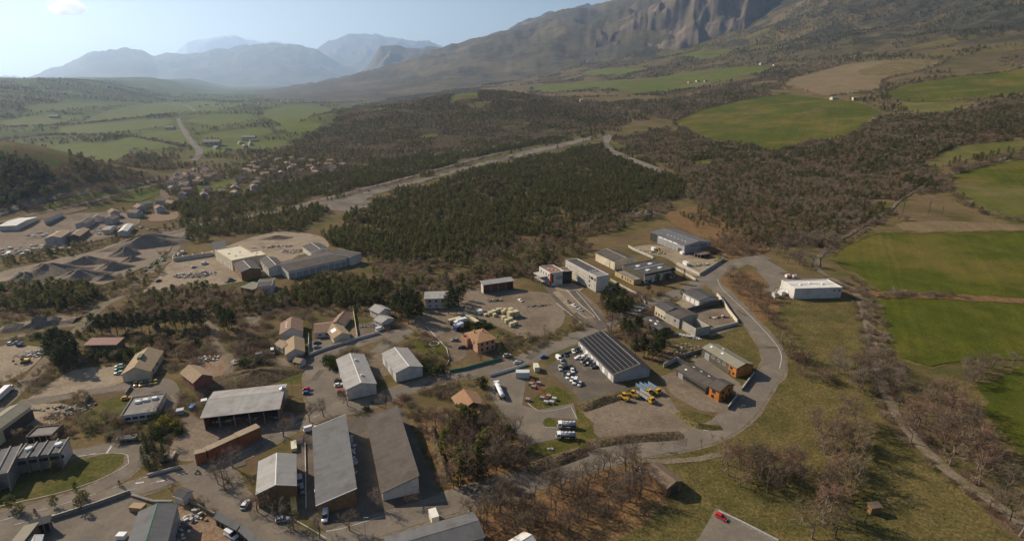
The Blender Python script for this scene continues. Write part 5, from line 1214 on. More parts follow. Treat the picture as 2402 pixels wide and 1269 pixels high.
# ------------------------------------------------------------------ heaps of small goods
def heap(name, label, px, n, rx, ry, size, cols, h=1.0, ang=0, seed=1, m='goods'):
    c = G(*px); r = random.Random(seed); mats_ = []
    for i, cc in enumerate(cols):
        mats_.append(mat('heap_%d_%d_%d' % tuple(int(v * 100) for v in cc), cc, tuple(v * .7 for v in cc), 1.0))
    mb = MB()
    for k in range(n):
        t = r.random() ** .5; a = r.uniform(0, 6.28); x, y = rx * t * math.cos(a), ry * t * math.sin(a)
        s = size * .72 * r.uniform(.5, 1.4); l = s * r.uniform(.8, 2.2); z = h * (1 - t) * r.uniform(.2, 1); ya = r.uniform(0, 3.14)
        ca, sa = math.cos(ya), math.sin(ya); hh = s * r.uniform(.4, 1.0); tl = r.uniform(-.2, .2)
        mb.mi = r.randrange(len(cols))
        b = [(x + ca * i * l / 2 - sa * j * s / 2, y + sa * i * l / 2 + ca * j * s / 2) for i, j in ((-1, -1), (1, -1), (1, 1), (-1, 1))]
        mb.hexa([(p[0], p[1], max(0, z + tl * i)) for p, i in zip(b, (-1, 1, 1, -1))], [(p[0], p[1], max(0, z + tl * i) + hh) for p, i in zip(b, (-1, 1, 1, -1))])
    o = mb.build(name, mats_, None, False, (c.x, c.y, c.z), ang)
    return tag(o, label, None, None, 'stuff')
GREYS = [(.34, .29, .22), (.25, .21, .165), (.42, .37, .29), (.17, .145, .12)]
WOODS = [(.36, .26, .16), (.25, .18, .12), (.5, .42, .3), (.18, .15, .13)]
SCRAP = [(.5, .5, .48), (.12, .11, .11), (.35, .1, .06), (.6, .55, .42), (.2, .2, .22), (.7, .7, .68)]
heap('rubble_pile', 'pale slabs and rubble piled below the lane', (165, 965), 80, 9, 3.5, .9, GREYS, 1.6, .6, 1)
heap('rubble_pile', 'pale stones piled in a row behind the lane wall', (130, 958), 40, 10, 1.2, .8, GREYS, 1.0, .2, 2)
heap('scrap_pile', 'machine scrap piled along the steel hall wall', (425, 1245), 60, 3, 9, .9, SCRAP, 1.4, 0, 3)
heap('scrap_heap', 'jumble of vehicles and scrap in the works yard', (460, 645), 150, 15, 7, 1.1, SCRAP, 2.2, .2, 4)
heap('scrap_row', 'row of scrap along the upper works yard', (640, 580), 60, 18, 3, 1.0, SCRAP, 1.2, .2, 5)
heap('scrap_row', 'scrap and pallets behind the grey works', (690, 590), 60, 12, 5, 1.0, SCRAP, 1.2, .2, 6)
heap('stone_heap', 'pale boulders and blocks before the open barn', (1160, 705), 40, 6, 2.5, 1.0, GREYS, 1.4, .2, 7)
heap('timber_stack', 'planks and beams stacked beside the mason yard', (1625, 818), 70, 9, 5, .8, WOODS, 1.0, -.4, 8)
heap('timber_stack', 'long logs stacked below the pale block wall', (1600, 830), 40, 7, 4, .8, WOODS, .9, -.4, 9)
heap('bag_row', 'white building bags lined up along the mason annex wall', (1612, 790), 40, 8, 1.2, 1.0, [(.62, .6, .58), (.5, .48, .46), (.7, .68, .66)], 1.0, -.55, 10)
heap('scrap_row', 'metal goods lying in the mason yard', (1690, 745), 36, 7, 1.6, .9, SCRAP, 1.0, .1, 11)
heap('stone_heap', 'grey firewood blocks heaped beside the wooden hut', (1492, 1112), 110, 5.5, 4, .5, [(.32, .31, .31), (.22, .21, .2), (.42, .41, .4)], 1.2, .5, 12)
heap('scrap_row', 'machines and parts along the dirt track by the brick house', (478, 845), 60, 8, 4, .9, SCRAP, 1.2, .4, 13)
heap('scrap_row', 'farm machinery beside the mound track', (555, 852), 30, 3, 5, .9, SCRAP, 1.2, .2, 14)
heap('scrap_row', 'building blocks stacked in the yard of the grey house', (862, 765), 60, 7, 4, .7, GREYS, .8, .2, 15)
heap('scrap_row', 'pipes and parts at the corner of the scrap lot', (82, 830), 50, 6, 5, 1.0, SCRAP, 1.0, .2, 16)
heap('scrap_row', 'goods under the open front of the timber hall', (570, 985), 60, 14, 1.6, 1.0, [(.05, .22, .17), (.2, .19, .18), (.45, .44, .42), (.25, .18, .12)], 1.2, .15, 17)
heap('goods_row', 'crates and machines along the depot yard edge', (1530, 592), 60, 13, 2.2, 1.2, [(.5, .45, .35), (.6, .58, .54), (.55, .45, .08), (.2, .19, .18)], 1.3, -.5, 18)
heap('goods_row', 'machines parked at the lower depot wall', (1645, 622), 40, 8, 2.5, 1.1, [(.6, .58, .54), (.35, .33, .3), (.3, .45, .1)], 1.3, .2, 19)
heap('scrap_row', 'vehicles and goods in the trade yards beyond the quarry', (215, 545), 120, 55, 14, 2.0, [(.5, .48, .45), (.3, .27, .24), (.2, .19, .19), (.62, .6, .56)], 1.5, .3, 20)
heap('scrap_row', 'sheds and goods at the left trade yards', (40, 590), 90, 45, 16, 2.0, [(.5, .48, .45), (.35, .3, .26), (.2, .19, .19), (.7, .7, .66)], 1.5, .1, 21)
heap('pallet_row', 'pallets along the side of the long steel roofed shed', (828, 1060), 40, 1.0, 14, 1.0, [(.55, .55, .56), (.4, .4, .42)], .8, .32, 22)
heap('stone_heap', 'boulders in the rough grass beside the villa', (1190, 790), 26, 14, 5, .7, GREYS, .4, 0, 23)
heap('stone_row', 'dark stone ridge across the storage yard', (1262, 718), 40, 9, 1.2, .7, [(.16, .14, .12), (.24, .21, .18)], .8, .25, 24)
heap('rubble_pile', 'pale gravel bags and stones at the end of the truck yard bank', (1650, 1003), 14, 2, 1, .8, GREYS, .6, 0, 25)
heap('scrap_row', 'market boxes and planters beside the road shelter', (468, 1205), 24, 6, 1.2, .8, [(.5, .33, .12), (.6, .58, .52), (.3, .2, .12)], .8, -.6, 26)
# ------------------------------------------------------------------ vehicles
def wheel_mesh(rad, w, key=[{}]):
    k = (rad, w)
    if k not in key[0]:
        t = MB().tube((0, -w / 2, 0), (0, w / 2, 0), rad, rad, 12).mesh('tyre', M['tyre'])
        r_ = MB().tube((0, -w / 2 - .01, 0), (0, w / 2 + .01, 0), rad * .58, rad * .58, 10).mesh('rim', M['rim'])
        key[0][k] = (t, r_)
    return key[0][k]

def add_wheel(root, x, y, rad, w=.2):
    t, r_ = wheel_mesh(rad, w)
    o = link_mesh('wheel', t, root, (x, y, rad)); link_mesh('rim', r_, o)

def loft(mb, secs):
    """secs: list of (x, [(y, z) ...]) closed outlines joined along x"""
    n = len(secs[0][1]); base = len(mb.v)
    for x, o in secs: mb.v += [(x, y, z) for y, z in o]
    for i in range(len(secs) - 1):
        for k in range(n):
            a = base + i * n + k; b = base + i * n + (k + 1) % n
            mb.f.append((a, b, b + n, a + n)); mb.m.append(mb.mi)
    mb.f.append(tuple(base + k for k in reversed(range(n)))); mb.m.append(mb.mi)
    e = base + (len(secs) - 1) * n
    mb.f.append(tuple(e + k for k in range(n))); mb.m.append(mb.mi)

CAR = {}
def car_parts(kind):
    if kind in CAR: return CAR[kind]
    L, Wd, zh, zr, hood, ws, rw, tail = {'hatch': (4.1, 1.76, .88, 1.48, .95, .55, -1.35, -1.85), 'saloon': (4.5, 1.8, .86, 1.43, 1.15, .5, -1.0, -1.6), 'estate': (4.6, 1.82, .92, 1.56, 1.1, .5, -1.75, -2.1), 'van': (5.2, 2.0, 1.15, 2.2, 1.7, 1.15, -2.4, -2.5)}[kind]
    h = Wd / 2; X = L / 2
    def sec(w, z0, z1): return [(-w * .94, z0), (-w, z0 + .18), (-w, z1 - .12), (-w * .9, z1), (w * .9, z1), (w, z1 - .12), (w, z0 + .18), (w * .94, z0)]
    b = MB()
    loft(b, [(-X, sec(h * .90, .34, zh - .12)), (-X + .12, sec(h * .97, .24, zh)), (-X * .45, sec(h, .22, zh + .02)), (X * .25, sec(h, .22, zh + .01)), (X - .75, sec(h * .98, .22, zh - .08)), (X - .12, sec(h * .92, .26, zh - .22)), (X, sec(h * .82, .36, zh - .32))])
    r = MB()      # roof shell over the glasshouse
    wr = h * .80
    r.hexa([(tail + .45 if kind != 'van' else tail + .12, -wr, zr - .07), (ws - .30, -wr, zr - .07), (ws - .30, wr, zr - .07), (tail + .45 if kind != 'van' else tail + .12, wr, zr - .07)],
           [(tail + .55 if kind != 'van' else tail + .2, -wr * .9, zr), (ws - .45, -wr * .9, zr), (ws - .45, wr * .9, zr), (tail + .55 if kind != 'van' else tail + .2, wr * .9, zr)])
    g = MB()
    g.hexa([(tail, -h * .93, zh - .03), (hood - .1, -h * .93, zh - .03), (hood - .1, h * .93, zh - .03), (tail, h * .93, zh - .03)],
           [(tail + .45 if kind != 'van' else tail + .12, -wr, zr - .072), (ws - .30, -wr, zr - .072), (ws - .30, wr, zr - .072), (tail + .45 if kind != 'van' else tail + .12, wr, zr - .072)])
    p = MB()     # pillars / solid side panels
    for s in (-1, 1):
        for x0, x1 in (((-.15, -.02),) if kind != 'van' else ((tail + .1, .45),)):
            p.hexa([(x0, s * h * .935, zh - .02), (x1, s * h * .935, zh - .02), (x1, s * h * .90, zh - .02), (x0, s * h * .90, zh - .02)],
                   [(x0, s * wr * 1.01, zr - .075), (x1, s * wr * 1.01, zr - .075), (x1, s * wr * .95, zr - .075), (x0, s * wr * .95, zr - .075)])
    fl = MB().box(X - .16, X + .015, -h * .78, -h * .42, zh - .36, zh - .24); fr = MB().box(X - .16, X + .015, h * .42, h * .78, zh - .36, zh - .24)
    tl = MB().box(-X - .012, -X + .1, -h * .82, -h * .6, zh - .34, zh - .14); t2 = MB().box(-X - .012, -X + .1, h * .6, h * .82, zh - .34, zh - .14)
    CAR[kind] = dict(L=L, h=h, X=X, body=b.mesh('body', M['paint_body'], True), roof=r.mesh('roof', M['paint_body']), glass=g.mesh('windows', M['car_glass']), pil=p.mesh('pillars', M['paint_body']),
                     lamps=[('headlight', fl.mesh('headlight', M['lamp_clear'])), ('headlight', fr.mesh('headlight', M['lamp_clear'])), ('taillight', tl.mesh('taillight', M['lamp_red'])), ('taillight', t2.mesh('taillight', M['lamp_red']))])
    return CAR[kind]

COL = {'white': (.78, .77, .74), 'silver': (.45, .45, .45), 'grey': (.20, .20, .205), 'black': (.018, .018, .02), 'dark blue': (.02, .03, .08), 'blue': (.04, .09, .30), 'red': (.50, .02, .015), 'yellow': (.62, .36, .03), 'brown': (.12, .08, .055), 'green': (.05, .16, .09), 'dark green': (.02, .06, .04), 'pale green': (.35, .45, .38), 'yellow green': (.35, .34, .06)}
def heading(px, v):
    a = G(*px); b = G(px[0] + v[0], px[1] + v[1]); d = b - a
    return a, math.atan2(d.y, d.x)

def car(px, v, colour, label, kind='hatch', group=None, z=.075):
    p, ang = heading(px, v); c = car_parts(kind)
    o = thing('parked_car' if kind != 'van' else 'van', label, 'car' if kind != 'van' else 'van', (p.x, p.y, p.z + z), ang, group)
    col4 = (*COL[colour], 1)
    for nm, me in (('body', c['body']), ('roof', c['roof']), ('windows', c['glass']), ('pillars', c['pil'])):
        q = link_mesh(nm, me, o); q.color = col4
    for nm, me in c['lamps']: link_mesh(nm, me, o)
    rad = .31 if kind != 'van' else .36
    for x in (-c['X'] * .60, c['X'] * .62):
        for s in (-1, 1): add_wheel(o, x, s * (c['h'] - .1), rad)
    return o
LOT = 'cars parked in the car lot'
for q in (((1312, 844), (12, 10), 'white', 'white pickup sized van at the upper left corner of the car lot', 'van'), ((1318.6, 851), (12, 10), 'grey', 'dark estate car just behind the white van at the lot corner', 'estate'),
          ((1325.8, 833.6), (8, 10), 'dark blue', 'dark teal car standing alone near the top of the car lot', 'hatch'), ((1345, 826.4), (8, 10), 'white', 'white car beside the dark pair under the lot edge wall', 'hatch'),
          ((1354, 823), (8, 10), 'black', 'black car between the white car and the dark green one', 'hatch'), ((1363, 820.5), (8, 10), 'dark green', 'dark green car in the upper corner of the lot', 'estate'),
          ((1356, 841), (-12, 3), 'white', 'white car at the outer end of the middle row', 'hatch'), ((1366, 841), (-12, 3), 'white', 'second white car of the middle row', 'hatch'), ((1372, 835.5), (-12, 3), 'white', 'white car at the upper side of the middle row', 'hatch'),
          ((1383, 836), (-12, 3), 'white', 'white car close to the solar hall in the middle row', 'hatch'), ((1381, 843), (-12, 3), 'silver', 'silver grey car in the middle row', 'saloon'), ((1393, 841), (-12, 4), 'yellow green', 'yellow green car against the solar hall wall', 'hatch'),
          ((1374, 848.5), (-12, 3), 'black', 'black car in the middle of the middle row', 'saloon'), ((1386, 848.5), (-12, 3), 'grey', 'dark grey car in the middle row', 'saloon'), ((1367, 854.5), (12, 8), 'brown', 'brown convertible like car left of the dark rows', 'saloon'),
          ((1380, 855), (-12, 3), 'black', 'low black car beside the grey one', 'hatch'), ((1391, 855), (-12, 3), 'grey', 'grey car above the last black saloon', 'saloon'), ((1395.8, 863), (-12, 2), 'black', 'black saloon at the lower end of the middle row', 'saloon'),
          ((1314.2, 865.5), (3, 10), 'silver', 'silver brown estate car at the outer side of the lower row', 'estate'), ((1326.5, 862), (2, -10), 'black', 'black car next to the silver brown estate', 'estate'), ((1338.5, 862), (2, -10), 'black', 'black hatchback behind the lone white car', 'hatch'),
          ((1343.4, 871.5), (4, 10), 'white', 'white car alone in the inner lower row', 'hatch'), ((1325.2, 877.5), (-4, 10), 'dark green', 'dark car above the white ones of the lower row', 'hatch'), ((1332.4, 885.5), (-3, 10), 'white', 'white car in the lower row beside the grass', 'estate'),
          ((1343.5, 883), (-3, 10), 'dark blue', 'dark car wedged behind the white lower row', 'hatch'), ((1341.8, 892.3), (-4, 10), 'white', 'white car left of the white van', 'hatch'), ((1349.5, 897.5), (-5, 10), 'white', 'tall white van in the lower row of the lot', 'van'), ((1360, 903), (-5, 10), 'silver', 'silver car at the lower end of the lot', 'hatch')):
    car(*q, group=LOT)
for q in (((1331, 709), (10, 6), 'grey', 'grey car uppermost on the office drive', 'saloon'), ((1347, 719), (10, 5), 'white', 'white car in the middle on the office drive', 'saloon'), ((1361, 728), (10, 4), 'silver', 'silver car lowest on the office drive', 'saloon'),
          ((1221, 706.5), (10, 6), 'white', 'white car alone in the storage yard', 'saloon'), ((1067, 800), (-10, 0), 'grey', 'grey green car beside the villa steps', 'estate'), ((1083, 817), (-10, 0), 'dark blue', 'dark car in front of the villa', 'estate'),
          ((1275, 838.5), (10, -2), 'blue', 'dark blue car on the road above the fuel yard', 'saloon'), ((1505, 729), (-10, 4), 'silver', 'silver blue car on the lane between the pine clumps', 'saloon'), ((1626, 722), (10, -2), 'blue', 'blue car in front of the garage block', 'saloon'),
          ((744, 806), (10, -2), 'black', 'dark car on the bungalow drive near the house', 'hatch'), ((744, 816), (10, -2), 'grey', 'dark car on the bungalow drive near the wall', 'hatch'), ((1190, 836), (10, -2), 'white', 'white car under the dark tree beside the villa', 'estate'), ((1214, 852), (10, -2), 'silver', 'silver car passing the fuel yard fence on the road', 'hatch'),
          ((281, 861), (-10, 1), 'silver', 'silver car beside the barn wall', 'estate'), ((281, 868), (-10, 1), 'green', 'green white car in the middle beside the barn', 'estate'), ((280, 877), (-10, 1), 'pale green', 'pale green car nearest the barn front', 'estate'),
          ((319, 903.5), (-2, 10), 'yellow', 'yellow car at the left end of the row by the flat office', 'hatch'), ((331.5, 903.5), (-2, 10), 'yellow', 'second yellow car of the row by the flat office', 'hatch'), ((343, 902), (-2, 10), 'brown', 'dark car in the middle of the yellow row', 'hatch'), ((354.5, 899.5), (-2, 10), 'yellow', 'yellow car with dark sides fourth in the row', 'hatch'), ((365, 898), (-2, 10), 'yellow', 'yellow car at the right end of the row', 'hatch'), ((297, 936), (10, -2), 'yellow', 'lone yellow car at the corner of the flat office', 'hatch'),
          ((722, 915.5), (10, 0), 'red', 'red car on the verge across from the white hall', 'hatch'), ((721.5, 924), (10, 0), 'blue', 'pale blue car beside the red one on the verge', 'hatch'), ((793.5, 894), (10, -2), 'black', 'dark car at the side of the white hall', 'hatch'), ((795, 905), (10, -2), 'white', 'white car at the side of the white hall', 'hatch'),
          ((1691, 1215), (10, 6), 'red', 'bright red car beside the stone wall', 'hatch'), ((26, 808), (10, -1), 'white', 'white car at the scrap lot edge', 'hatch'), ((43, 806), (10, -1), 'silver', 'silver car second at the scrap lot edge', 'hatch'), ((50, 812), (10, -1), 'black', 'black car third at the scrap lot edge', 'hatch'),
          ((763, 1214), (-1, 10), 'white', 'white van parked in the shadow before the ochre shed end', 'van'), ((576, 1186), (6, -10), 'white', 'white car by the trees at the workshop corner', 'estate'), ((664, 1221), (10, -2), 'silver', 'silver car under the bare trees by the gate', 'estate'), ((728, 1009), (10, -3), 'white', 'white van at the gate of the steel roofed shed', 'van'), ((543, 1258), (10, 6), 'white', 'white minibus beside the road shelter', 'van'), ((744, 1160), (1, 10), 'white', 'white box car against the shed wall', 'hatch'),
          ((704, 1132), (1, 10), 'silver', 'silver van in the workshop shadow', 'van'), ((709, 1152), (1, 10), 'grey', 'grey car behind the silver van in the shadow', 'hatch'),
          ((612, 836), (10, -2), 'silver', 'silver van on the drive behind the tan gable house', 'van'), ((640, 828), (1, 10), 'white', 'white van near the tan gable house', 'van'), ((892, 775), (10, -3), 'white', 'white pickup in the yard of blocks', 'van'), ((1714, 648), (6, -10), 'grey', 'grey car on the loop road by the depot', 'hatch'),
          ((410, 599), (6, 10), 'silver', 'pale car in the upper row of the scrap yard', 'hatch'), ((419, 598), (6, 10), 'white', 'white car in the upper row of the scrap yard', 'hatch'), ((430, 594), (10, -3), 'white', 'white van in the upper scrap yard', 'van'), ((384, 612), (10, -3), 'pale green', 'pale green car at the scrap yard entrance', 'hatch'), ((340, 636), (10, -6), 'grey', 'dark car along the quarry track', 'hatch'), ((352, 627), (10, -6), 'silver', 'silver car along the quarry track', 'hatch'), ((366, 618), (10, -6), 'green', 'greenish car along the quarry track', 'hatch'), ((378, 609), (10, -6), 'white', 'white car at the end of the track row', 'hatch'), ((372, 660), (10, -4), 'dark blue', 'dark blue car in the pale works yard', 'estate'), ((455, 628), (10, -2), 'silver', 'silver car before the concrete bays', 'hatch'), ((480, 620), (10, -2), 'white', 'white flatbed beside the concrete bays', 'van')):
    car(*q)

def truck(px, v, label, cab, body, L=7.5, kind='tank', name='truck', bodycol=None, axles=3, z=.075):
    p, ang = heading(px, v)
    o = thing(name, label, 'truck', (p.x, p.y, p.z + z), ang)
    X = L / 2; w = 1.2
    MB().box(-X, X - .2, -.45, .45, .65, .95).build('chassis', M['chassis'], o)
    c = MB(); loft(c, [(X - 1.9, [(-w, .7), (w, .7), (w, 2.75), (-w, 2.75)]), (X - .45, [(-w, .6), (w, .6), (w, 2.6), (-w, 2.6)]), (X, [(-w * .96, .6), (w * .96, .6), (w * .93, 1.6), (-w * .93, 1.6)])])
    q = c.build('cab', M['paint_body'], o); q.color = (*COL[cab], 1)
    MB().hexa([(X - .10, -w * .88, 1.6), (X - .10, w * .88, 1.6), (X + .02, w * .88, 1.62), (X + .02, -w * .88, 1.62)], [(X - .46, -w * .86, 2.45), (X - .46, w * .86, 2.45), (X - .40, w * .86, 2.5), (X - .40, -w * .86, 2.5)]).build('windscreen', M['car_glass'], o)
    for s in (-1, 1):
        MB().box(X - 1.5, X - .65, s * w - (.02 if s > 0 else .01), s * w + (.01 if s > 0 else .02), 1.65, 2.4).build('side_window', M['car_glass'], o)
        MB().box(X - .05, X + .03, s * .95 - .16, s * .95 + .16, .8, 1.0).build('headlight', M['lamp_clear'], o)
    bc = (*(bodycol or (.6, .6, .6)), 1)
    if kind == 'tank':
        t = MB(); n = 14
        ring = lambda x, k: (x, [(1.15 * k * math.cos(6.28318 * i / n), 1.95 + .85 * k * math.sin(6.28318 * i / n)) for i in range(n)])
        loft(t, [ring(-X - .05, .7), ring(-X + .2, 1), ring(X - 2.4, 1), ring(X - 2.15, .7)])
        q = t.build('tank', M['paint_body'], o, True); q.color = bc
        for k in range(4):
            x = -X + .9 + k * (L - 3.4) / 3
            MB().box(x - .35, x + .35, -.35, .35, 2.78, 2.98).build('hatch', M['trim_white'], o)
    elif kind == 'box':
        q = MB().box(-X - .05, X - 2.05, -1.22, 1.22, 1.0, 3.5).build('box_body', M['paint_body'], o); q.color = bc
        MB().box(-X - .08, -X - .052, -1.1, 1.1, 1.1, 3.4).build('rear_door', M['door_grey'], o)
    elif kind == 'dump':
        b = MB()
        b.box(-X - .2, X - 2.1, -1.2, -1.1, 1.1, 2.6).box(-X - .2, X - 2.1, 1.1, 1.2, 1.1, 2.6).box(X - 2.2, X - 2.1, -1.1, 1.1, 1.1, 2.9).box(-X - .2, X - 2.2, -1.1, 1.1, 1.05, 1.2)
        for k in range(5):
            x = -X + .2 + k * (L - 2.6) / 4
            b.box(x - .06, x + .06, -1.28, -1.2, 1.1, 2.55).box(x - .06, x + .06, 1.2, 1.28, 1.1, 2.55)
        q = b.build('tipper_body', M['paint_body'], o); q.color = bc
        MB().hexa([(-X - .1, -1.09, 1.2), (X - 2.25, -1.09, 1.2), (X - 2.25, 1.09, 1.2), (-X - .1, 1.09, 1.2)], [(-X + .4, -.9, 1.7), (X - 2.8, -.9, 1.9), (X - 2.8, .9, 1.9), (-X + .4, .9, 1.7)]).build('load', M['gravel'], o)
    xs = [X - .9, -X + .8, -X + 2.0][:axles] if L < 9 else [X - .9, X - 3.2, -X + .8, -X + 2.0, -X + 3.2]
    for x in xs:
        for s in (-1, 1): add_wheel(o, x, s * 1.02, .48, .3)
    return o
truck((1329, 1003), (-10, 0), 'grey tanker truck with white cab, upper of the two on the lawn edge', 'white', None, 7.8, 'tank', bodycol=(.34, .34, .38))
truck((1327, 1028), (-10, 0), 'grey tanker truck with white cab, lower of the two on the lawn edge', 'white', None, 7.8, 'tank', bodycol=(.34, .34, .38))
truck((1171, 920), (-5, -11), 'long white tanker lorry standing in the fuel yard', 'white', None, 13.5, 'tank', bodycol=(.72, .72, .70))
truck((1511, 918), (11, 7), 'blue tipper truck with yellow cab next to the pale arm', 'yellow', None, 8.5, 'dump', bodycol=(.20, .33, .47))
truck((1531, 917), (11, 7), 'blue tipper truck with yellow cab at the shadow edge', 'yellow', None, 8.5, 'dump', bodycol=(.20, .33, .47))
truck((1514, 936), (11, 7), 'grey tipper truck with yellow cab in front of the blue ones', 'yellow', None, 9.5, 'dump', bodycol=(.42, .42, .40))
truck((1079, 761), (-11, 3), 'white box truck parked between the slatted wagons', 'white', None, 8.5, 'box', bodycol=(.72, .71, .69))
truck((1076, 773), (-10, 5), 'smaller truck with blue cab and white box in the villa yard', 'blue', None, 6.5, 'box', bodycol=(.60, .60, .66), axles=2)
truck((10, 930), (10, -9), 'long white semitrailer at the left edge of the frame', 'white', None, 13, 'box', bodycol=(.74, .73, .70))

def loader(px, v, label, colour='yellow'):
    p, ang = heading(px, v); o = thing('wheel_loader', label, 'loader', (p.x, p.y, .075), ang); c4 = (*COL[colour], 1)
    q = MB().taper(-2.8, -.3, -.9, .9, .9, 2.1, .15).build('engine_cover', M['paint_body'], o); q.color = c4
    q = MB().taper(-.3, .9, -.8, .8, .9, 2.0, .05).build('frame', M['paint_body'], o); q.color = c4
    MB().taper(-.7, .7, -.7, .7, 2.1, 3.2, .12).build('cab_glass', M['car_glass'], o)
    q = MB().box(-.75, .75, -.75, .75, 3.2, 3.34).build('cab_roof', M['paint_body'], o); q.color = c4
    for s in (-.6, .6):
        q = MB().tube((.5, s, 1.8), (2.4, s, .8), .14, .12, 6).build('lift_arm', M['paint_body'], o); q.color = c4
    q = MB().prism([(2.3, .2), (3.3, .15), (3.4, .3), (2.6, .5), (2.6, 1.2), (2.3, 1.2)], 'y', -1.3, 1.3).build('bucket', M['paint_body'], o); q.color = c4
    for x in (-1.8, 1.2):
        for s in (-1, 1): add_wheel(o, x, s * 1.0, .72, .5)
loader((1463, 937), (-9, -4), 'yellow wheel loader at the outer end of the truck group')
loader((1484, 931), (-9, -3), 'yellow wheel loader beside the grey tipper')
loader((1545, 590), (9, 6), 'pale yellow loader in the depot yard', 'yellow')

def digger(px, v, label, colour='yellow', arm=1.0):
    p, ang = heading(px, v); o = thing('excavator', label, 'excavator', (p.x, p.y, p.z + .075), ang); c4 = (*COL[colour], 1)
    for s in (-1, 1):
        MB().prism([(-1.6, .1), (1.6, .1), (1.9, .45), (1.6, .8), (-1.6, .8), (-1.9, .45)], 'y', s * 1.1 - .28, s * 1.1 + .28).build('track', M['tyre'], o)
    q = MB().taper(-1.9, 1.2, -1.2, 1.2, .9, 1.9, .1).build('body', M['paint_body'], o); q.color = c4
    MB().taper(.1, 1.3, .2, 1.15, 1.9, 2.9, .1).build('cab', M['car_glass'], o)
    q = MB().tube((1.0, -.3, 1.7), (3.4 * arm, -.3, 4.2), .26, .22, 6).build('boom', M['paint_body'], o); q.color = c4
    q = MB().tube((3.4 * arm, -.3, 4.2), (5.2 * arm, -.3, 1.8), .2, .15, 6).build('dipper_arm', M['paint_body'], o); q.color = c4
    q = MB().prism([(4.8 * arm, 1.7), (5.5 * arm, 1.7), (5.4 * arm, .7), (4.7 * arm, .9)], 'y', -.75, .15).build('bucket', M['chassis'], o)
digger((60, 850), (-10, 1), 'yellow excavator at the lower side of the scrap lot')
digger((1688, 612), (-10, 3), 'green crane arm machine at the depot yard corner', 'yellow green', 1.1)
digger((1580, 556), (8, 6), 'small pale digger behind the depot hall', 'white', .8)

# tractor with loader in front of the white hall
p, ang = heading((800, 925), (10, -2))
o = thing('tractor', 'red farm tractor beside the white hall corner', 'tractor', (p.x, p.y, .075), ang)
for nm, g, m_ in (('bonnet', MB().taper(.2, 2.2, -.45, .45, .8, 1.55, .08), 'paint_body'), ('body', MB().box(-1.2, .2, -.7, .7, .7, 1.3), 'paint_body'), ('cab', MB().taper(-1.1, .3, -.7, .7, 1.3, 2.5, .1), 'car_glass'), ('cab_roof', MB().box(-1.15, .3, -.75, .75, 2.5, 2.62), 'paint_body')):
    q = g.build(nm, M[m_], o); q.color = (*COL['red'], 1)
for s in (-1, 1):
    add_wheel(o, -.8, s * .95, .8, .42); add_wheel(o, 1.6, s * .75, .5, .3)
p, ang = heading((812, 926), (10, 4))
o = thing('hay_rake', 'red hay machine with steel arms beside the tractor', 'farm machine', (p.x, p.y, .075), ang)
q = MB().box(-2.0, 2.0, -.12, .12, .7, .95).build('frame', M['paint_body'], o); q.color = (*COL['red'], 1)
for k in range(4):
    MB().tube((-1.5 + k, -.9, .55), (-1.5 + k, .9, .55), .5, .5, 9).build('rotor', M['steel'], o)
for s in (-1, 1): add_wheel(o, 0, s * .9, .4, .25)

# tipper trailer by the grass island
p, ang = heading((299, 1034), (10, -1))
o = thing('tipper_trailer', 'grey tipper trailer parked at the end of the grass island', 'trailer', (p.x, p.y, .11), ang)
b = MB().box(-3.4, 3.4, -1.2, -1.1, 1.1, 1.9).box(-3.4, 3.4, 1.1, 1.2, 1.1, 1.9).box(-3.4, -3.3, -1.1, 1.1, 1.1, 1.9).box(3.3, 3.4, -1.1, 1.1, 1.1, 1.9).box(-3.3, 3.3, -1.1, 1.1, 1.0, 1.1)
b.build('tray', M['steel'], o)
MB().hexa([(-3.2, -1.08, 1.1), (3.2, -1.08, 1.1), (3.2, 1.08, 1.1), (-3.2, 1.08, 1.1)], [(-2.2, -.5, 1.75), (1.6, -.5, 1.9), (1.6, .5, 1.9), (-2.2, .5, 1.75)]).build('load', M['gravel'], o)
MB().box(3.4, 4.8, -.08, .08, .7, .85).build('drawbar', M['chassis'], o)
for x in (-1.0, .2):
    for s in (-1, 1): add_wheel(o, x, s * 1.0, .45, .28)

# ------------------------------------------------------------------ containers, crates, wagons
def container(px, v, label, L, Wd, h, colour, name='container', z=.075, doors=True, cat='container', group=None):
    p, ang = heading(px, v); o = thing(name, label, cat, (p.x, p.y, p.z + z), ang, group); c4 = (*colour, 1)
    q = MB().box(-L / 2, L / 2, -Wd / 2, Wd / 2, .12, h).build('shell', M['paint_body'], o); q.color = c4
    q = MB().box(-L / 2 - .04, L / 2 + .04, -Wd / 2 - .04, Wd / 2 + .04, h + .002, h + .09).build('lid', M['paint_body'], o); q.color = tuple(min(1, x * 1.1) for x in colour) + (1,)
    for s in (-1, 1):
        for t in (-1, 1): MB().box(s * L / 2 - .1 - .05 * s, s * L / 2 + .1 - .05 * s, t * Wd / 2 - .1 - .05 * t, t * Wd / 2 + .1 - .05 * t, 0, .119).build('foot', M['chassis'], o)
    if doors: MB().box(-L / 2 - .045, -L / 2 - .002, -Wd / 2 + .12, Wd / 2 - .12, .25, h - .12).build('door', M['door_grey'], o)
    return o
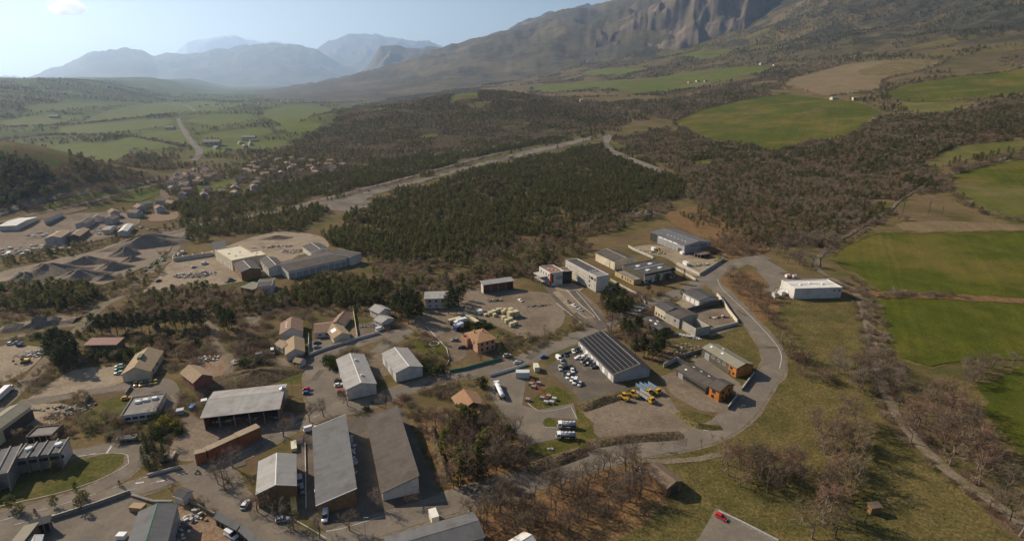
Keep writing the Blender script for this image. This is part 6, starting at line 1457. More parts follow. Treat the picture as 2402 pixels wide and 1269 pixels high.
for q in (((1226, 884), (10, 0), 'long pale service container in the fuel yard', 6.5, 3.2, 3.0, (.52, .55, .52)), ((1258, 868), (4, 10), 'cream container between the fuel yard and the car lot', 4.6, 2.4, 2.6, (.62, .58, .45)),
          ((1830, 690), (10, 5), 'white site cabin in front of the white warehouse', 6.0, 2.6, 2.8, (.70, .68, .62)), ((1839, 684), (10, 5), 'second white site cabin against the white warehouse', 6.0, 2.6, 2.8, (.68, .66, .58)), ((1817, 697), (10, 5), 'small white container beside the site cabins', 3.6, 2.6, 2.8, (.74, .72, .70)),
          ((1609, 622), (10, 6), 'white container in the lower depot yard', 6.2, 2.5, 2.6, (.70, .67, .58)), ((1533, 588), (10, 6), 'white site cabin in the depot yard', 4.6, 2.5, 2.7, (.70, .68, .6)), ((1600, 596), (10, 6), 'white boat shaped trailer before the depot hall', 4.6, 2.2, 1.8, (.74, .72, .68)),
          ((1018, 1219), (4, 10), 'white box container standing above the bottom hall roof', 4.2, 2.4, 2.8, (.74, .70, .60)), ((480, 946), (10, -2), 'small white box beside the timber hall corner', 2.4, 2.2, 1.8, (.70, .70, .66)), ((424, 970), (10, -2), 'small grey box at the hedge of the timber yard', 2.8, 2.4, 2.0, (.42, .42, .40)),
          ((1124, 736), (10, -4), 'white box container behind the slatted wagons', 4.2, 2.4, 2.2, (.72, .72, .66)), ((452, 958), (8, -10), 'blue container with pallets in the timber yard', 3.2, 1.6, 1.4, (.12, .25, .5)), ((10, 605), (10, -2), 'white van body at the left trade yard', 5, 2.4, 2.6, (.74, .74, .70)), ((22, 600), (6, -10), 'white green trailer box at the left trade yard', 7, 2.5, 3.0, (.66, .72, .66)),
          ((690, 1050), (1, 10), 'row of yellow white crates behind the workshop', 5.5, 2.0, 1.4, (.66, .60, .42)), ((690, 1190), (1, 10), 'yellow skip at the front of the workshop', 7.0, 1.8, 1.6, (.62, .42, .12)), ((388, 1075), (6, -10), 'open wooden box trailer beside the spruces', 4.5, 2.2, 1.0, (.45, .33, .2)), ((402, 1072), (6, -10), 'second wooden box trailer beside the spruces', 4.5, 2.2, 1.0, (.55, .42, .26)), ((325, 1196), (10, 1), 'brown skip at the corner of the steel hall', 4.5, 2.4, 1.8, (.30, .18, .08)),
          ((287, 1262), (10, 0), 'small white trailer at the bottom of the paved yard', 2.6, 1.8, 1.6, (.72, .72, .70))):
    container(*q)
G2 = 'stone crates in the storage yard'
for k, (px, s, h, lab) in enumerate((((1197, 744), 3.4, 3.6, 'tall cream stack of crates at the front of the storage yard'), ((1209, 742), 3.4, 3.6, 'tall cream stack of crates next to the tallest one'), ((1198, 736), 3.0, 3.6, 'tall cream stack of crates at the back'), ((1181, 750), 2.4, 2.2, 'cream crate leftmost of the lower crate group'), ((1188, 757), 2.4, 2.2, 'shaded cream crate in the lower crate group'), ((1197, 754), 2.4, 2.4, 'bright cream crate in the middle of the lower group'), ((1199, 766), 2.2, 2.4, 'cream crate nearest the villa'), ((1208, 762), 2.2, 2.2, 'cream crate at the right of the lower group'),
        ((1139, 741), 2.0, 1.4, 'small cream crate first of the back row'), ((1149, 738), 2.4, 1.8, 'cream crate second of the back row'), ((1158, 735), 2.6, 2.0, 'cream crate third of the back row'), ((1160, 742), 2.0, 1.8, 'cream crate before the third of the back row'), ((1168, 733), 2.2, 2.6, 'tall crate fourth of the back row'), ((1174, 731), 2.0, 2.2, 'brown crate behind the fourth of the back row'), ((1180, 736), 2.2, 2.2, 'cream crate fifth of the back row'), ((1184, 731), 2.0, 2.0, 'dark crate at the end of the back row'))):
    p, ang = heading(px, (10, -3)); o = thing('stone_crate', lab, 'crate', (p.x, p.y, .075), ang, G2)
    MB().box(-s / 2, s / 2, -s / 2, s / 2, .15, h).build('crate_body', M['crate'], o)
    for y in (-s / 2 + .15, 0, s / 2 - .15): MB().box(-s / 2, s / 2, y - .1, y + .1, 0, .149).build('runner', M['old_wood'], o)
    for sx in (-1, 1):
        for sy in (-1, 1): MB().box(sx * s / 2 - .08, sx * s / 2 + .08, sy * s / 2 - .08, sy * s / 2 + .08, .15, h + .03).build('corner_post', M['old_wood'], o)
def wagon(px, v, label, L=8.0):
    p, ang = heading(px, v); o = thing('slatted_wagon', label, 'wagon', (p.x, p.y, .075), ang, 'slatted wagons beside the villa yard')
    MB().box(-L / 2, L / 2, -1.2, 1.2, .7, .9).build('bed', M['chassis'], o)
    MB().box(-L / 2 - .1, L / 2 + .1, -1.3, 1.3, 2.95, 3.1).build('roof', M['crate'], o)
    n = int(L / .8)
    for k in range(n + 1):
        x = -L / 2 + .08 + (L - .16) * k / n
        for y in (-1.15, 1.15): MB().box(x - .12, x + .12, y - .05, y + .05, .9, 2.95).build('slat', M['crate'], o)
    MB().box(-L / 2 + .2, L / 2 - .2, -.9, .9, .9, 2.3).build('load', M['old_wood'], o)
    for x in (-L / 2 + 1.2, L / 2 - 1.2):
        for s in (-1, 1): add_wheel(o, x, s * 1.0, .42, .25)
wagon((1067, 758), (11, -3), 'slatted cream wagon left of the white box truck')
wagon((1095, 748), (10, 7), 'slatted cream wagon at the back of the pair')
wagon((1112, 760), (10, 7), 'slatted cream wagon at the front of the pair')
# fuel yard goods
for k, (px, lab) in enumerate((((1246, 903), 'stone pallet left of the red beam in the fuel yard'), ((1264, 901), 'stone pallet right of the red beam top'), ((1252, 910), 'second stone pallet left of the red beam'), ((1272, 936), 'stone pallet left of the beam end'), ((1287, 932), 'stone pallet right of the beam end'), ((1238, 940), 'pale red pallet at the kerb of the fuel yard'), ((1281, 946), 'white goods pallet at the lawn edge'), ((1294, 946), 'second white goods pallet at the lawn edge'), ((1300, 938), 'third white goods pallet at the lawn edge'))):
    p, ang = heading(px, (10, 2)); o = thing('pallet', lab, 'pallet', (p.x, p.y, .075), ang, 'pallets in the fuel yard')
    q = MB().taper(-1.1, 1.1, -.8, .8, .16, 1.2, .06).build('load', M['goods'], o); q.color = ((.42, .34, .28, 1), (.6, .56, .48, 1))[k > 5]
    for y in (-.65, 0, .65): MB().box(-1.1, 1.1, y - .08, y + .08, 0, .158).build('runner', M['old_wood'], o)
a, b = G(1246, 892), G(1285, 938); d = b - a; ang = math.atan2(d.y, d.x); L = d.length
o = thing('steel_beam', 'long rust red lattice beam lying between the pallets', 'beam', ((a.x + b.x) / 2, (a.y + b.y) / 2, .075), ang)
for y in (-.4, .4):
    for z in (.1, .8): MB().box(-L / 2, L / 2, y - .07, y + .07, z, z + .14).build('chord', M['rust_red'], o)
for k in range(14):
    x = -L / 2 + L * k / 14
    MB().tube((x, -.4, .2), (x + L / 14, .4, .85), .06, .06, 4).build('brace', M['rust_red'], o)
# silo tower beside the timber hall
p = G(668, 948); o = thing('dust_silo', 'blue grey dust silo and filter beside the timber hall', 'silo', (p.x, p.y, 0))
MB().tube((0, 0, 3), (0, 0, 8), 1.3, 1.3, 14).build('silo_body', M['tank'], o); MB().tube((0, 0, 3), (0, 0, 1.4), 1.3, .3, 14).build('hopper', M['tank'], o); MB().tube((0, 0, 8.001), (0, 0, 8.7), 1.3, .2, 14).build('cone_top', M['tank'], o)
for k in range(4):
    x, y = 1.1 * math.cos(k * 1.571 + .78), 1.1 * math.sin(k * 1.571 + .78); MB().box(x - .08, x + .08, y - .08, y + .08, 0, 3.2).build('leg', M['steel'], o)
# poles and lamps
for px, h, lab in (((183, 752), 9, 'wooden power pole beside the farm track bridge'), ((54, 930), 8, 'thin lamp pole at the corner of the lane'), ((1581, 1047), 8, 'lamp post on the lower road verge'), ((858, 1262), 8, 'lamp post at the long shed entrance'), ((688, 930), 9, 'tall pole beside the dust silo'), ((446, 620), 20, 'slender lattice mast in the scrap yard'), ((1476, 725), 7, 'thin pole at the lane of the pine clump'), ((1734, 990), 8, 'lamp post where the loop road straightens'), ((1238, 905), 7, 'lamp pole in the fuel yard')):
    p = G(*px); o = thing('lamp_post' if 'lamp' in lab else 'utility_pole', lab, 'pole', (p.x, p.y, p.z))
    MB().tube((0, 0, -.2), (0, 0, h), .14 if 'power' in lab else .09, .09 if 'power' in lab else .06, 8).build('shaft', M['old_wood' if 'power' in lab else 'steel'], o)
    if 'lamp' in lab:
        MB().box(-.06, 1.3, -.06, .06, h, h + .1).build('arm', M['steel'], o); MB().box(.7, 1.4, -.14, .14, h - .08, h - .001).build('lamp_head', M['trim_white'], o)
    else: MB().box(-.9, .9, -.06, .06, h - .8, h - .65).build('cross_arm', M['old_wood'], o)
# picnic boulders, round tanks, bin, fountain ring
p = G(1019, 807); mbr = MB(); o = thing('stone_ring', 'pale round stone basin in the villa garden', 'basin', (p.x, p.y, .03))
for k in range(16):
    a0, a1 = 6.283 * k / 16 + .02, 6.283 * (k + 1) / 16 - .02
    g = MB(); g.hexa([(r_ * math.cos(a), r_ * math.sin(a), 0) for r_, a in ((2.2, a0), (2.8, a0), (2.8, a1), (2.2, a1))], [(r_ * math.cos(a), r_ * math.sin(a), .45) for r_, a in ((2.2, a0), (2.8, a0), (2.8, a1), (2.2, a1))]); g.build('stone', M['pale_concrete'], o)
for k, px in enumerate(((1847, 651), (1855, 652), (1862, 653))):
    p = G(*px); o = thing('storage_tank', ('white storage tank leftmost behind the warehouse', 'rusty white storage tank between the other two', 'white storage tank nearest the warehouse roof')[k], 'tank', (p.x, p.y, .075), .3, 'tanks behind the warehouse')
    MB().tube((-1.6, 0, 1.4), (1.6, 0, 1.4), 1.2, 1.2, 14).build('drum', M['trim_white' if k != 1 else 'rust_red'], o)
    for x in (-1, 1): MB().box(x - .15, x + .15, -.9, .9, 0, .6).build('saddle', M['concrete'], o)
p = G(1291, 1053); o = thing('manhole_slab', 'pale concrete slab in the lawn below the tankers', 'slab', (p.x, p.y, .03)); MB().taper(-1.2, 1.2, -.6, .6, 0, .25, .05).build('slab', M['pale_concrete'], o); MB().box(-.4, .4, -.3, .3, .251, .3).build('lid', M['steel'], o)
p = G(760, 990)

# ------------------------------------------------------------------ motorcyclist on the road
def person_mesh(name, verts, edges, radii, mats_, sub=2):
    me = bpy.data.meshes.new(name); me.from_pydata(verts, edges, [])
    o = bpy.data.objects.new(name, me); col.objects.link(o)
    sk = o.modifiers.new('skin', 'SKIN'); ly = me.skin_vertices[0] if me.skin_vertices else None
    for i, r_ in enumerate(radii): ly.data[i].radius = (r_, r_)
    ly.data[0].use_root = True
    ss_ = o.modifiers.new('sub', 'SUBSURF'); ss_.levels = sub; ss_.render_levels = sub
    me.materials.append(mats_); return o
p, ang = heading((463, 1110), (-10, 5))
bk = thing('motorcycle', 'small dark motorcycle crossing the road junction', 'motorcycle', (p.x, p.y, .16), ang)
for x in (-.68, .68): add_wheel(bk, x, 0, .31, .13)
q = MB().taper(-.3, .35, -.16, .16, .45, .85, .06).build('engine_and_tank', M['paint_body'], bk); q.color = (*COL['black'], 1)
MB().box(-.75, -.1, -.13, .13, .72, .82).build('seat', M['tyre'], bk); MB().tube((.68, 0, .31), (.42, 0, 1.0), .05, .04, 6).build('fork', M['steel'], bk); MB().tube((.42, -.36, 1.02), (.42, .36, 1.02), .025, .025, 6).build('handlebar', M['chassis'], bk); MB().box(.5, .62, -.1, .1, .78, .95).build('headlight', M['lamp_clear'], bk)
V_ = [(-.30, 0, .86), (-.24, 0, 1.12), (-.10, 0, 1.36), (-.04, 0, 1.46), (-.02, 0, 1.58), (0, 0, 1.70),
      (-.10, .20, 1.36), (.14, .30, 1.16), (.38, .33, 1.06), (-.10, -.20, 1.36), (.14, -.30, 1.16), (.38, -.33, 1.06),
      (-.24, .14, .84), (.16, .24, .72), (-.02, .24, .34), (.12, .24, .28), (-.24, -.14, .84), (.16, -.24, .72), (-.02, -.24, .34), (.12, -.24, .28)]
E_ = [(0, 1), (1, 2), (2, 3), (3, 4), (4, 5), (2, 6), (6, 7), (7, 8), (2, 9), (9, 10), (10, 11), (0, 12), (12, 13), (13, 14), (14, 15), (0, 16), (16, 17), (17, 18), (18, 19)]
Rr = [.15, .15, .16, .07, .10, .12, .075, .055, .042, .075, .055, .042, .10, .075, .05, .045, .10, .075, .05, .045]
W('rider_jacket', (.05, .05, .055), (.035, .035, .04), 2)
rd = person_mesh('person', V_, E_, Rr, M['rider_jacket']); rd.location = bk.location; rd.rotation_euler = bk.rotation_euler
tag(rd, 'rider in dark clothes with pale helmet sitting on the motorcycle', 'person')
hm = MB(); n = 12
for i in range(6):
    a0, a1 = math.pi * (i / 6 - .5), math.pi * ((i + 1) / 6 - .5)
    for k in range(n):
        t0, t1 = 6.283 * k / n, 6.283 * (k + 1) / n
        hm.face([(.15 * math.cos(a) * math.cos(t), .14 * math.cos(a) * math.sin(t), 1.68 + .16 * math.sin(a)) for a, t in ((a0, t0), (a0, t1), (a1, t1), (a1, t0))])
hm.build('helmet', M['trim_white'], rd, True)
# ------------------------------------------------------------------ far houses
HP = []
for k, (L, Wd, h, dh, wl, tp) in enumerate(((11, 8, 5.0, 2.0, 'white_wall', 'tile_brown'), (13, 8, 4.2, 2.0, 'cream_wall', 'tile_brown'), (10, 9, 5.5, 2.0, 'cream_wall', 'tile_tan'), (16, 9, 4.5, 1.8, 'cream_wall', 'roof_khaki'), (12, 8, 5.5, 2.2, 'grey_wall', 'tile_brown'), (13, 8, 4.5, 2.4, 'cream_wall', 'tile_orange'))):
    X, Y = L / 2, Wd / 2
    w = MB().prism([(-Y, -2), (Y, -2), (Y, h), (0, h + dh - .05), (-Y, h)], 'x', -X, X).mesh('wall', M[wl])
    r1 = MB(); slab(r1, [(-X - .5, -Y - .5, h - .25 + .2), (X + .5, -Y - .5, h - .25 + .2), (X + .5, 0, h + dh + .2), (-X - .5, 0, h + dh + .2)], .2)
    r2 = MB(); slab(r2, [(-X - .5, .004, h + dh + .2), (X + .5, .004, h + dh + .2), (X + .5, Y + .5, h - .25 + .2), (-X - .5, Y + .5, h - .25 + .2)], .2)
    ch = MB().box(X * .4, X * .4 + .8, .3, 1.0, h, h + dh + 1.0)
    wi = []
    for s in (-1, 1):
        for j in range(3):
            x = -X + L * (j + .7) / 3.4
            wi.append(MB().box(x - .55, x + .55, s * Y - .05, s * Y + .05, h - 2.2, h - .8).mesh('window', M['glass']))
    HP.append((w, r1.mesh('roof_slope', M[tp]), r2.mesh('roof_slope', M[tp]), ch.mesh('chimney', M[wl]), wi))
def far_house(p, label, group, kind=None, ang=None, scale=1.0, detail=True, cat='house', name='village_house'):
    k = kind if kind is not None else rnd.randrange(5)
    o = thing(name, label, cat, (p.x, p.y, gz(p.x, p.y)), rnd.uniform(0, 3.14) if ang is None else ang, group)
    o.scale = (scale * rnd.uniform(.85, 1.15), scale * rnd.uniform(.9, 1.1), scale)
    w, r1, r2, ch, wi = HP[k]
    link_mesh('wall', w, o); link_mesh('roof_slope', r1, o); link_mesh('roof_slope', r2, o)
    if detail:
        link_mesh('chimney', ch, o)
        for m_ in wi: link_mesh('window', m_, o)
    EXCL.append([(p.x + 8 * math.cos(t * .785), p.y + 8 * math.sin(t * .785)) for t in range(8)])
    return o
def village(px, n, label, group, kinds, seed, sep=14, detail=False, scale=1.0):
    w = [G(*q) for q in px]; w = [(p.x, p.y) for p in w]; r = random.Random(seed)
    xs = [p[0] for p in w]; ys = [p[1] for p in w]; out = []
    for _ in range(6000):
        if len(out) >= n: break
        x, y = r.uniform(min(xs), max(xs)), r.uniform(min(ys), max(ys))
        if pip(w, np.array([x]), np.array([y]))[0] and all((x - a) ** 2 + (y - b) ** 2 > sep * sep for a, b in out): out.append((x, y))
    for x, y in out: far_house(Vector((x, y, 0)), label, group, r.choice(kinds), None, scale, detail)
village([(392, 440), (420, 412), (470, 402), (510, 408), (500, 425), (450, 440), (410, 452)], 26, 'close set house with brown tiled roof in the village core', 'houses of the village core', [0, 1, 0, 4], 1, 13, True)
village([(400, 450), (520, 430), (600, 425), (620, 440), (540, 470), (430, 475)], 12, 'house with tan roof between the village and the pine belt', 'houses below the village core', [0, 2, 4], 2, 20, True)
village([(560, 400), (640, 372), (760, 378), (815, 385), (800, 408), (700, 412), (600, 425)], 30, 'villa with tan roof among trees beyond the river bed', 'villas beyond the river bed', [1, 2, 2, 0], 3, 20)
village([(230, 520), (330, 488), (400, 478), (410, 495), (330, 505), (260, 535)], 12, 'house with brown roof at the far trade yards', 'houses at the far trade yards', [0, 4, 3], 4, 18)
village([(470, 345), (520, 338), (580, 330), (620, 325), (600, 345), (500, 360)], 6, 'farm building beside the far country road', 'farms by the far country road', [3, 3, 2], 5, 40)
village([(450, 250), (520, 238), (640, 232), (720, 236), (660, 248), (520, 258)], 42, 'tiny pale house of the far town in the valley', 'far town houses', [3, 0, 2], 6, 30, False, 1.3)
village([(860, 240), (960, 226), (900, 215), (800, 225), (760, 240)], 14, 'tiny pale house on the far valley side', 'houses on the far valley side', [3, 0, 2], 7, 40, False, 1.2)
village([(1050, 165), (1120, 135), (1250, 128), (1350, 138), (1400, 152), (1280, 170), (1120, 178)], 44, 'tiny pale house of the hamlet on the slope', 'hamlet houses on the slope', [3, 0, 2, 1], 8, 40, False, 1.2)
for px, k, a, s, lab in (((1636, 193), 5, .3, 1.3, 'farmhouse with bright red orange roof among the upper fields'), ((1655, 193), 4, .2, 1.1, 'small pale barn beside the red roofed farmhouse'), ((1618, 195), 3, .3, 1.0, 'white outbuilding left of the red roofed farmhouse'), ((1788, 152), 3, .15, 1.5, 'long pale farm building above the upper field'), ((1818, 155), 3, .15, 1.3, 'second long pale farm building above the upper field'),
                         ((1956, 234), 3, .2, 1.2, 'pale roofed barn at the top of the big green field'), ((2004, 236), 2, .1, 1.2, 'low tan farmhouse beside the pale roofed barn'), ((1365, 240), 2, .3, 1.3, 'pale house on the wooded hill crest'), ((1452, 258), 1, .4, 1.2, 'small house among cypresses below the hill fields'), ((130, 278), 3, .1, 1.8, 'white farm in the far left fields'), ((500, 343), 3, .2, 2.2, 'long white roofed barn in the valley fields'), ((585, 330), 3, .1, 1.8, 'pale farm sheds further up the valley fields'), ((400, 305), 3, .1, 1.6, 'long low white shed beside the far road')):
    far_house(G(*px), lab, None, k, a, s, True, 'farmhouse', 'farmhouse')
# ------------------------------------------------------------------ trees and shrubs
def rvec(r):
    while True:
        v = Vector((r.uniform(-1, 1), r.uniform(-1, 1), r.uniform(-1, 1)))
        if .05 < v.length < 1: return v.normalized()

def leaf_quad(mb, c, s, r, flat=.0, stretch=1.0):
    n = rvec(r)
    if flat: n = (n + Vector((0, 0, flat))).normalized()
    a = n.orthogonal().normalized(); b = n.cross(a)
    t = r.uniform(0, 6.28); a, b = a * math.cos(t) + b * math.sin(t), b * math.cos(t) - a * math.sin(t)
    a *= s * r.uniform(.7, 1.2) * stretch; b *= s * r.uniform(.45, .8)
    mb.face([c - a * .5 - b * .3, c - b * .5 + a * .1, c + a * .5, c + b * .5 - a * .05])

def trunk_mb(r, H, rad, lean=.03, k=6):
    mb = MB(); p = Vector((0, 0, -.3)); n = 5
    for i in range(n):
        q = Vector((r.uniform(-lean, lean) * H * (i + 1) / n, r.uniform(-lean, lean) * H * (i + 1) / n, H * (i + 1) / n))
        mb.tube(p, q, rad * (1 - i / n * .85), rad * (1 - (i + 1) / n * .85), k, False); p = q
    return mb

def make_pine(seed, H=10, R_=2.6, n=60, conic=.5, low=.22, q=7, size=.85):
    r = random.Random(seed)
    tr = trunk_mb(r, H * .95, H * .02)
    cr = MB()
    for k in range(n):
        t = (k + r.random()) / n
        z = H * (low + (1 - low) * t)
        prof = (1 - t) ** conic * (0.55 + .45 * min(1, t / .18))
        a = r.uniform(0, 6.28); rr = R_ * prof * (r.random() ** .45) * r.uniform(.75, 1.2)
        c = Vector((rr * math.cos(a), rr * math.sin(a), z + r.uniform(-.3, .3)))
        if k % 4 == 0: tr.tube((0, 0, z - .6), c, .06, .02, 3, False)
        cs = R_ * .30 * r.uniform(.7, 1.25)
        for j in range(q):
            o = rvec(r) * cs * r.random() ** .5; o.z *= .55
            leaf_quad(cr, c + o, size, r, .5)
    return tr, cr

def make_spruce(seed, H=11, R_=2.4):
    r = random.Random(seed)
    tr = trunk_mb(r, H, H * .018, .01); cr = MB()
    for lv in range(16):
        t = lv / 16; z = H * (.08 + .9 * t); rad = R_ * (1 - t) ** .85 + .15
        m = int(7 + 6 * (1 - t))
        for k in range(m):
            a = 6.28 * k / m + r.uniform(-.3, .3) + lv
            L = rad * r.uniform(.75, 1.1)
            for s in (.35, .65, .95):
                c = Vector((L * s * math.cos(a), L * s * math.sin(a), z - L * s * .28 + r.uniform(-.1, .1)))
                leaf_quad(cr, c, .62 * (1.15 - .4 * s), r, 1.4)
    return tr, cr

def grow(mb, tw, r, p, d, L, rad, depth, spread, up, ntw, twl, tww):
    segs = 3 if depth > 1 else 2
    pts = [p]
    for i in range(segs):
        d = (d + rvec(r) * .22 + Vector((0, 0, up * .12))).normalized()
        q = p + d * (L / segs)
        mb.tube(p, q, rad * (1 - .28 * i / segs), rad * (1 - .28 * (i + 1) / segs), 5 if depth > 2 else 3, False)
        p = q; pts.append(p)
    if depth == 0 or rad < .022:
        for k in range(ntw):
            a = pts[r.randrange(len(pts))]; e = (d * .6 + rvec(r) * .9 + Vector((0, 0, up * .25))).normalized() * twl * r.uniform(.6, 1.3)
            n = e.cross(rvec(r)).normalized() * tww
            tw.face([a - n, a + n, a + e + n * .3, a + e - n * .3])
        return
    m = r.choice((3, 3, 4)) if depth > 1 else 3
    for k in range(m):
        base = pts[-1] if k < 2 else pts[r.randrange(1, len(pts))]
        nd = (d * (1.15 - spread) + rvec(r) * spread + Vector((0, 0, up * .2))).normalized()
        grow(mb, tw, r, base, nd, L * r.uniform(.62, .82), rad * .62, depth - 1, spread, up, ntw, twl, tww)

def make_bare(seed, H=10, spread=.75, up=.7, depth=4, ntw=7, twl=.95, tww=.032, rad=.02):
    r = random.Random(seed)
    tr = MB(); tw = MB()
    h0 = H * .26
    q = Vector((r.uniform(-.3, .3), r.uniform(-.3, .3), h0))
    tr.tube((0, 0, -.3), q, H * rad, H * rad * .8, 6, False)
    for k in range(3):
        d = (Vector((0, 0, 1)) * (1.1 if k == 0 else .75) + rvec(r) * spread * .8).normalized()
        if d.z < .2: d.z = .3
        grow(tr, tw, r, q, d, H * .25, H * rad * .62, depth - 1, spread, up, ntw, twl, tww)
    return tr, tw

def make_poplar(seed, H=14):
    r = random.Random(seed)
    tr = trunk_mb(r, H, H * .013, .008); tw = MB()
    for k in range(90):
        z = H * (.08 + .85 * k / 90); a = r.uniform(0, 6.28); w = .9 * math.sin(min(1, (k + 6) / 50) * 1.57) * (1 - .5 * k / 90)
        p = Vector((0, 0, z)); e = Vector((math.cos(a) * w, math.sin(a) * w, r.uniform(1.4, 2.4)))
        tr.tube(p, p + e, .04, .012, 3, False)
        for j in range(9):
            b = p + e * r.random(); f = (e.normalized() + rvec(r) * .5).normalized() * r.uniform(.6, 1.1); n = f.cross(rvec(r)).normalized() * .035
            tw.face([b - n, b + n, b + f + n * .3, b + f - n * .3])
    return tr, tw

def make_bush(seed, R_=1.5, H=1.6, n=300, twig=True, size=.4):
    r = random.Random(seed); tr = MB(); cr = MB()
    for k in range(7):
        a = r.uniform(0, 6.28); tr.tube((0, 0, -.1), (math.cos(a) * R_ * .5, math.sin(a) * R_ * .5, H * .6), .05, .02, 3, False)
    for k in range(n):
        v = rvec(r) * (r.random() ** .4); lump = 1 + .25 * math.sin(3 * math.atan2(v.y, v.x) + seed)
        c = Vector((v.x * R_ * lump, v.y * R_ * lump, max(.05, (v.z * .5 + .5) * H)))
        if twig:
            e = (v + Vector((0, 0, .6)) + rvec(r) * .5).normalized() * r.uniform(.4, .9); nn = e.cross(rvec(r)).normalized() * .035
            cr.face([c - nn, c + nn, c + e + nn * .3, c + e - nn * .3])
        else:
            leaf_quad(cr, c, size, r, .3)
    return tr, cr

PROTO = {}        # kind -> list of (trunk mesh, crown mesh, joined mesh)
def proto(kind, gens, bark, leaf):
    out = []
    for g in gens:
        tr, cr = g
        tm = tr.mesh('trunk', M[bark], fix=False); cm = cr.mesh('crown', M[leaf], fix=False)
        j = MB(); j.v = list(tr.v) + list(cr.v); n = len(tr.v)
        j.f = list(tr.f) + [tuple(i + n for i in f) for f in cr.f]; j.m = [0] * len(tr.f) + [1] * len(cr.f)
        out.append((tm, cm, j.mesh(kind, [M[bark], M[leaf]], fix=False)))
    PROTO[kind] = out
proto('pine', [make_pine(11, 9, 3.0, 60, .34, .12), make_pine(12, 8, 3.4, 62, .3, .15), make_pine(13, 10, 2.7, 60, .42, .1), make_pine(14, 9, 3.3, 58, .28, .2), make_pine(15, 7.5, 3.0, 56, .36, .05), make_pine(16, 10, 3.2, 64, .4, .18)], 'bark', 'pine')
proto('tall_pine', [make_pine(21, 14, 3.4, 100, .38, .35, 8, .8), make_pine(22, 14, 3.9, 110, .35, .3, 8, .8), make_pine(23, 14, 3.2, 95, .42, .4, 8, .8)], 'bark', 'pine_dark')
proto('spruce', [make_spruce(31), make_spruce(32)], 'bark', 'pine_dark')
proto('bare', [make_bare(41 + k, 10, .8, .6, 4, 6, .95, .021) for k in range(4)], 'bark', 'twigs')
proto('bare_red', [make_bare(51 + k, 10, .85, .7, 4, 7, .9, .022) for k in range(3)], 'bark_pale', 'twigs_red')
proto('bare_pale', [make_bare(61 + k, 10, .8, .5, 4, 7, .9, .022) for k in range(3)], 'bark_pale', 'twigs_pale')
proto('sapling', [make_bare(71 + k, 10, .55, .9, 3, 6, 1.0, .035, .014) for k in range(3)], 'bark', 'twigs')
proto('bare_f', [make_bare(141 + k, 10, .95, .5, 3, 26, 1.25, .045, .016) for k in range(4)], 'bark_pale', 'twigs_wood')
proto('bare_red_f', [make_bare(151 + k, 10, .95, .5, 3, 26, 1.2, .045, .016) for k in range(3)], 'bark_pale', 'twigs_rust')
proto('bare_pale_f', [make_bare(161 + k, 10, .95, .5, 3, 26, 1.2, .045, .016) for k in range(3)], 'bark_pale', 'twigs_pale')
proto('poplar', [make_poplar(81), make_poplar(82)], 'bark_pale', 'twigs_pale')
proto('brown_bush', [make_bush(91, 1.6, 1.8), make_bush(92, 1.9, 1.5), make_bush(93, 1.4, 2.2)], 'bark', 'twigs')
proto('tan_bush', [make_bush(94, 1.5, 1.2), make_bush(95, 1.8, 1.3)], 'bark', 'twigs_pale')
proto('green_bush', [make_bush(96, 1.7, 2.0, 260, False, .5), make_bush(97, 1.5, 1.7, 240, False, .5)], 'bark', 'leaf_green')
proto('yellow_bush', [make_bush(98, 1.7, 2.2, 260, False, .5)], 'bark', 'leaf_yellow')
proto('dark_bush', [make_bush(99, 1.7, 2.2, 260, False, .5), make_bush(100, 1.4, 2.6, 260, False, .5)], 'bark', 'pine_dark')
proto('blossom_tree', [make_bush(101, 2.2, 4.0, 260, False, .45)], 'bark_pale', 'blossom')
BASE_H = {'pine': 10, 'tall_pine': 14, 'spruce': 11, 'bare': 10, 'bare_red': 10, 'bare_pale': 10, 'sapling': 10, 'poplar': 14, 'brown_bush': 2, 'tan_bush': 1.4, 'green_bush': 2, 'yellow_bush': 2.2, 'dark_bush': 2.4, 'blossom_tree': 4}
NAME = {'pine': 'pine_tree', 'tall_pine': 'pine_tree', 'spruce': 'spruce_tree', 'bare': 'bare_tree', 'bare_red': 'bare_tree', 'bare_pale': 'bare_tree', 'sapling': 'young_tree', 'poplar': 'poplar_tree',
        'brown_bush': 'shrub', 'tan_bush': 'shrub', 'green_bush': 'shrub', 'yellow_bush': 'shrub', 'dark_bush': 'shrub', 'blossom_tree': 'blossom_tree'}

def plant(kind, p, h, label, group, cat=None):
    v = rnd.choice(PROTO[kind]); s = h / BASE_H[kind]
    o = thing(NAME[kind], label, cat or ('shrub' if 'bush' in kind else 'tree'), (p[0], p[1], gz(p[0], p[1])), rnd.uniform(0, 6.28), group)
    o.scale = (s * rnd.uniform(.9, 1.12), s * rnd.uniform(.9, 1.12), s)
    link_mesh('trunk', v[0], o); link_mesh('crown', v[1], o)
    return o

ORD = ['leftmost', 'second from the left', 'third from the left', 'fourth from the left', 'fifth from the left', 'sixth from the left', 'seventh from the left', 'eighth from the left', 'ninth from the left']
def ordinal(i, n):
    if n == 1: return ''
    if i == n - 1: return ', rightmost'
    if i == n - 2 and n > 3: return ', second from the right'
    if i == n - 3 and n > 6: return ', third from the right'
    if i == n - 4 and n > 9: return ', fourth from the right'
    return ', ' + ORD[i] if i < 9 else ''
def grove(kind, pts, hr, label, group):
    pts = sorted(pts); kinds = kind if isinstance(kind, (list, tuple)) else [kind]
    for i, q in enumerate(pts):
        p = G(*q[:2])
        plant(rnd.choice(kinds), p, rnd.uniform(*hr) if len(q) < 3 else q[2], label + ordinal(i, len(pts)), group)

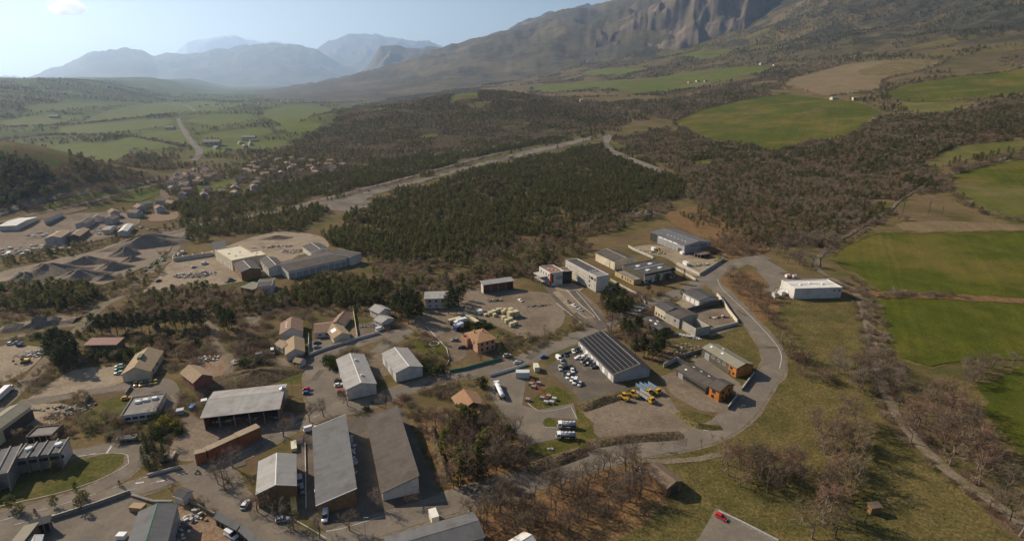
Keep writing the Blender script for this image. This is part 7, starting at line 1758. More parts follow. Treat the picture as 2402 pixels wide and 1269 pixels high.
# --- single trees, placed one by one
grove('tall_pine', [(945, 738), (960, 748), (974, 757), (986, 744), (966, 722), (950, 714), (934, 726), (982, 726), (955, 732), (970, 738), (942, 752), (928, 738), (990, 756), (958, 760)], (11, 15), 'tall dark pine in the clump beside the chalet yard', 'pines west of the chalet')
grove('tall_pine', [(1062, 724), (1076, 718), (1052, 736), (1086, 703), (1070, 738), (1058, 706)], (10, 14), 'tall dark pine between chalet and storage yard', 'pines east of the chalet')
grove('tall_pine', [(1440, 722), (1455, 732), (1422, 704), (1436, 748), (1466, 748), (1478, 738), (1446, 706), (1428, 728), (1460, 718), (1414, 714), (1436, 712), (1452, 744), (1470, 728), (1442, 736), (1424, 742)], (9, 13), 'dark pine in the clump below the office wing', 'pines below the office wing')
grove('tall_pine', [(1540, 668), (1556, 672), (1575, 662), (1520, 688)], (8, 11), 'dark pine in front of the dark roof hall', 'pines before the dark roof hall')
grove('spruce', [(1604, 655, 9)], (8, 9), 'pointed spruce beside the depot wall and dark roof hall', None)
grove(['tall_pine', 'bare'], [(1482, 792), (1500, 804), (1520, 818), (1540, 824), (1490, 834), (1470, 780), (1434, 775), (1555, 815), (1510, 840), (1530, 846), (1480, 812), (1500, 776), (1545, 842), (1455, 770), (1520, 792), (1536, 804), (1492, 788), (1508, 826), (1474, 796), (1526, 832), (1552, 832), (1462, 786)], (8, 12), 'tree of the mixed pine clump behind the solar hall', 'trees behind the solar hall')
grove('tall_pine', [(150, 848), (130, 834), (166, 852), (140, 862), (176, 838), (118, 846), (158, 830), (148, 868), (128, 858), (170, 866), (182, 850), (160, 842), (140, 826)], (11, 15), 'big dark pine at the pale barn yard', 'pines at the barn yard')
grove('tall_pine', [(222, 782), (240, 784), (260, 784), (276, 785), (296, 784), (314, 783), (334, 781), (352, 780), (372, 780), (392, 778), (414, 776), (436, 774), (456, 772), (474, 770)], (11, 14), 'tall pine in the row behind the red shed', 'row of pines behind the red roof shed')
grove('tall_pine', [(522, 764), (534, 772), (546, 778), (528, 784)], (11, 14), 'dark pine beside the dirt track above the brick house', 'pines by the dirt track')
grove('dark_bush', [(222, 836, 5), (240, 842, 5), (258, 838, 4.5), (276, 840, 5), (296, 834, 4.5)], (4, 5), 'dark evergreen shrub below the red roof shed', 'shrubs below the red roof shed')
grove('spruce', [(345, 1062, 10), (366, 1078, 11), (340, 1092, 9), (368, 1104, 8), (388, 1084, 9), (352, 1104, 7)], (8, 11), 'dark spruce in the clump at the end of the grass island', 'spruces at the grass island')
grove('pine', [(130, 1108, 5), (182, 1158, 5), (200, 1176, 5.5), (188, 1198, 6), (130, 1190, 5.5), (28, 1192, 6), (50, 1204, 5), (84, 1206, 2.5), (282, 1140, 2.5)], (4, 6), 'small pine on the verge between the two road lanes', 'roadside pines on the verge')
grove('spruce', [(874, 947, 5), (905, 937, 5)], (4, 5), 'small pointed spruce on the road verge below the white hall', 'verge spruces')
grove('tall_pine', [(1176, 836, 8)], (8, 8), 'dark round tree beside the villa', None)
grove('bare', [(1128, 846, 7)], (7, 7), 'brown tree in front of the villa facade', None)
grove('dark_bush', [(1008, 868, 4.5), (1024, 880, 5), (1000, 856, 4), (1036, 872, 4), (1132, 908, 5)], (4, 5), 'dark shrub below the villa garden', 'shrubs below the villa')
grove('yellow_bush', [(996, 850, 3), (390, 1000, 5), (410, 1006, 4), (1106, 972, 4)], (3, 5), 'yellow green shrub in early leaf', 'yellow green shrubs')
grove('green_bush', [(358, 1008, 3), (376, 1022, 4), (420, 1018, 3.5), (780, 858, 4.5), (770, 850, 4), (790, 868, 4), (1075, 775, 3), (860, 962, 2.5)], (3, 4), 'round green shrub beside a yard', 'green shrubs by the yards')
grove(['bare', 'bare_pale'], [(545, 1096, 11.7), (522, 1122, 10.4), (530, 1152, 10.4), (628, 1192, 10.4), (605, 1202, 9.1), (660, 1228, 10.4), (690, 1244, 9.1), (750, 1262, 10.4), (820, 1244, 9.1), (890, 1192, 9.1), (975, 1180, 7.8), (815, 952, 10.4), (760, 978, 10.4), (726, 990, 11.7), (665, 1024, 11.7), (905, 958, 9.1), (512, 1135, 9.1)], (6, 9), 'bare street tree along the road by the long sheds', 'bare street trees by the sheds')
grove('bare_red', [(482, 1192, 6)], (6, 6), 'small russet leaved tree at the road wall', None)
grove('bare', [(405, 1154, 5), (375, 972, 7), (395, 1050, 8)], (5, 8), 'bare tree between the flat office and the road', 'bare trees near the flat office')

def inpoly_px(px, n, minsep=3.0, seed=1):
    """n spread points inside an outline given in the photograph"""
    w = [G(*q) for q in px]; w = [(p.x, p.y) for p in w]
    xs = [p[0] for p in w]; ys = [p[1] for p in w]; r = np.random.RandomState(seed); out = []
    X = r.uniform(min(xs), max(xs), n * 30); Y = r.uniform(min(ys), max(ys), n * 30)
    k = pip(w, X, Y); X, Y = X[k], Y[k]; k = ~blocked(X, Y); X, Y = X[k], Y[k]
    for x, y in zip(X, Y):
        if len(out) >= n: break
        if all((x - a) ** 2 + (y - b) ** 2 > minsep ** 2 for a, b in out): out.append((float(x), float(y)))
    return out

_EX = None
def blocked(X, Y, margin=0):
    global _EX
    if _EX is None:
        _EX = [(np.array(w), min(p[0] for p in w), max(p[0] for p in w), min(p[1] for p in w), max(p[1] for p in w)) for w in EXCL]
    bad = np.zeros(X.shape, bool)
    for w, x0, x1, y0, y1 in _EX:
        k = np.where((X > x0) & (X < x1) & (Y > y0) & (Y < y1) & ~bad)[0]
        if len(k): bad[k] |= pip(w, X[k], Y[k])
    return bad

def wood(kinds, px, n, hr, label, group, sep=3.0, seed=1):
    for x, y in inpoly_px(px, n, sep, seed):
        plant(rnd.choice(kinds), (x, y), rnd.uniform(*hr), label, group)
wood(['bare', 'bare', 'sapling'], [(1090, 1190), (1300, 1122), (1490, 1072), (1520, 1130), (1500, 1180), (1400, 1230), (1250, 1269), (1130, 1262)], 62, (8.7, 13.3), 'slender bare tree in the brown grove at the bottom of the picture', 'bare trees of the bottom grove', 2.8, 5)
wood(['bare', 'bare', 'bare_pale', 'pine', 'sapling'], [(995, 1000), (1060, 985), (1140, 985), (1190, 1010), (1240, 1060), (1228, 1096), (1060, 1160), (1035, 1115)], 64, (8.7, 13.3), 'bare tree in the wooded slope between the shed and the tanker yard', 'bare trees of the wooded slope', 2.6, 6)
wood(['bare', 'bare_red'], [(1690, 1085), (1760, 1070), (1890, 1090), (1900, 1140), (1790, 1165), (1700, 1130)], 20, (10.2, 14.0), 'grey bare tree in the thicket on the meadow below the bend', 'bare thicket on the meadow', 3.5, 7)
wood(['bare_red', 'bare_red', 'bare'], [(1895, 1010), (1960, 960), (2010, 1000), (2030, 1080), (2000, 1180), (1960, 1269), (1890, 1269), (1930, 1140)], 26, (11.6, 16.8), 'russet brown bare tree in the line down the meadow', 'russet trees down the meadow', 3.5, 8)
wood(['bare_red', 'bare_red', 'bare'], [(2090, 1000), (2160, 950), (2230, 940), (2300, 1000), (2330, 1100), (2402, 1190), (2402, 1269), (2330, 1210), (2240, 1130), (2150, 1060)], 32, (11.6, 16.8), 'russet bare tree in the row along the field lane', 'russet trees along the lane', 4.0, 9)
wood(['bare', 'bare_pale'], [(1950, 860), (2060, 850), (2120, 900), (2080, 960), (2030, 930), (1980, 900)], 22, (10.2, 14.0), 'bare tree around the crossing of hedge and lane', 'bare trees at the hedge crossing', 3.5, 10)
wood(['bare', 'brown_bush'], [(1790, 740), (1840, 760), (1890, 850), (1960, 890), (1950, 905), (1880, 890), (1830, 800)], 22, (3, 6), 'brown thorny shrub in the hedge along the bend', 'hedge shrubs along the bend', 2.5, 11)
wood(['bare_red', 'bare_red', 'bare'], [(1692, 640), (1730, 640), (1780, 680), (1830, 700), (1800, 735), (1770, 735), (1730, 700)], 34, (7.2, 11.9), 'russet bare tree in the copse inside the road bend', 'copse inside the road bend', 2.6, 12)
wood(['bare_pale', 'bare'], [(1800, 575), (1850, 560), (1930, 575), (1930, 620), (1900, 640), (1840, 632)], 30, (10.2, 15.4), 'grey bare tree in the belt above the white warehouse', 'grey trees above the warehouse', 3.0, 13)
wood(['bare', 'bare_pale'], [(2230, 885), (2280, 850), (2380, 850), (2402, 880), (2330, 900), (2260, 905)], 14, (7.2, 11.2), 'brown bare tree in the hedge between the two green fields', 'trees in the field hedge', 3.5, 14)
wood(['brown_bush', 'tan_bush', 'bare'], [(2060, 690), (2200, 690), (2402, 702), (2402, 722), (2200, 702), (2070, 704)], 34, (1.6, 3.2), 'brown shrub on the hedge bank between the fields', 'shrubs on the field bank', 2.0, 15)
wood(['bare', 'sapling', 'brown_bush'], [(1630, 590), (1680, 545), (1760, 570), (1790, 595), (1720, 605)], 20, (3, 6), 'orange brown bush on the slope beside the depot', 'bushes beside the depot', 3.0, 16)
wood(['brown_bush', 'green_bush', 'bare'], [(560, 800), (610, 790), (640, 830), (620, 870), (560, 900), (545, 850)], 22, (2, 4.5), 'wild shrub on the mound behind the timber hall', 'shrubs on the mound', 2.4, 17)
wood(['brown_bush', 'tan_bush', 'bare'], [(480, 780), (640, 800), (620, 840), (560, 840), (520, 800)], 18, (2, 4.5), 'brown shrub beside the dirt track', 'shrubs by the dirt track', 2.6, 18)
wood(['brown_bush', 'dark_bush', 'bare'], [(380, 800), (480, 780), (500, 830), (420, 850), (380, 830)], 16, (2.5, 5), 'brown thicket shrub behind the barn', 'thicket behind the barn', 2.6, 19)
wood(['tan_bush', 'brown_bush'], [(945, 800), (1000, 795), (1040, 815), (1030, 850), (990, 845)], 12, (1.2, 2.2), 'low brown shrub in the villa garden', 'villa garden shrubs', 2.0, 20)
wood(['tan_bush', 'brown_bush', 'dark_bush'], [(170, 955), (200, 945), (300, 985), (330, 1040), (240, 1030), (150, 1015)], 18, (1.2, 2.5), 'low shrub on the slope above the grass island', 'slope shrubs above the grass island', 2.0, 21)
wood(['tan_bush', 'brown_bush'], [(940, 960), (1000, 1000), (1040, 1120), (1040, 1165), (1020, 1160)], 16, (.8, 1.8), 'dry shrub on the bank beside the brown roof shed', 'bank shrubs by the shed', 1.8, 22)
wood(['brown_bush', 'tan_bush'], [(1238, 1060), (1300, 1058), (1400, 1040), (1590, 1022), (1590, 1030), (1400, 1055), (1245, 1098)], 26, (.9, 2.0), 'shrub on the bank above the lower road', 'bank shrubs by the lower road', 1.8, 23)
wood(['tan_bush', 'brown_bush'], [(1365, 950), (1475, 915), (1480, 912), (1540, 905), (1545, 910), (1480, 922), (1372, 962)], 14, (.7, 1.4), 'dry shrub on the step between car lot and truck yard', 'shrubs between the lots', 1.6, 24)
grove('bare_pale', [(2090, 692, 8)], (9, 10), 'large pale bare tree standing alone at the field edge', None)
grove('bare', [(1908, 748, 4.5)], (5, 5), 'small lone bare tree on the lawn below the white warehouse', None)
grove('poplar', [(1944, 596, 9), (2020, 546, 7), (2090, 497, 10), (2116, 506, 15), (2176, 505, 15), (2208, 508, 11), (2140, 395, 11)], (8, 16), 'tall slim bare poplar along the field lane', 'poplars along the field lane')
grove('bare', [(1277, 785, 7), (1330, 790, 6), (1035, 905, 6), (1075, 898, 7), (1100, 893, 6), (1496, 700, 6), (1505, 712, 5)], (5, 7), 'bare tree beside the middle road', 'bare trees beside the middle road')
grove('sapling', [(1548, 1056, 5), (1645, 1050, 5), (1670, 1035, 4)], (4, 5), 'young bare tree on the verge of the lower road', 'young verge trees')
grove('tall_pine', [(1358, 1048, 3)], (3, 3), 'stunted pine at the corner of the tanker lawn', None)

# --- forests: the nearest trees as objects, the rest as masses
def scatter(px, spacing, seed, jitter=.45, world=None):
    w = world or [(p.x, p.y) for p in (G(*q) for q in px)]
    xs = [p[0] for p in w]; ys = [p[1] for p in w]
    rs = np.random.RandomState(seed)
    gx, gy = np.meshgrid(np.arange(min(xs), max(xs), spacing), np.arange(min(ys), max(ys), spacing))
    X = (gx + rs.uniform(-jitter, jitter, gx.shape) * spacing).ravel(); Y = (gy + rs.uniform(-jitter, jitter, gy.shape) * spacing).ravel()
    am = min(45, .10 * max(max(xs) - min(xs), max(ys) - min(ys)))
    k = pip(w, X + am * 2 * (fbm(X / 45, Y / 45, seed + 50, 3) - .5), Y + am * 2 * (fbm(X / 45, Y / 45, seed + 60, 3) - .5)); X, Y = X[k], Y[k]
    k = ~blocked(X, Y); return X[k], Y[k]

POOL = []          # x, y, kind, height
def forest(px, spacing, mix, hr, seed, thin=0.0, thin_scale=60, clump=None):
    X, Y = scatter(px, spacing, seed)
    rs = np.random.RandomState(seed + 1)
    if thin:
        k = fbm(X / thin_scale, Y / thin_scale, seed, 3) > thin; X, Y = X[k], Y[k]
    kinds = [m[0] for m in mix]; wts = np.array([m[1] for m in mix], float)
    nz = fbm(X / 70, Y / 70, seed + 3, 3)
    cum = np.cumsum(wts / wts.sum())
    u = np.clip((nz - .5) * 2.2 + .5, .0, .999) * .7 + rs.uniform(0, .3, len(X))
    ki = np.searchsorted(cum, np.clip(u, 0, .999))
    H = rs.uniform(hr[0], hr[1], len(X))
    for x, y, k, h in zip(X, Y, ki, H):
        b = 'bush' in kinds[k]
        POOL.append((x, y, kinds[k], h * (.38 if b else 1)))
PINES = [('pine', 7), ('bare', .8), ('pine', 4), ('brown_bush', .4), ('bare_pale', .2)]
MIXED = [('pine', 2.2), ('bare', 2.4), ('bare_pale', 1), ('pine', 1.4), ('bare', 1.0), ('bare_red', 1), ('brown_bush', .6), ('pine', .8)]
BROWN = [('bare', 4), ('pine', 1.0), ('brown_bush', 1), ('bare_red', 1.2), ('pine', 1.4), ('bare_pale', 1.4)]
SCRUB = [('brown_bush', 3), ('bare', 2.2), ('pine', 1.6), ('tan_bush', 2), ('bare_red', .8)]
forest([(790, 525), (860, 478), (1000, 436), (1200, 380), (1400, 342), (1430, 345), (1560, 405), (1600, 455), (1540, 470), (1400, 500), (1250, 545), (1100, 585), (960, 600), (850, 615), (810, 580)], 3.9, PINES, (4, 9), 1, .27, 24)
forest([(820, 620), (960, 602), (1100, 588), (1250, 548), (1400, 503), (1540, 473), (1605, 460), (1560, 500), (1450, 525), (1390, 570), (1300, 600), (1260, 625), (1235, 640), (1100, 640), (1000, 650), (900, 660), (840, 650)], 4.8, MIXED, (4.5, 8.5), 2)
forest([(430, 522), (600, 502), (755, 478), (772, 500), (700, 545), (560, 545), (470, 570), (420, 580)], 4.5, PINES, (4.5, 8.5), 3, .30, 26)
forest([(420, 472), (700, 425), (900, 382), (1200, 340), (1380, 310), (1390, 316), (1100, 372), (1000, 405), (850, 445), (700, 482), (520, 512), (430, 515)], 4.8, PINES, (5, 9), 4, .30, 30)
forest([(-20, 668), (60, 678), (200, 672), (205, 715), (120, 730), (-20, 738)], 4.6, PINES, (7, 11), 5)
forest([(205, 760), (350, 696), (480, 682), (640, 690), (820, 640), (930, 660), (905, 700), (860, 720), (820, 735), (700, 730), (590, 735), (480, 745), (250, 770)], 3.5, [('pine', 3.5), ('brown_bush', 1.5), ('bare', 2.2), ('pine', 2), ('tan_bush', .8), ('bare_red', .8)], (4, 9), 6, .25, 40)
forest([(1430, 330), (1560, 300), (1650, 330), (1770, 352), (1900, 340), (2020, 318), (2080, 275), (2200, 270), (2230, 330), (2150, 400), (2240, 420), (2110, 470), (2000, 545), (1930, 590), (1800, 560), (1720, 530), (1620, 470), (1570, 405)], 4.5, MIXED, (5, 9), 7)
forest([(2080, 275), (2250, 265), (2440, 215), (2440, 325), (2300, 345), (2170, 400), (2150, 380), (2200, 300)], 5.0, BROWN, (5, 9), 8)
forest([(730, 318), (790, 280), (830, 250), (1000, 214), (1150, 214), (1300, 240), (1430, 262), (1490, 290), (1380, 308), (1200, 335), (900, 376), (700, 420), (600, 420), (640, 360)], 6.0, BROWN, (6, 10), 9, .32, 110)
forest([(1300, 240), (1450, 240), (1560, 240), (1700, 205), (1850, 165), (1880, 178), (1830, 205), (1780, 228), (1660, 252), (1580, 285), (1490, 285), (1420, 262)], 8.5, MIXED, (7, 12), 10, .36, 90)
forest([(1600, 505), (1660, 490), (1800, 565), (1790, 590), (1700, 560)], 6.5, SCRUB, (4, 7), 11, .4, 30)
forest([(425, 600), (395, 640), (330, 690), (240, 720), (215, 690), (300, 640), (380, 590)], 5.0, SCRUB, (4, 8), 12, .42, 30)
forest([(0, 610), (100, 590), (250, 568), (420, 535), (430, 540), (300, 570), (120, 605), (0, 632)], 5.0, MIXED, (4, 8), 13, .35, 40)
forest([(-30, 370), (60, 380), (110, 410), (95, 450), (40, 475), (-30, 490)], 6.0, PINES, (9, 13), 14)
forest([(90, 405), (300, 370), (420, 350), (455, 375), (470, 400), (400, 415), (250, 440), (100, 470)], 8.0, BROWN, (8, 12), 15, .42, 80)
forest([(100, 560), (180, 500), (330, 490), (420, 480), (420, 530), (250, 560), (150, 580)], 9.0, MIXED, (4, 8), 16, .45, 40)
forest([(430, 420), (520, 390), (640, 370), (820, 370), (800, 410), (640, 430), (520, 450), (420, 470)], 7.0, MIXED, (6, 10), 17, .34, 50)
forest([(470, 360), (640, 345), (760, 345), (760, 365), (600, 390), (480, 400)], 10, MIXED, (6, 10), 18, .45, 60)
forest([(1230, 640), (1265, 612), (1330, 605), (1260, 660), (1230, 655)], 4.6, BROWN, (4, 7), 19)
forest([(900, 660), (1100, 640), (1240, 632), (1130, 665), (1060, 690), (1000, 690), (930, 705)], 4.6, MIXED, (5, 9), 20, .34, 30)
forest([(-20, 720), (200, 722), (215, 745), (120, 760), (-20, 780)], 5.0, SCRUB, (3, 6), 21, .42, 30)
forest([(0, 1005), (150, 1012), (310, 1000), (330, 1040), (250, 1040), (120, 1030), (0, 1045)], 4.0, [('brown_bush', 1), ('tan_bush', 1)], (3, 5), 22, .42, 25)
PLOT = [('tan_bush', 2.5), ('brown_bush', 2.5), ('bare', 2), ('green_bush', 1.5), ('pine', 1.4), ('dark_bush', .8)]
forest([(0, 770), (220, 780), (480, 760), (700, 735), (930, 700), (990, 760), (980, 870), (920, 930), (740, 990), (640, 930), (560, 1000), (430, 960), (380, 1060), (0, 1080)], 4.0, PLOT, (3.5, 7), 23, .45, 22)
forest([(1150, 790), (1250, 790), (1340, 760), (1420, 700), (1500, 690), (1600, 690), (1560, 860), (1500, 840), (1420, 780), (1340, 795), (1180, 840)], 4.0, PLOT, (3.5, 7), 24, .44, 22)
forest([(1640, 545), (1790, 560), (1790, 600), (1700, 605), (1640, 590)], 4.0, PLOT, (3, 6), 25, .46, 18)
forest([(1000, 880), (1060, 900), (1150, 890), (1160, 960), (1120, 1000), (990, 1000), (930, 960)], 3.6, PLOT, (3, 7), 26, .42, 18)
# hedges in the left valley and on the slopes, and loose woods on the hillside
forest([(700, 488), (850, 452), (1000, 415), (1250, 350), (1390, 320), (1250, 360), (1000, 428), (850, 470)], 6, [('tan_bush', 1), ('brown_bush', 1)], (3, 6), 27, .5, 20)
for px_, sp_ in (([(1960, 660), (2010, 690), (2032, 760), (2052, 840), (2076, 930), (2126, 1010), (2226, 1110), (2316, 1170), (2402, 1230)], 2.6), ([(1990, 655), (2040, 720), (2060, 800), (2075, 860)], 2.6), ([(1935, 600), (1990, 560), (2050, 522), (2090, 500)], 3.0)):
    for p in spline([(p.x, p.y) for p in (G(*a) for a in px_)], sp_):
        for _ in range(2):
            d_ = rnd.choice((-1, 1)) * rnd.uniform(3.0, 6.0)
            POOL.append((p.x + d_, p.y + rnd.gauss(0, 1.5), rnd.choice(['tan_bush', 'brown_bush', 'brown_bush', 'tan_bush', 'bare']), rnd.uniform(.9, 2.2)))
forest([(940, 775), (1000, 775), (1050, 815), (1058, 862), (1010, 885), (940, 840)], 3.4, PLOT, (3, 6), 28, .40, 15)
forest([(1150, 770), (1240, 795), (1330, 765), (1345, 785), (1230, 835), (1180, 845), (1150, 800)], 3.4, PLOT, (2.5, 5), 29, .42, 15)
forest([(1085, 760), (1130, 745), (1150, 770), (1130, 785), (1095, 770)], 3.2, [('green_bush', 2), ('dark_bush', 2), ('brown_bush', 1)], (5, 9), 30, .35, 10)
forest([(370, 965), (420, 960), (440, 1000), (430, 1060), (370, 1110), (330, 1090), (330, 1040)], 3.2, [('green_bush', 2), ('brown_bush', 2), ('bare', 1.5), ('dark_bush', 1)], (4, 8), 31, .36, 14)
rs = np.random.RandomState(99)
def woods_by_noise(n, s0, s1, t0, t1, thr, lam, mix, hr, seed, dens=1.0):
    S = rs.uniform(s0, s1, n) * SC; T = rs.uniform(t0, t1, n) * SC
    X = .92 * S - .39 * T; Y = .39 * S + .92 * T
    k = (Y > 700) & (np.abs(np.arctan2(X, Y)) < .80) & (fbm(X / lam, Y / lam, seed, 4) > thr)
    X, Y = X[k], Y[k]; k = ~blocked(X, Y); X, Y = X[k], Y[k]
    kinds = [m[0] for m in mix]; wts = np.array([m[1] for m in mix], float); cum = np.cumsum(wts / wts.sum())
    nz = np.clip((fbm(X / (lam * .7), Y / (lam * .7), seed + 9, 3) - .5) * 2.6 + .5, 0, .999) * .75 + rs.uniform(0, .25, len(X))
    ki = np.searchsorted(cum, np.clip(nz, 0, .999)); H = rs.uniform(hr[0], hr[1], len(X))
    for x, y, i, h in zip(X, Y, ki, H): FAR.append((x, y, kinds[i], h * (.4 if 'bush' in kinds[i] else 1)))
FAR = []
woods_by_noise(34000, 520, 1700, 300, 3200, .47, 150, [('pine', 4), ('bare', 3), ('bare_red', 1), ('brown_bush', 1)], (7, 12), 31)
woods_by_noise(40000, 1500, 3000, -800, 5000, .45, 240, [('pine', 5), ('bare', 3), ('pine', 1)], (9, 14), 32)
woods_by_noise(20000, -1100, 500, 1200, 4800, .54, 170, [('bare', 4), ('bare_pale', 1), ('pine', 2)], (8, 13), 33)
woods_by_noise(5000, -500, 520, 650, 1700, .55, 90, [('bare', 4), ('bare_pale', 1), ('pine', 2), ('blossom_tree', .5)], (6, 10), 34)
woods_by_noise(16000, -2200, -500, 1300, 4200, .46, 260, [('bare', 3), ('pine', 3)], (9, 14), 35)
for name_, px in (('hedge', [(1580, 290), (1650, 326), (1780, 350), (1812, 362), (1900, 336), (1990, 325), (2060, 275)]), ('hedge', [(1580, 284), (1660, 254), (1770, 229), (1850, 220)]), ('hedge', [(1950, 226), (2060, 212), (2080, 186), (2200, 152)]), ('hedge', [(2080, 214), (2150, 194), (2402, 158)]),
                   ('hedge', [(2240, 408), (2330, 382), (2402, 366)]), ('hedge', [(2200, 420), (2270, 484), (2330, 508), (2402, 522)]), ('hedge', [(0, 330), (120, 318), (300, 322), (430, 345)]), ('hedge', [(0, 300), (200, 290), (400, 268)]), ('hedge', [(0, 500), (100, 472), (200, 456), (390, 424)]), ('hedge', [(90, 490), (240, 472), (390, 440)])):
    q = spline([(p.x, p.y) for p in (G(*a) for a in px)], 6.0)
    for p in q:
        for _ in range(2):
            POOL.append((p.x + rnd.gauss(0, 3), p.y + rnd.gauss(0, 3), rnd.choice(['bare', 'bare', 'brown_bush', 'bare_red', 'pine', 'blossom_tree' if rnd.random() < .25 else 'bare']), rnd.uniform(4, 8)))

def in_view(items):
    a = np.array([(q[0], q[1]) for q in items]); z = zter(a[:, 0], a[:, 1]) - CAMH
    cyy = a[:, 1] * math.cos(PITCH) - z * math.sin(PITCH); cz = a[:, 1] * math.sin(PITCH) + z * math.cos(PITCH)
    cyy = np.maximum(cyy, 1)
    px = PW / 2 + FPX * a[:, 0] / cyy; py = PH / 2 - FPX * cz / cyy
    return (px > -60) & (px < PW + 60) & (py > -120) & (py < PH + 60)
POOL = [q for q, k in zip(POOL, in_view(POOL)) if k]
POOL.sort(key=lambda q: math.hypot(q[0], q[1]))
TAKE = {'pine': 170, 'bare': 0, 'bare_red': 0, 'bare_pale': 0, 'brown_bush': 90, 'tan_bush': 50, 'dark_bush': 10}
LAB = {'pine': ('green pine at the near edge of the forest and scrub', 'pines at the forest edge'), 'bare': ('brown bare tree at the near edge of the forest and scrub', 'bare trees at the forest edge'), 'bare_red': ('russet bare tree at the near edge of the forest and scrub', 'russet trees at the forest edge'),
       'bare_pale': ('pale bare tree at the near edge of the forest and scrub', 'pale trees at the forest edge'), 'brown_bush': ('brown shrub in the scrub below the forest', 'brown scrub shrubs'), 'tan_bush': ('dry tan shrub in the scrub below the forest', 'tan scrub shrubs'), 'dark_bush': ('dark evergreen shrub at the forest edge', 'dark shrubs at the forest edge')}
MARKS = [('beside the white street wall', 790, 812), ('near the red roof shed', 245, 800), ('near the cream works hall', 560, 600), ('beside the long grey works', 740, 615), ('above the chalet', 1020, 690), ('above the open barn', 1165, 660), ('behind the office block', 1290, 625), ('behind the cream warehouse', 1430, 590), ('beside the depot hall', 1600, 560), ('near the quarry floor', 150, 660), ('along the quarry track', 330, 660), ('near the brown tiled houses', 690, 770), ('beside the timber hall', 570, 940), ('near the tan barn', 330, 850), ('near the flat office', 330, 950), ('near the white hall', 840, 880), ('beside the villa', 1130, 800), ('near the solar hall', 1440, 830), ('by the mason yard', 1600, 750), ('above the white warehouse', 1900, 600), ('on the lane below the poplars', 2050, 520), ('by the grass island', 200, 1060), ('near the tiled house', 1100, 950), ('near the grey house', 890, 730), ('below the long grey works', 720, 680), ('by the walled street', 830, 800), ('at the left edge below the quarry', 60, 710), ('near the far trade yards', 200, 540)]
MARKS = [(t, G(a, b)) for t, a, b in MARKS]
def near_mark(x, y): return min(MARKS, key=lambda m: (m[1].x - x) ** 2 + (m[1].y - y) ** 2)[0]
LAB = {'pine': ('bushy green pine', 'pines at the forest edge'), 'brown_bush': ('brown leafless shrub', 'brown scrub shrubs'), 'tan_bush': ('dry tan shrub', 'tan scrub shrubs'), 'dark_bush': ('dark evergreen shrub', 'dark shrubs at the forest edge')}
rest = {}
DENSE = {'bare': 'bare_f', 'bare_red': 'bare_red_f', 'bare_pale': 'bare_pale_f'}
BASE_H.update({'bare_f': 10, 'bare_red_f': 10, 'bare_pale_f': 10})
for x, y, k, h in POOL:
    if TAKE.get(k, 0) > 0:
        TAKE[k] -= 1; w_ = near_mark(x, y); plant(k, (x, y), h, LAB[k][0] + ' in the scrub ' + w_, LAB[k][1] + ' ' + w_)
    else:
        rest.setdefault('pine_forest' if k in ('pine', 'dark_bush') else 'plot_scrub' if k in ('green_bush', 'tan_bush', 'brown_bush') else 'bare_woodland', []).append((x, y, DENSE.get(k, k), h))
for x, y, k, h in FAR:
    rest.setdefault('hillside_trees', []).append((x, y, DENSE.get(k, k), h))

def mass(name, items, label):
    kinds = sorted({k for _, _, k, _ in items})
    cl = bpy.data.collections.new('plants_of_' + name)
    index = {}; n = 0
    for k in kinds:
        for v in PROTO[k]:
            o = bpy.data.objects.new('p%03d' % n, v[2]); cl.objects.link(o)
            index.setdefault(k, []).append(n); n += 1
    a = np.array([(x, y) for x, y, _, _ in items]); z = zter(a[:, 0], a[:, 1])
    me = bpy.data.meshes.new(name); me.vertices.add(len(items)); me.vertices.foreach_set('co', np.column_stack([a, z]).ravel())
    at = me.attributes.new('scl', 'FLOAT', 'POINT'); at.data.foreach_set('value', [h / BASE_H[k] for _, _, k, h in items])
    at = me.attributes.new('rot', 'FLOAT', 'POINT'); at.data.foreach_set('value', [rnd.uniform(0, 6.28) for _ in items])
    at = me.attributes.new('idx', 'INT', 'POINT'); at.data.foreach_set('value', [rnd.choice(index[k]) for _, _, k, _ in items])
    o = tag(link_mesh(name, me), label, None, kind='stuff')
    ng = bpy.data.node_groups.new('plant_' + name, 'GeometryNodeTree')
    ng.interface.new_socket('Geometry', in_out='INPUT', socket_type='NodeSocketGeometry'); ng.interface.new_socket('Geometry', in_out='OUTPUT', socket_type='NodeSocketGeometry')
    N = ng.nodes; L = ng.links
    gi = N.new('NodeGroupInput'); go = N.new('NodeGroupOutput'); ip = N.new('GeometryNodeInstanceOnPoints'); ci = N.new('GeometryNodeCollectionInfo')
    ci.inputs['Collection'].default_value = cl; ci.inputs['Separate Children'].default_value = True; ci.inputs['Reset Children'].default_value = True
    def attr(nm, ty):
        q = N.new('GeometryNodeInputNamedAttribute'); q.data_type = ty; q.inputs[0].default_value = nm; return q.outputs[0]
    cb = N.new('ShaderNodeCombineXYZ'); L.new(attr('rot', 'FLOAT'), cb.inputs[2])
    ip.inputs['Pick Instance'].default_value = True
    L.new(gi.outputs[0], ip.inputs['Points']); L.new(ci.outputs[0], ip.inputs['Instance']); L.new(attr('idx', 'INT'), ip.inputs['Instance Index'])
    L.new(cb.outputs[0], ip.inputs['Rotation']); L.new(attr('scl', 'FLOAT'), ip.inputs['Scale']); L.new(ip.outputs[0], go.inputs[0])
    md = o.modifiers.new('plants', 'NODES'); md.node_group = ng
    return o
print('POOL', len(POOL), 'FAR', len(FAR), {k: len(v) for k, v in rest.items()})
mass('pine_forest', rest['pine_forest'], 'dense dark pine forest beside the dry river bed')
mass('bare_woodland', rest['bare_woodland'], 'brown leafless woodland around the pine forest')
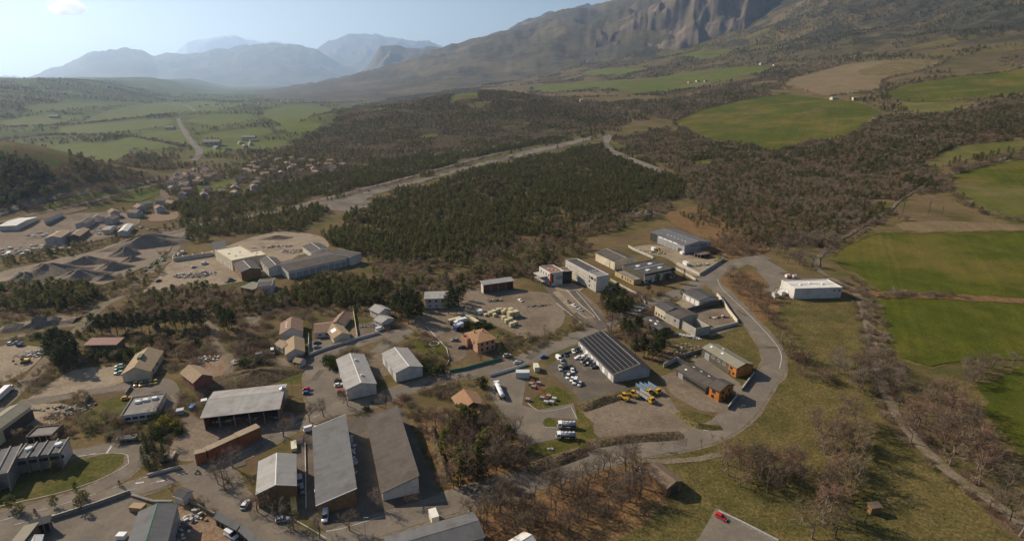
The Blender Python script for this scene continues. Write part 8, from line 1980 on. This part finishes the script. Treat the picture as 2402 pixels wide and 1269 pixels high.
if 'plot_scrub' in rest: mass('plot_scrub', rest['plot_scrub'], 'low brown and green scrub between the plots and in the woods')
mass('hillside_trees', rest['hillside_trees'], 'scattered far woods and hedges on valley and slopes')
# ------------------------------------------------------------------ the air
def build_haze(density, aniso):
    m = bpy.data.materials.new('haze'); m.use_nodes = True
    nt = m.node_tree; nt.nodes.clear()
    out = nt.nodes.new('ShaderNodeOutputMaterial'); pv = nt.nodes.new('ShaderNodeVolumePrincipled')
    pv.inputs['Color'].default_value = (.52, .71, 1.0, 1); pv.inputs['Density'].default_value = density; pv.inputs['Anisotropy'].default_value = aniso
    nt.links.new(pv.outputs[0], out.inputs['Volume'])
    mb = MB(); mb.box(-46000, 46000, -36000, 48000, -90, HAZE_TOP)
    o = mb.build('haze', m); tag(o, 'thin bluish haze over the valley', None, kind='stuff'); o.display_type = 'WIRE'
    return o
HAZE_TOP = max(max((o.matrix_basis @ v.co).z for v in o.data.vertices) for o in col.objects if o.type == 'MESH' and o.name.split('.')[0] in ('ground', 'mountain')) + 60
build_haze(4.3e-5, .5)

# ------------------------------------------------------------------ the small cloud
def cloud(label, px, dist, size, seed, n=46):
    u, w, d = ray(*px); t = dist / math.hypot(u, w)
    c = Vector((u * t, w * t, CAMH + d * t)); r = random.Random(seed)
    m = bpy.data.materials.get('cloud')
    if m is None:
        m = bpy.data.materials.new('cloud'); m.use_nodes = True; nt = m.node_tree; nt.nodes.clear()
        out = nt.nodes.new('ShaderNodeOutputMaterial'); pv = nt.nodes.new('ShaderNodeVolumePrincipled'); pv.inputs['Color'].default_value = (1, 1, 1, 1); pv.inputs['Anisotropy'].default_value = .8
        tc = nt.nodes.new('ShaderNodeTexCoord'); nz = nt.nodes.new('ShaderNodeTexNoise'); nz.inputs['Scale'].default_value = 0.005; nz.inputs['Detail'].default_value = 5
        rp = nt.nodes.new('ShaderNodeMapRange'); rp.inputs[1].default_value = .42; rp.inputs[2].default_value = .66; rp.inputs[3].default_value = 0; rp.inputs[4].default_value = .009
        nt.links.new(tc.outputs['Object'], nz.inputs['Vector']); nt.links.new(nz.outputs[0], rp.inputs[0]); nt.links.new(rp.outputs[0], pv.inputs['Density']); nt.links.new(pv.outputs[0], out.inputs['Volume'])
        m.cycles.volume_step_rate = 1.0
    import bmesh
    bm = bmesh.new()
    bmesh.ops.create_icosphere(bm, subdivisions=4, radius=1)
    for v in bm.verts:
        k = float(fbm(np.array([v.co.x * 1.6 + seed]), np.array([v.co.z * 1.6 + v.co.y]), seed, 4)[0])
        v.co = Vector((v.co.x * size[0], v.co.y * size[1], v.co.z * size[2])) * (.65 + .7 * k)
    me = bpy.data.meshes.new('cloud'); bm.to_mesh(me); bm.free(); me.materials.append(m)
    o = link_mesh('cloud', me, None, c); return tag(o, label, None, None, 'stuff')
cloud('small white cloud high above the valley', (155, 18), 14500, (330, 330, 165), 5)
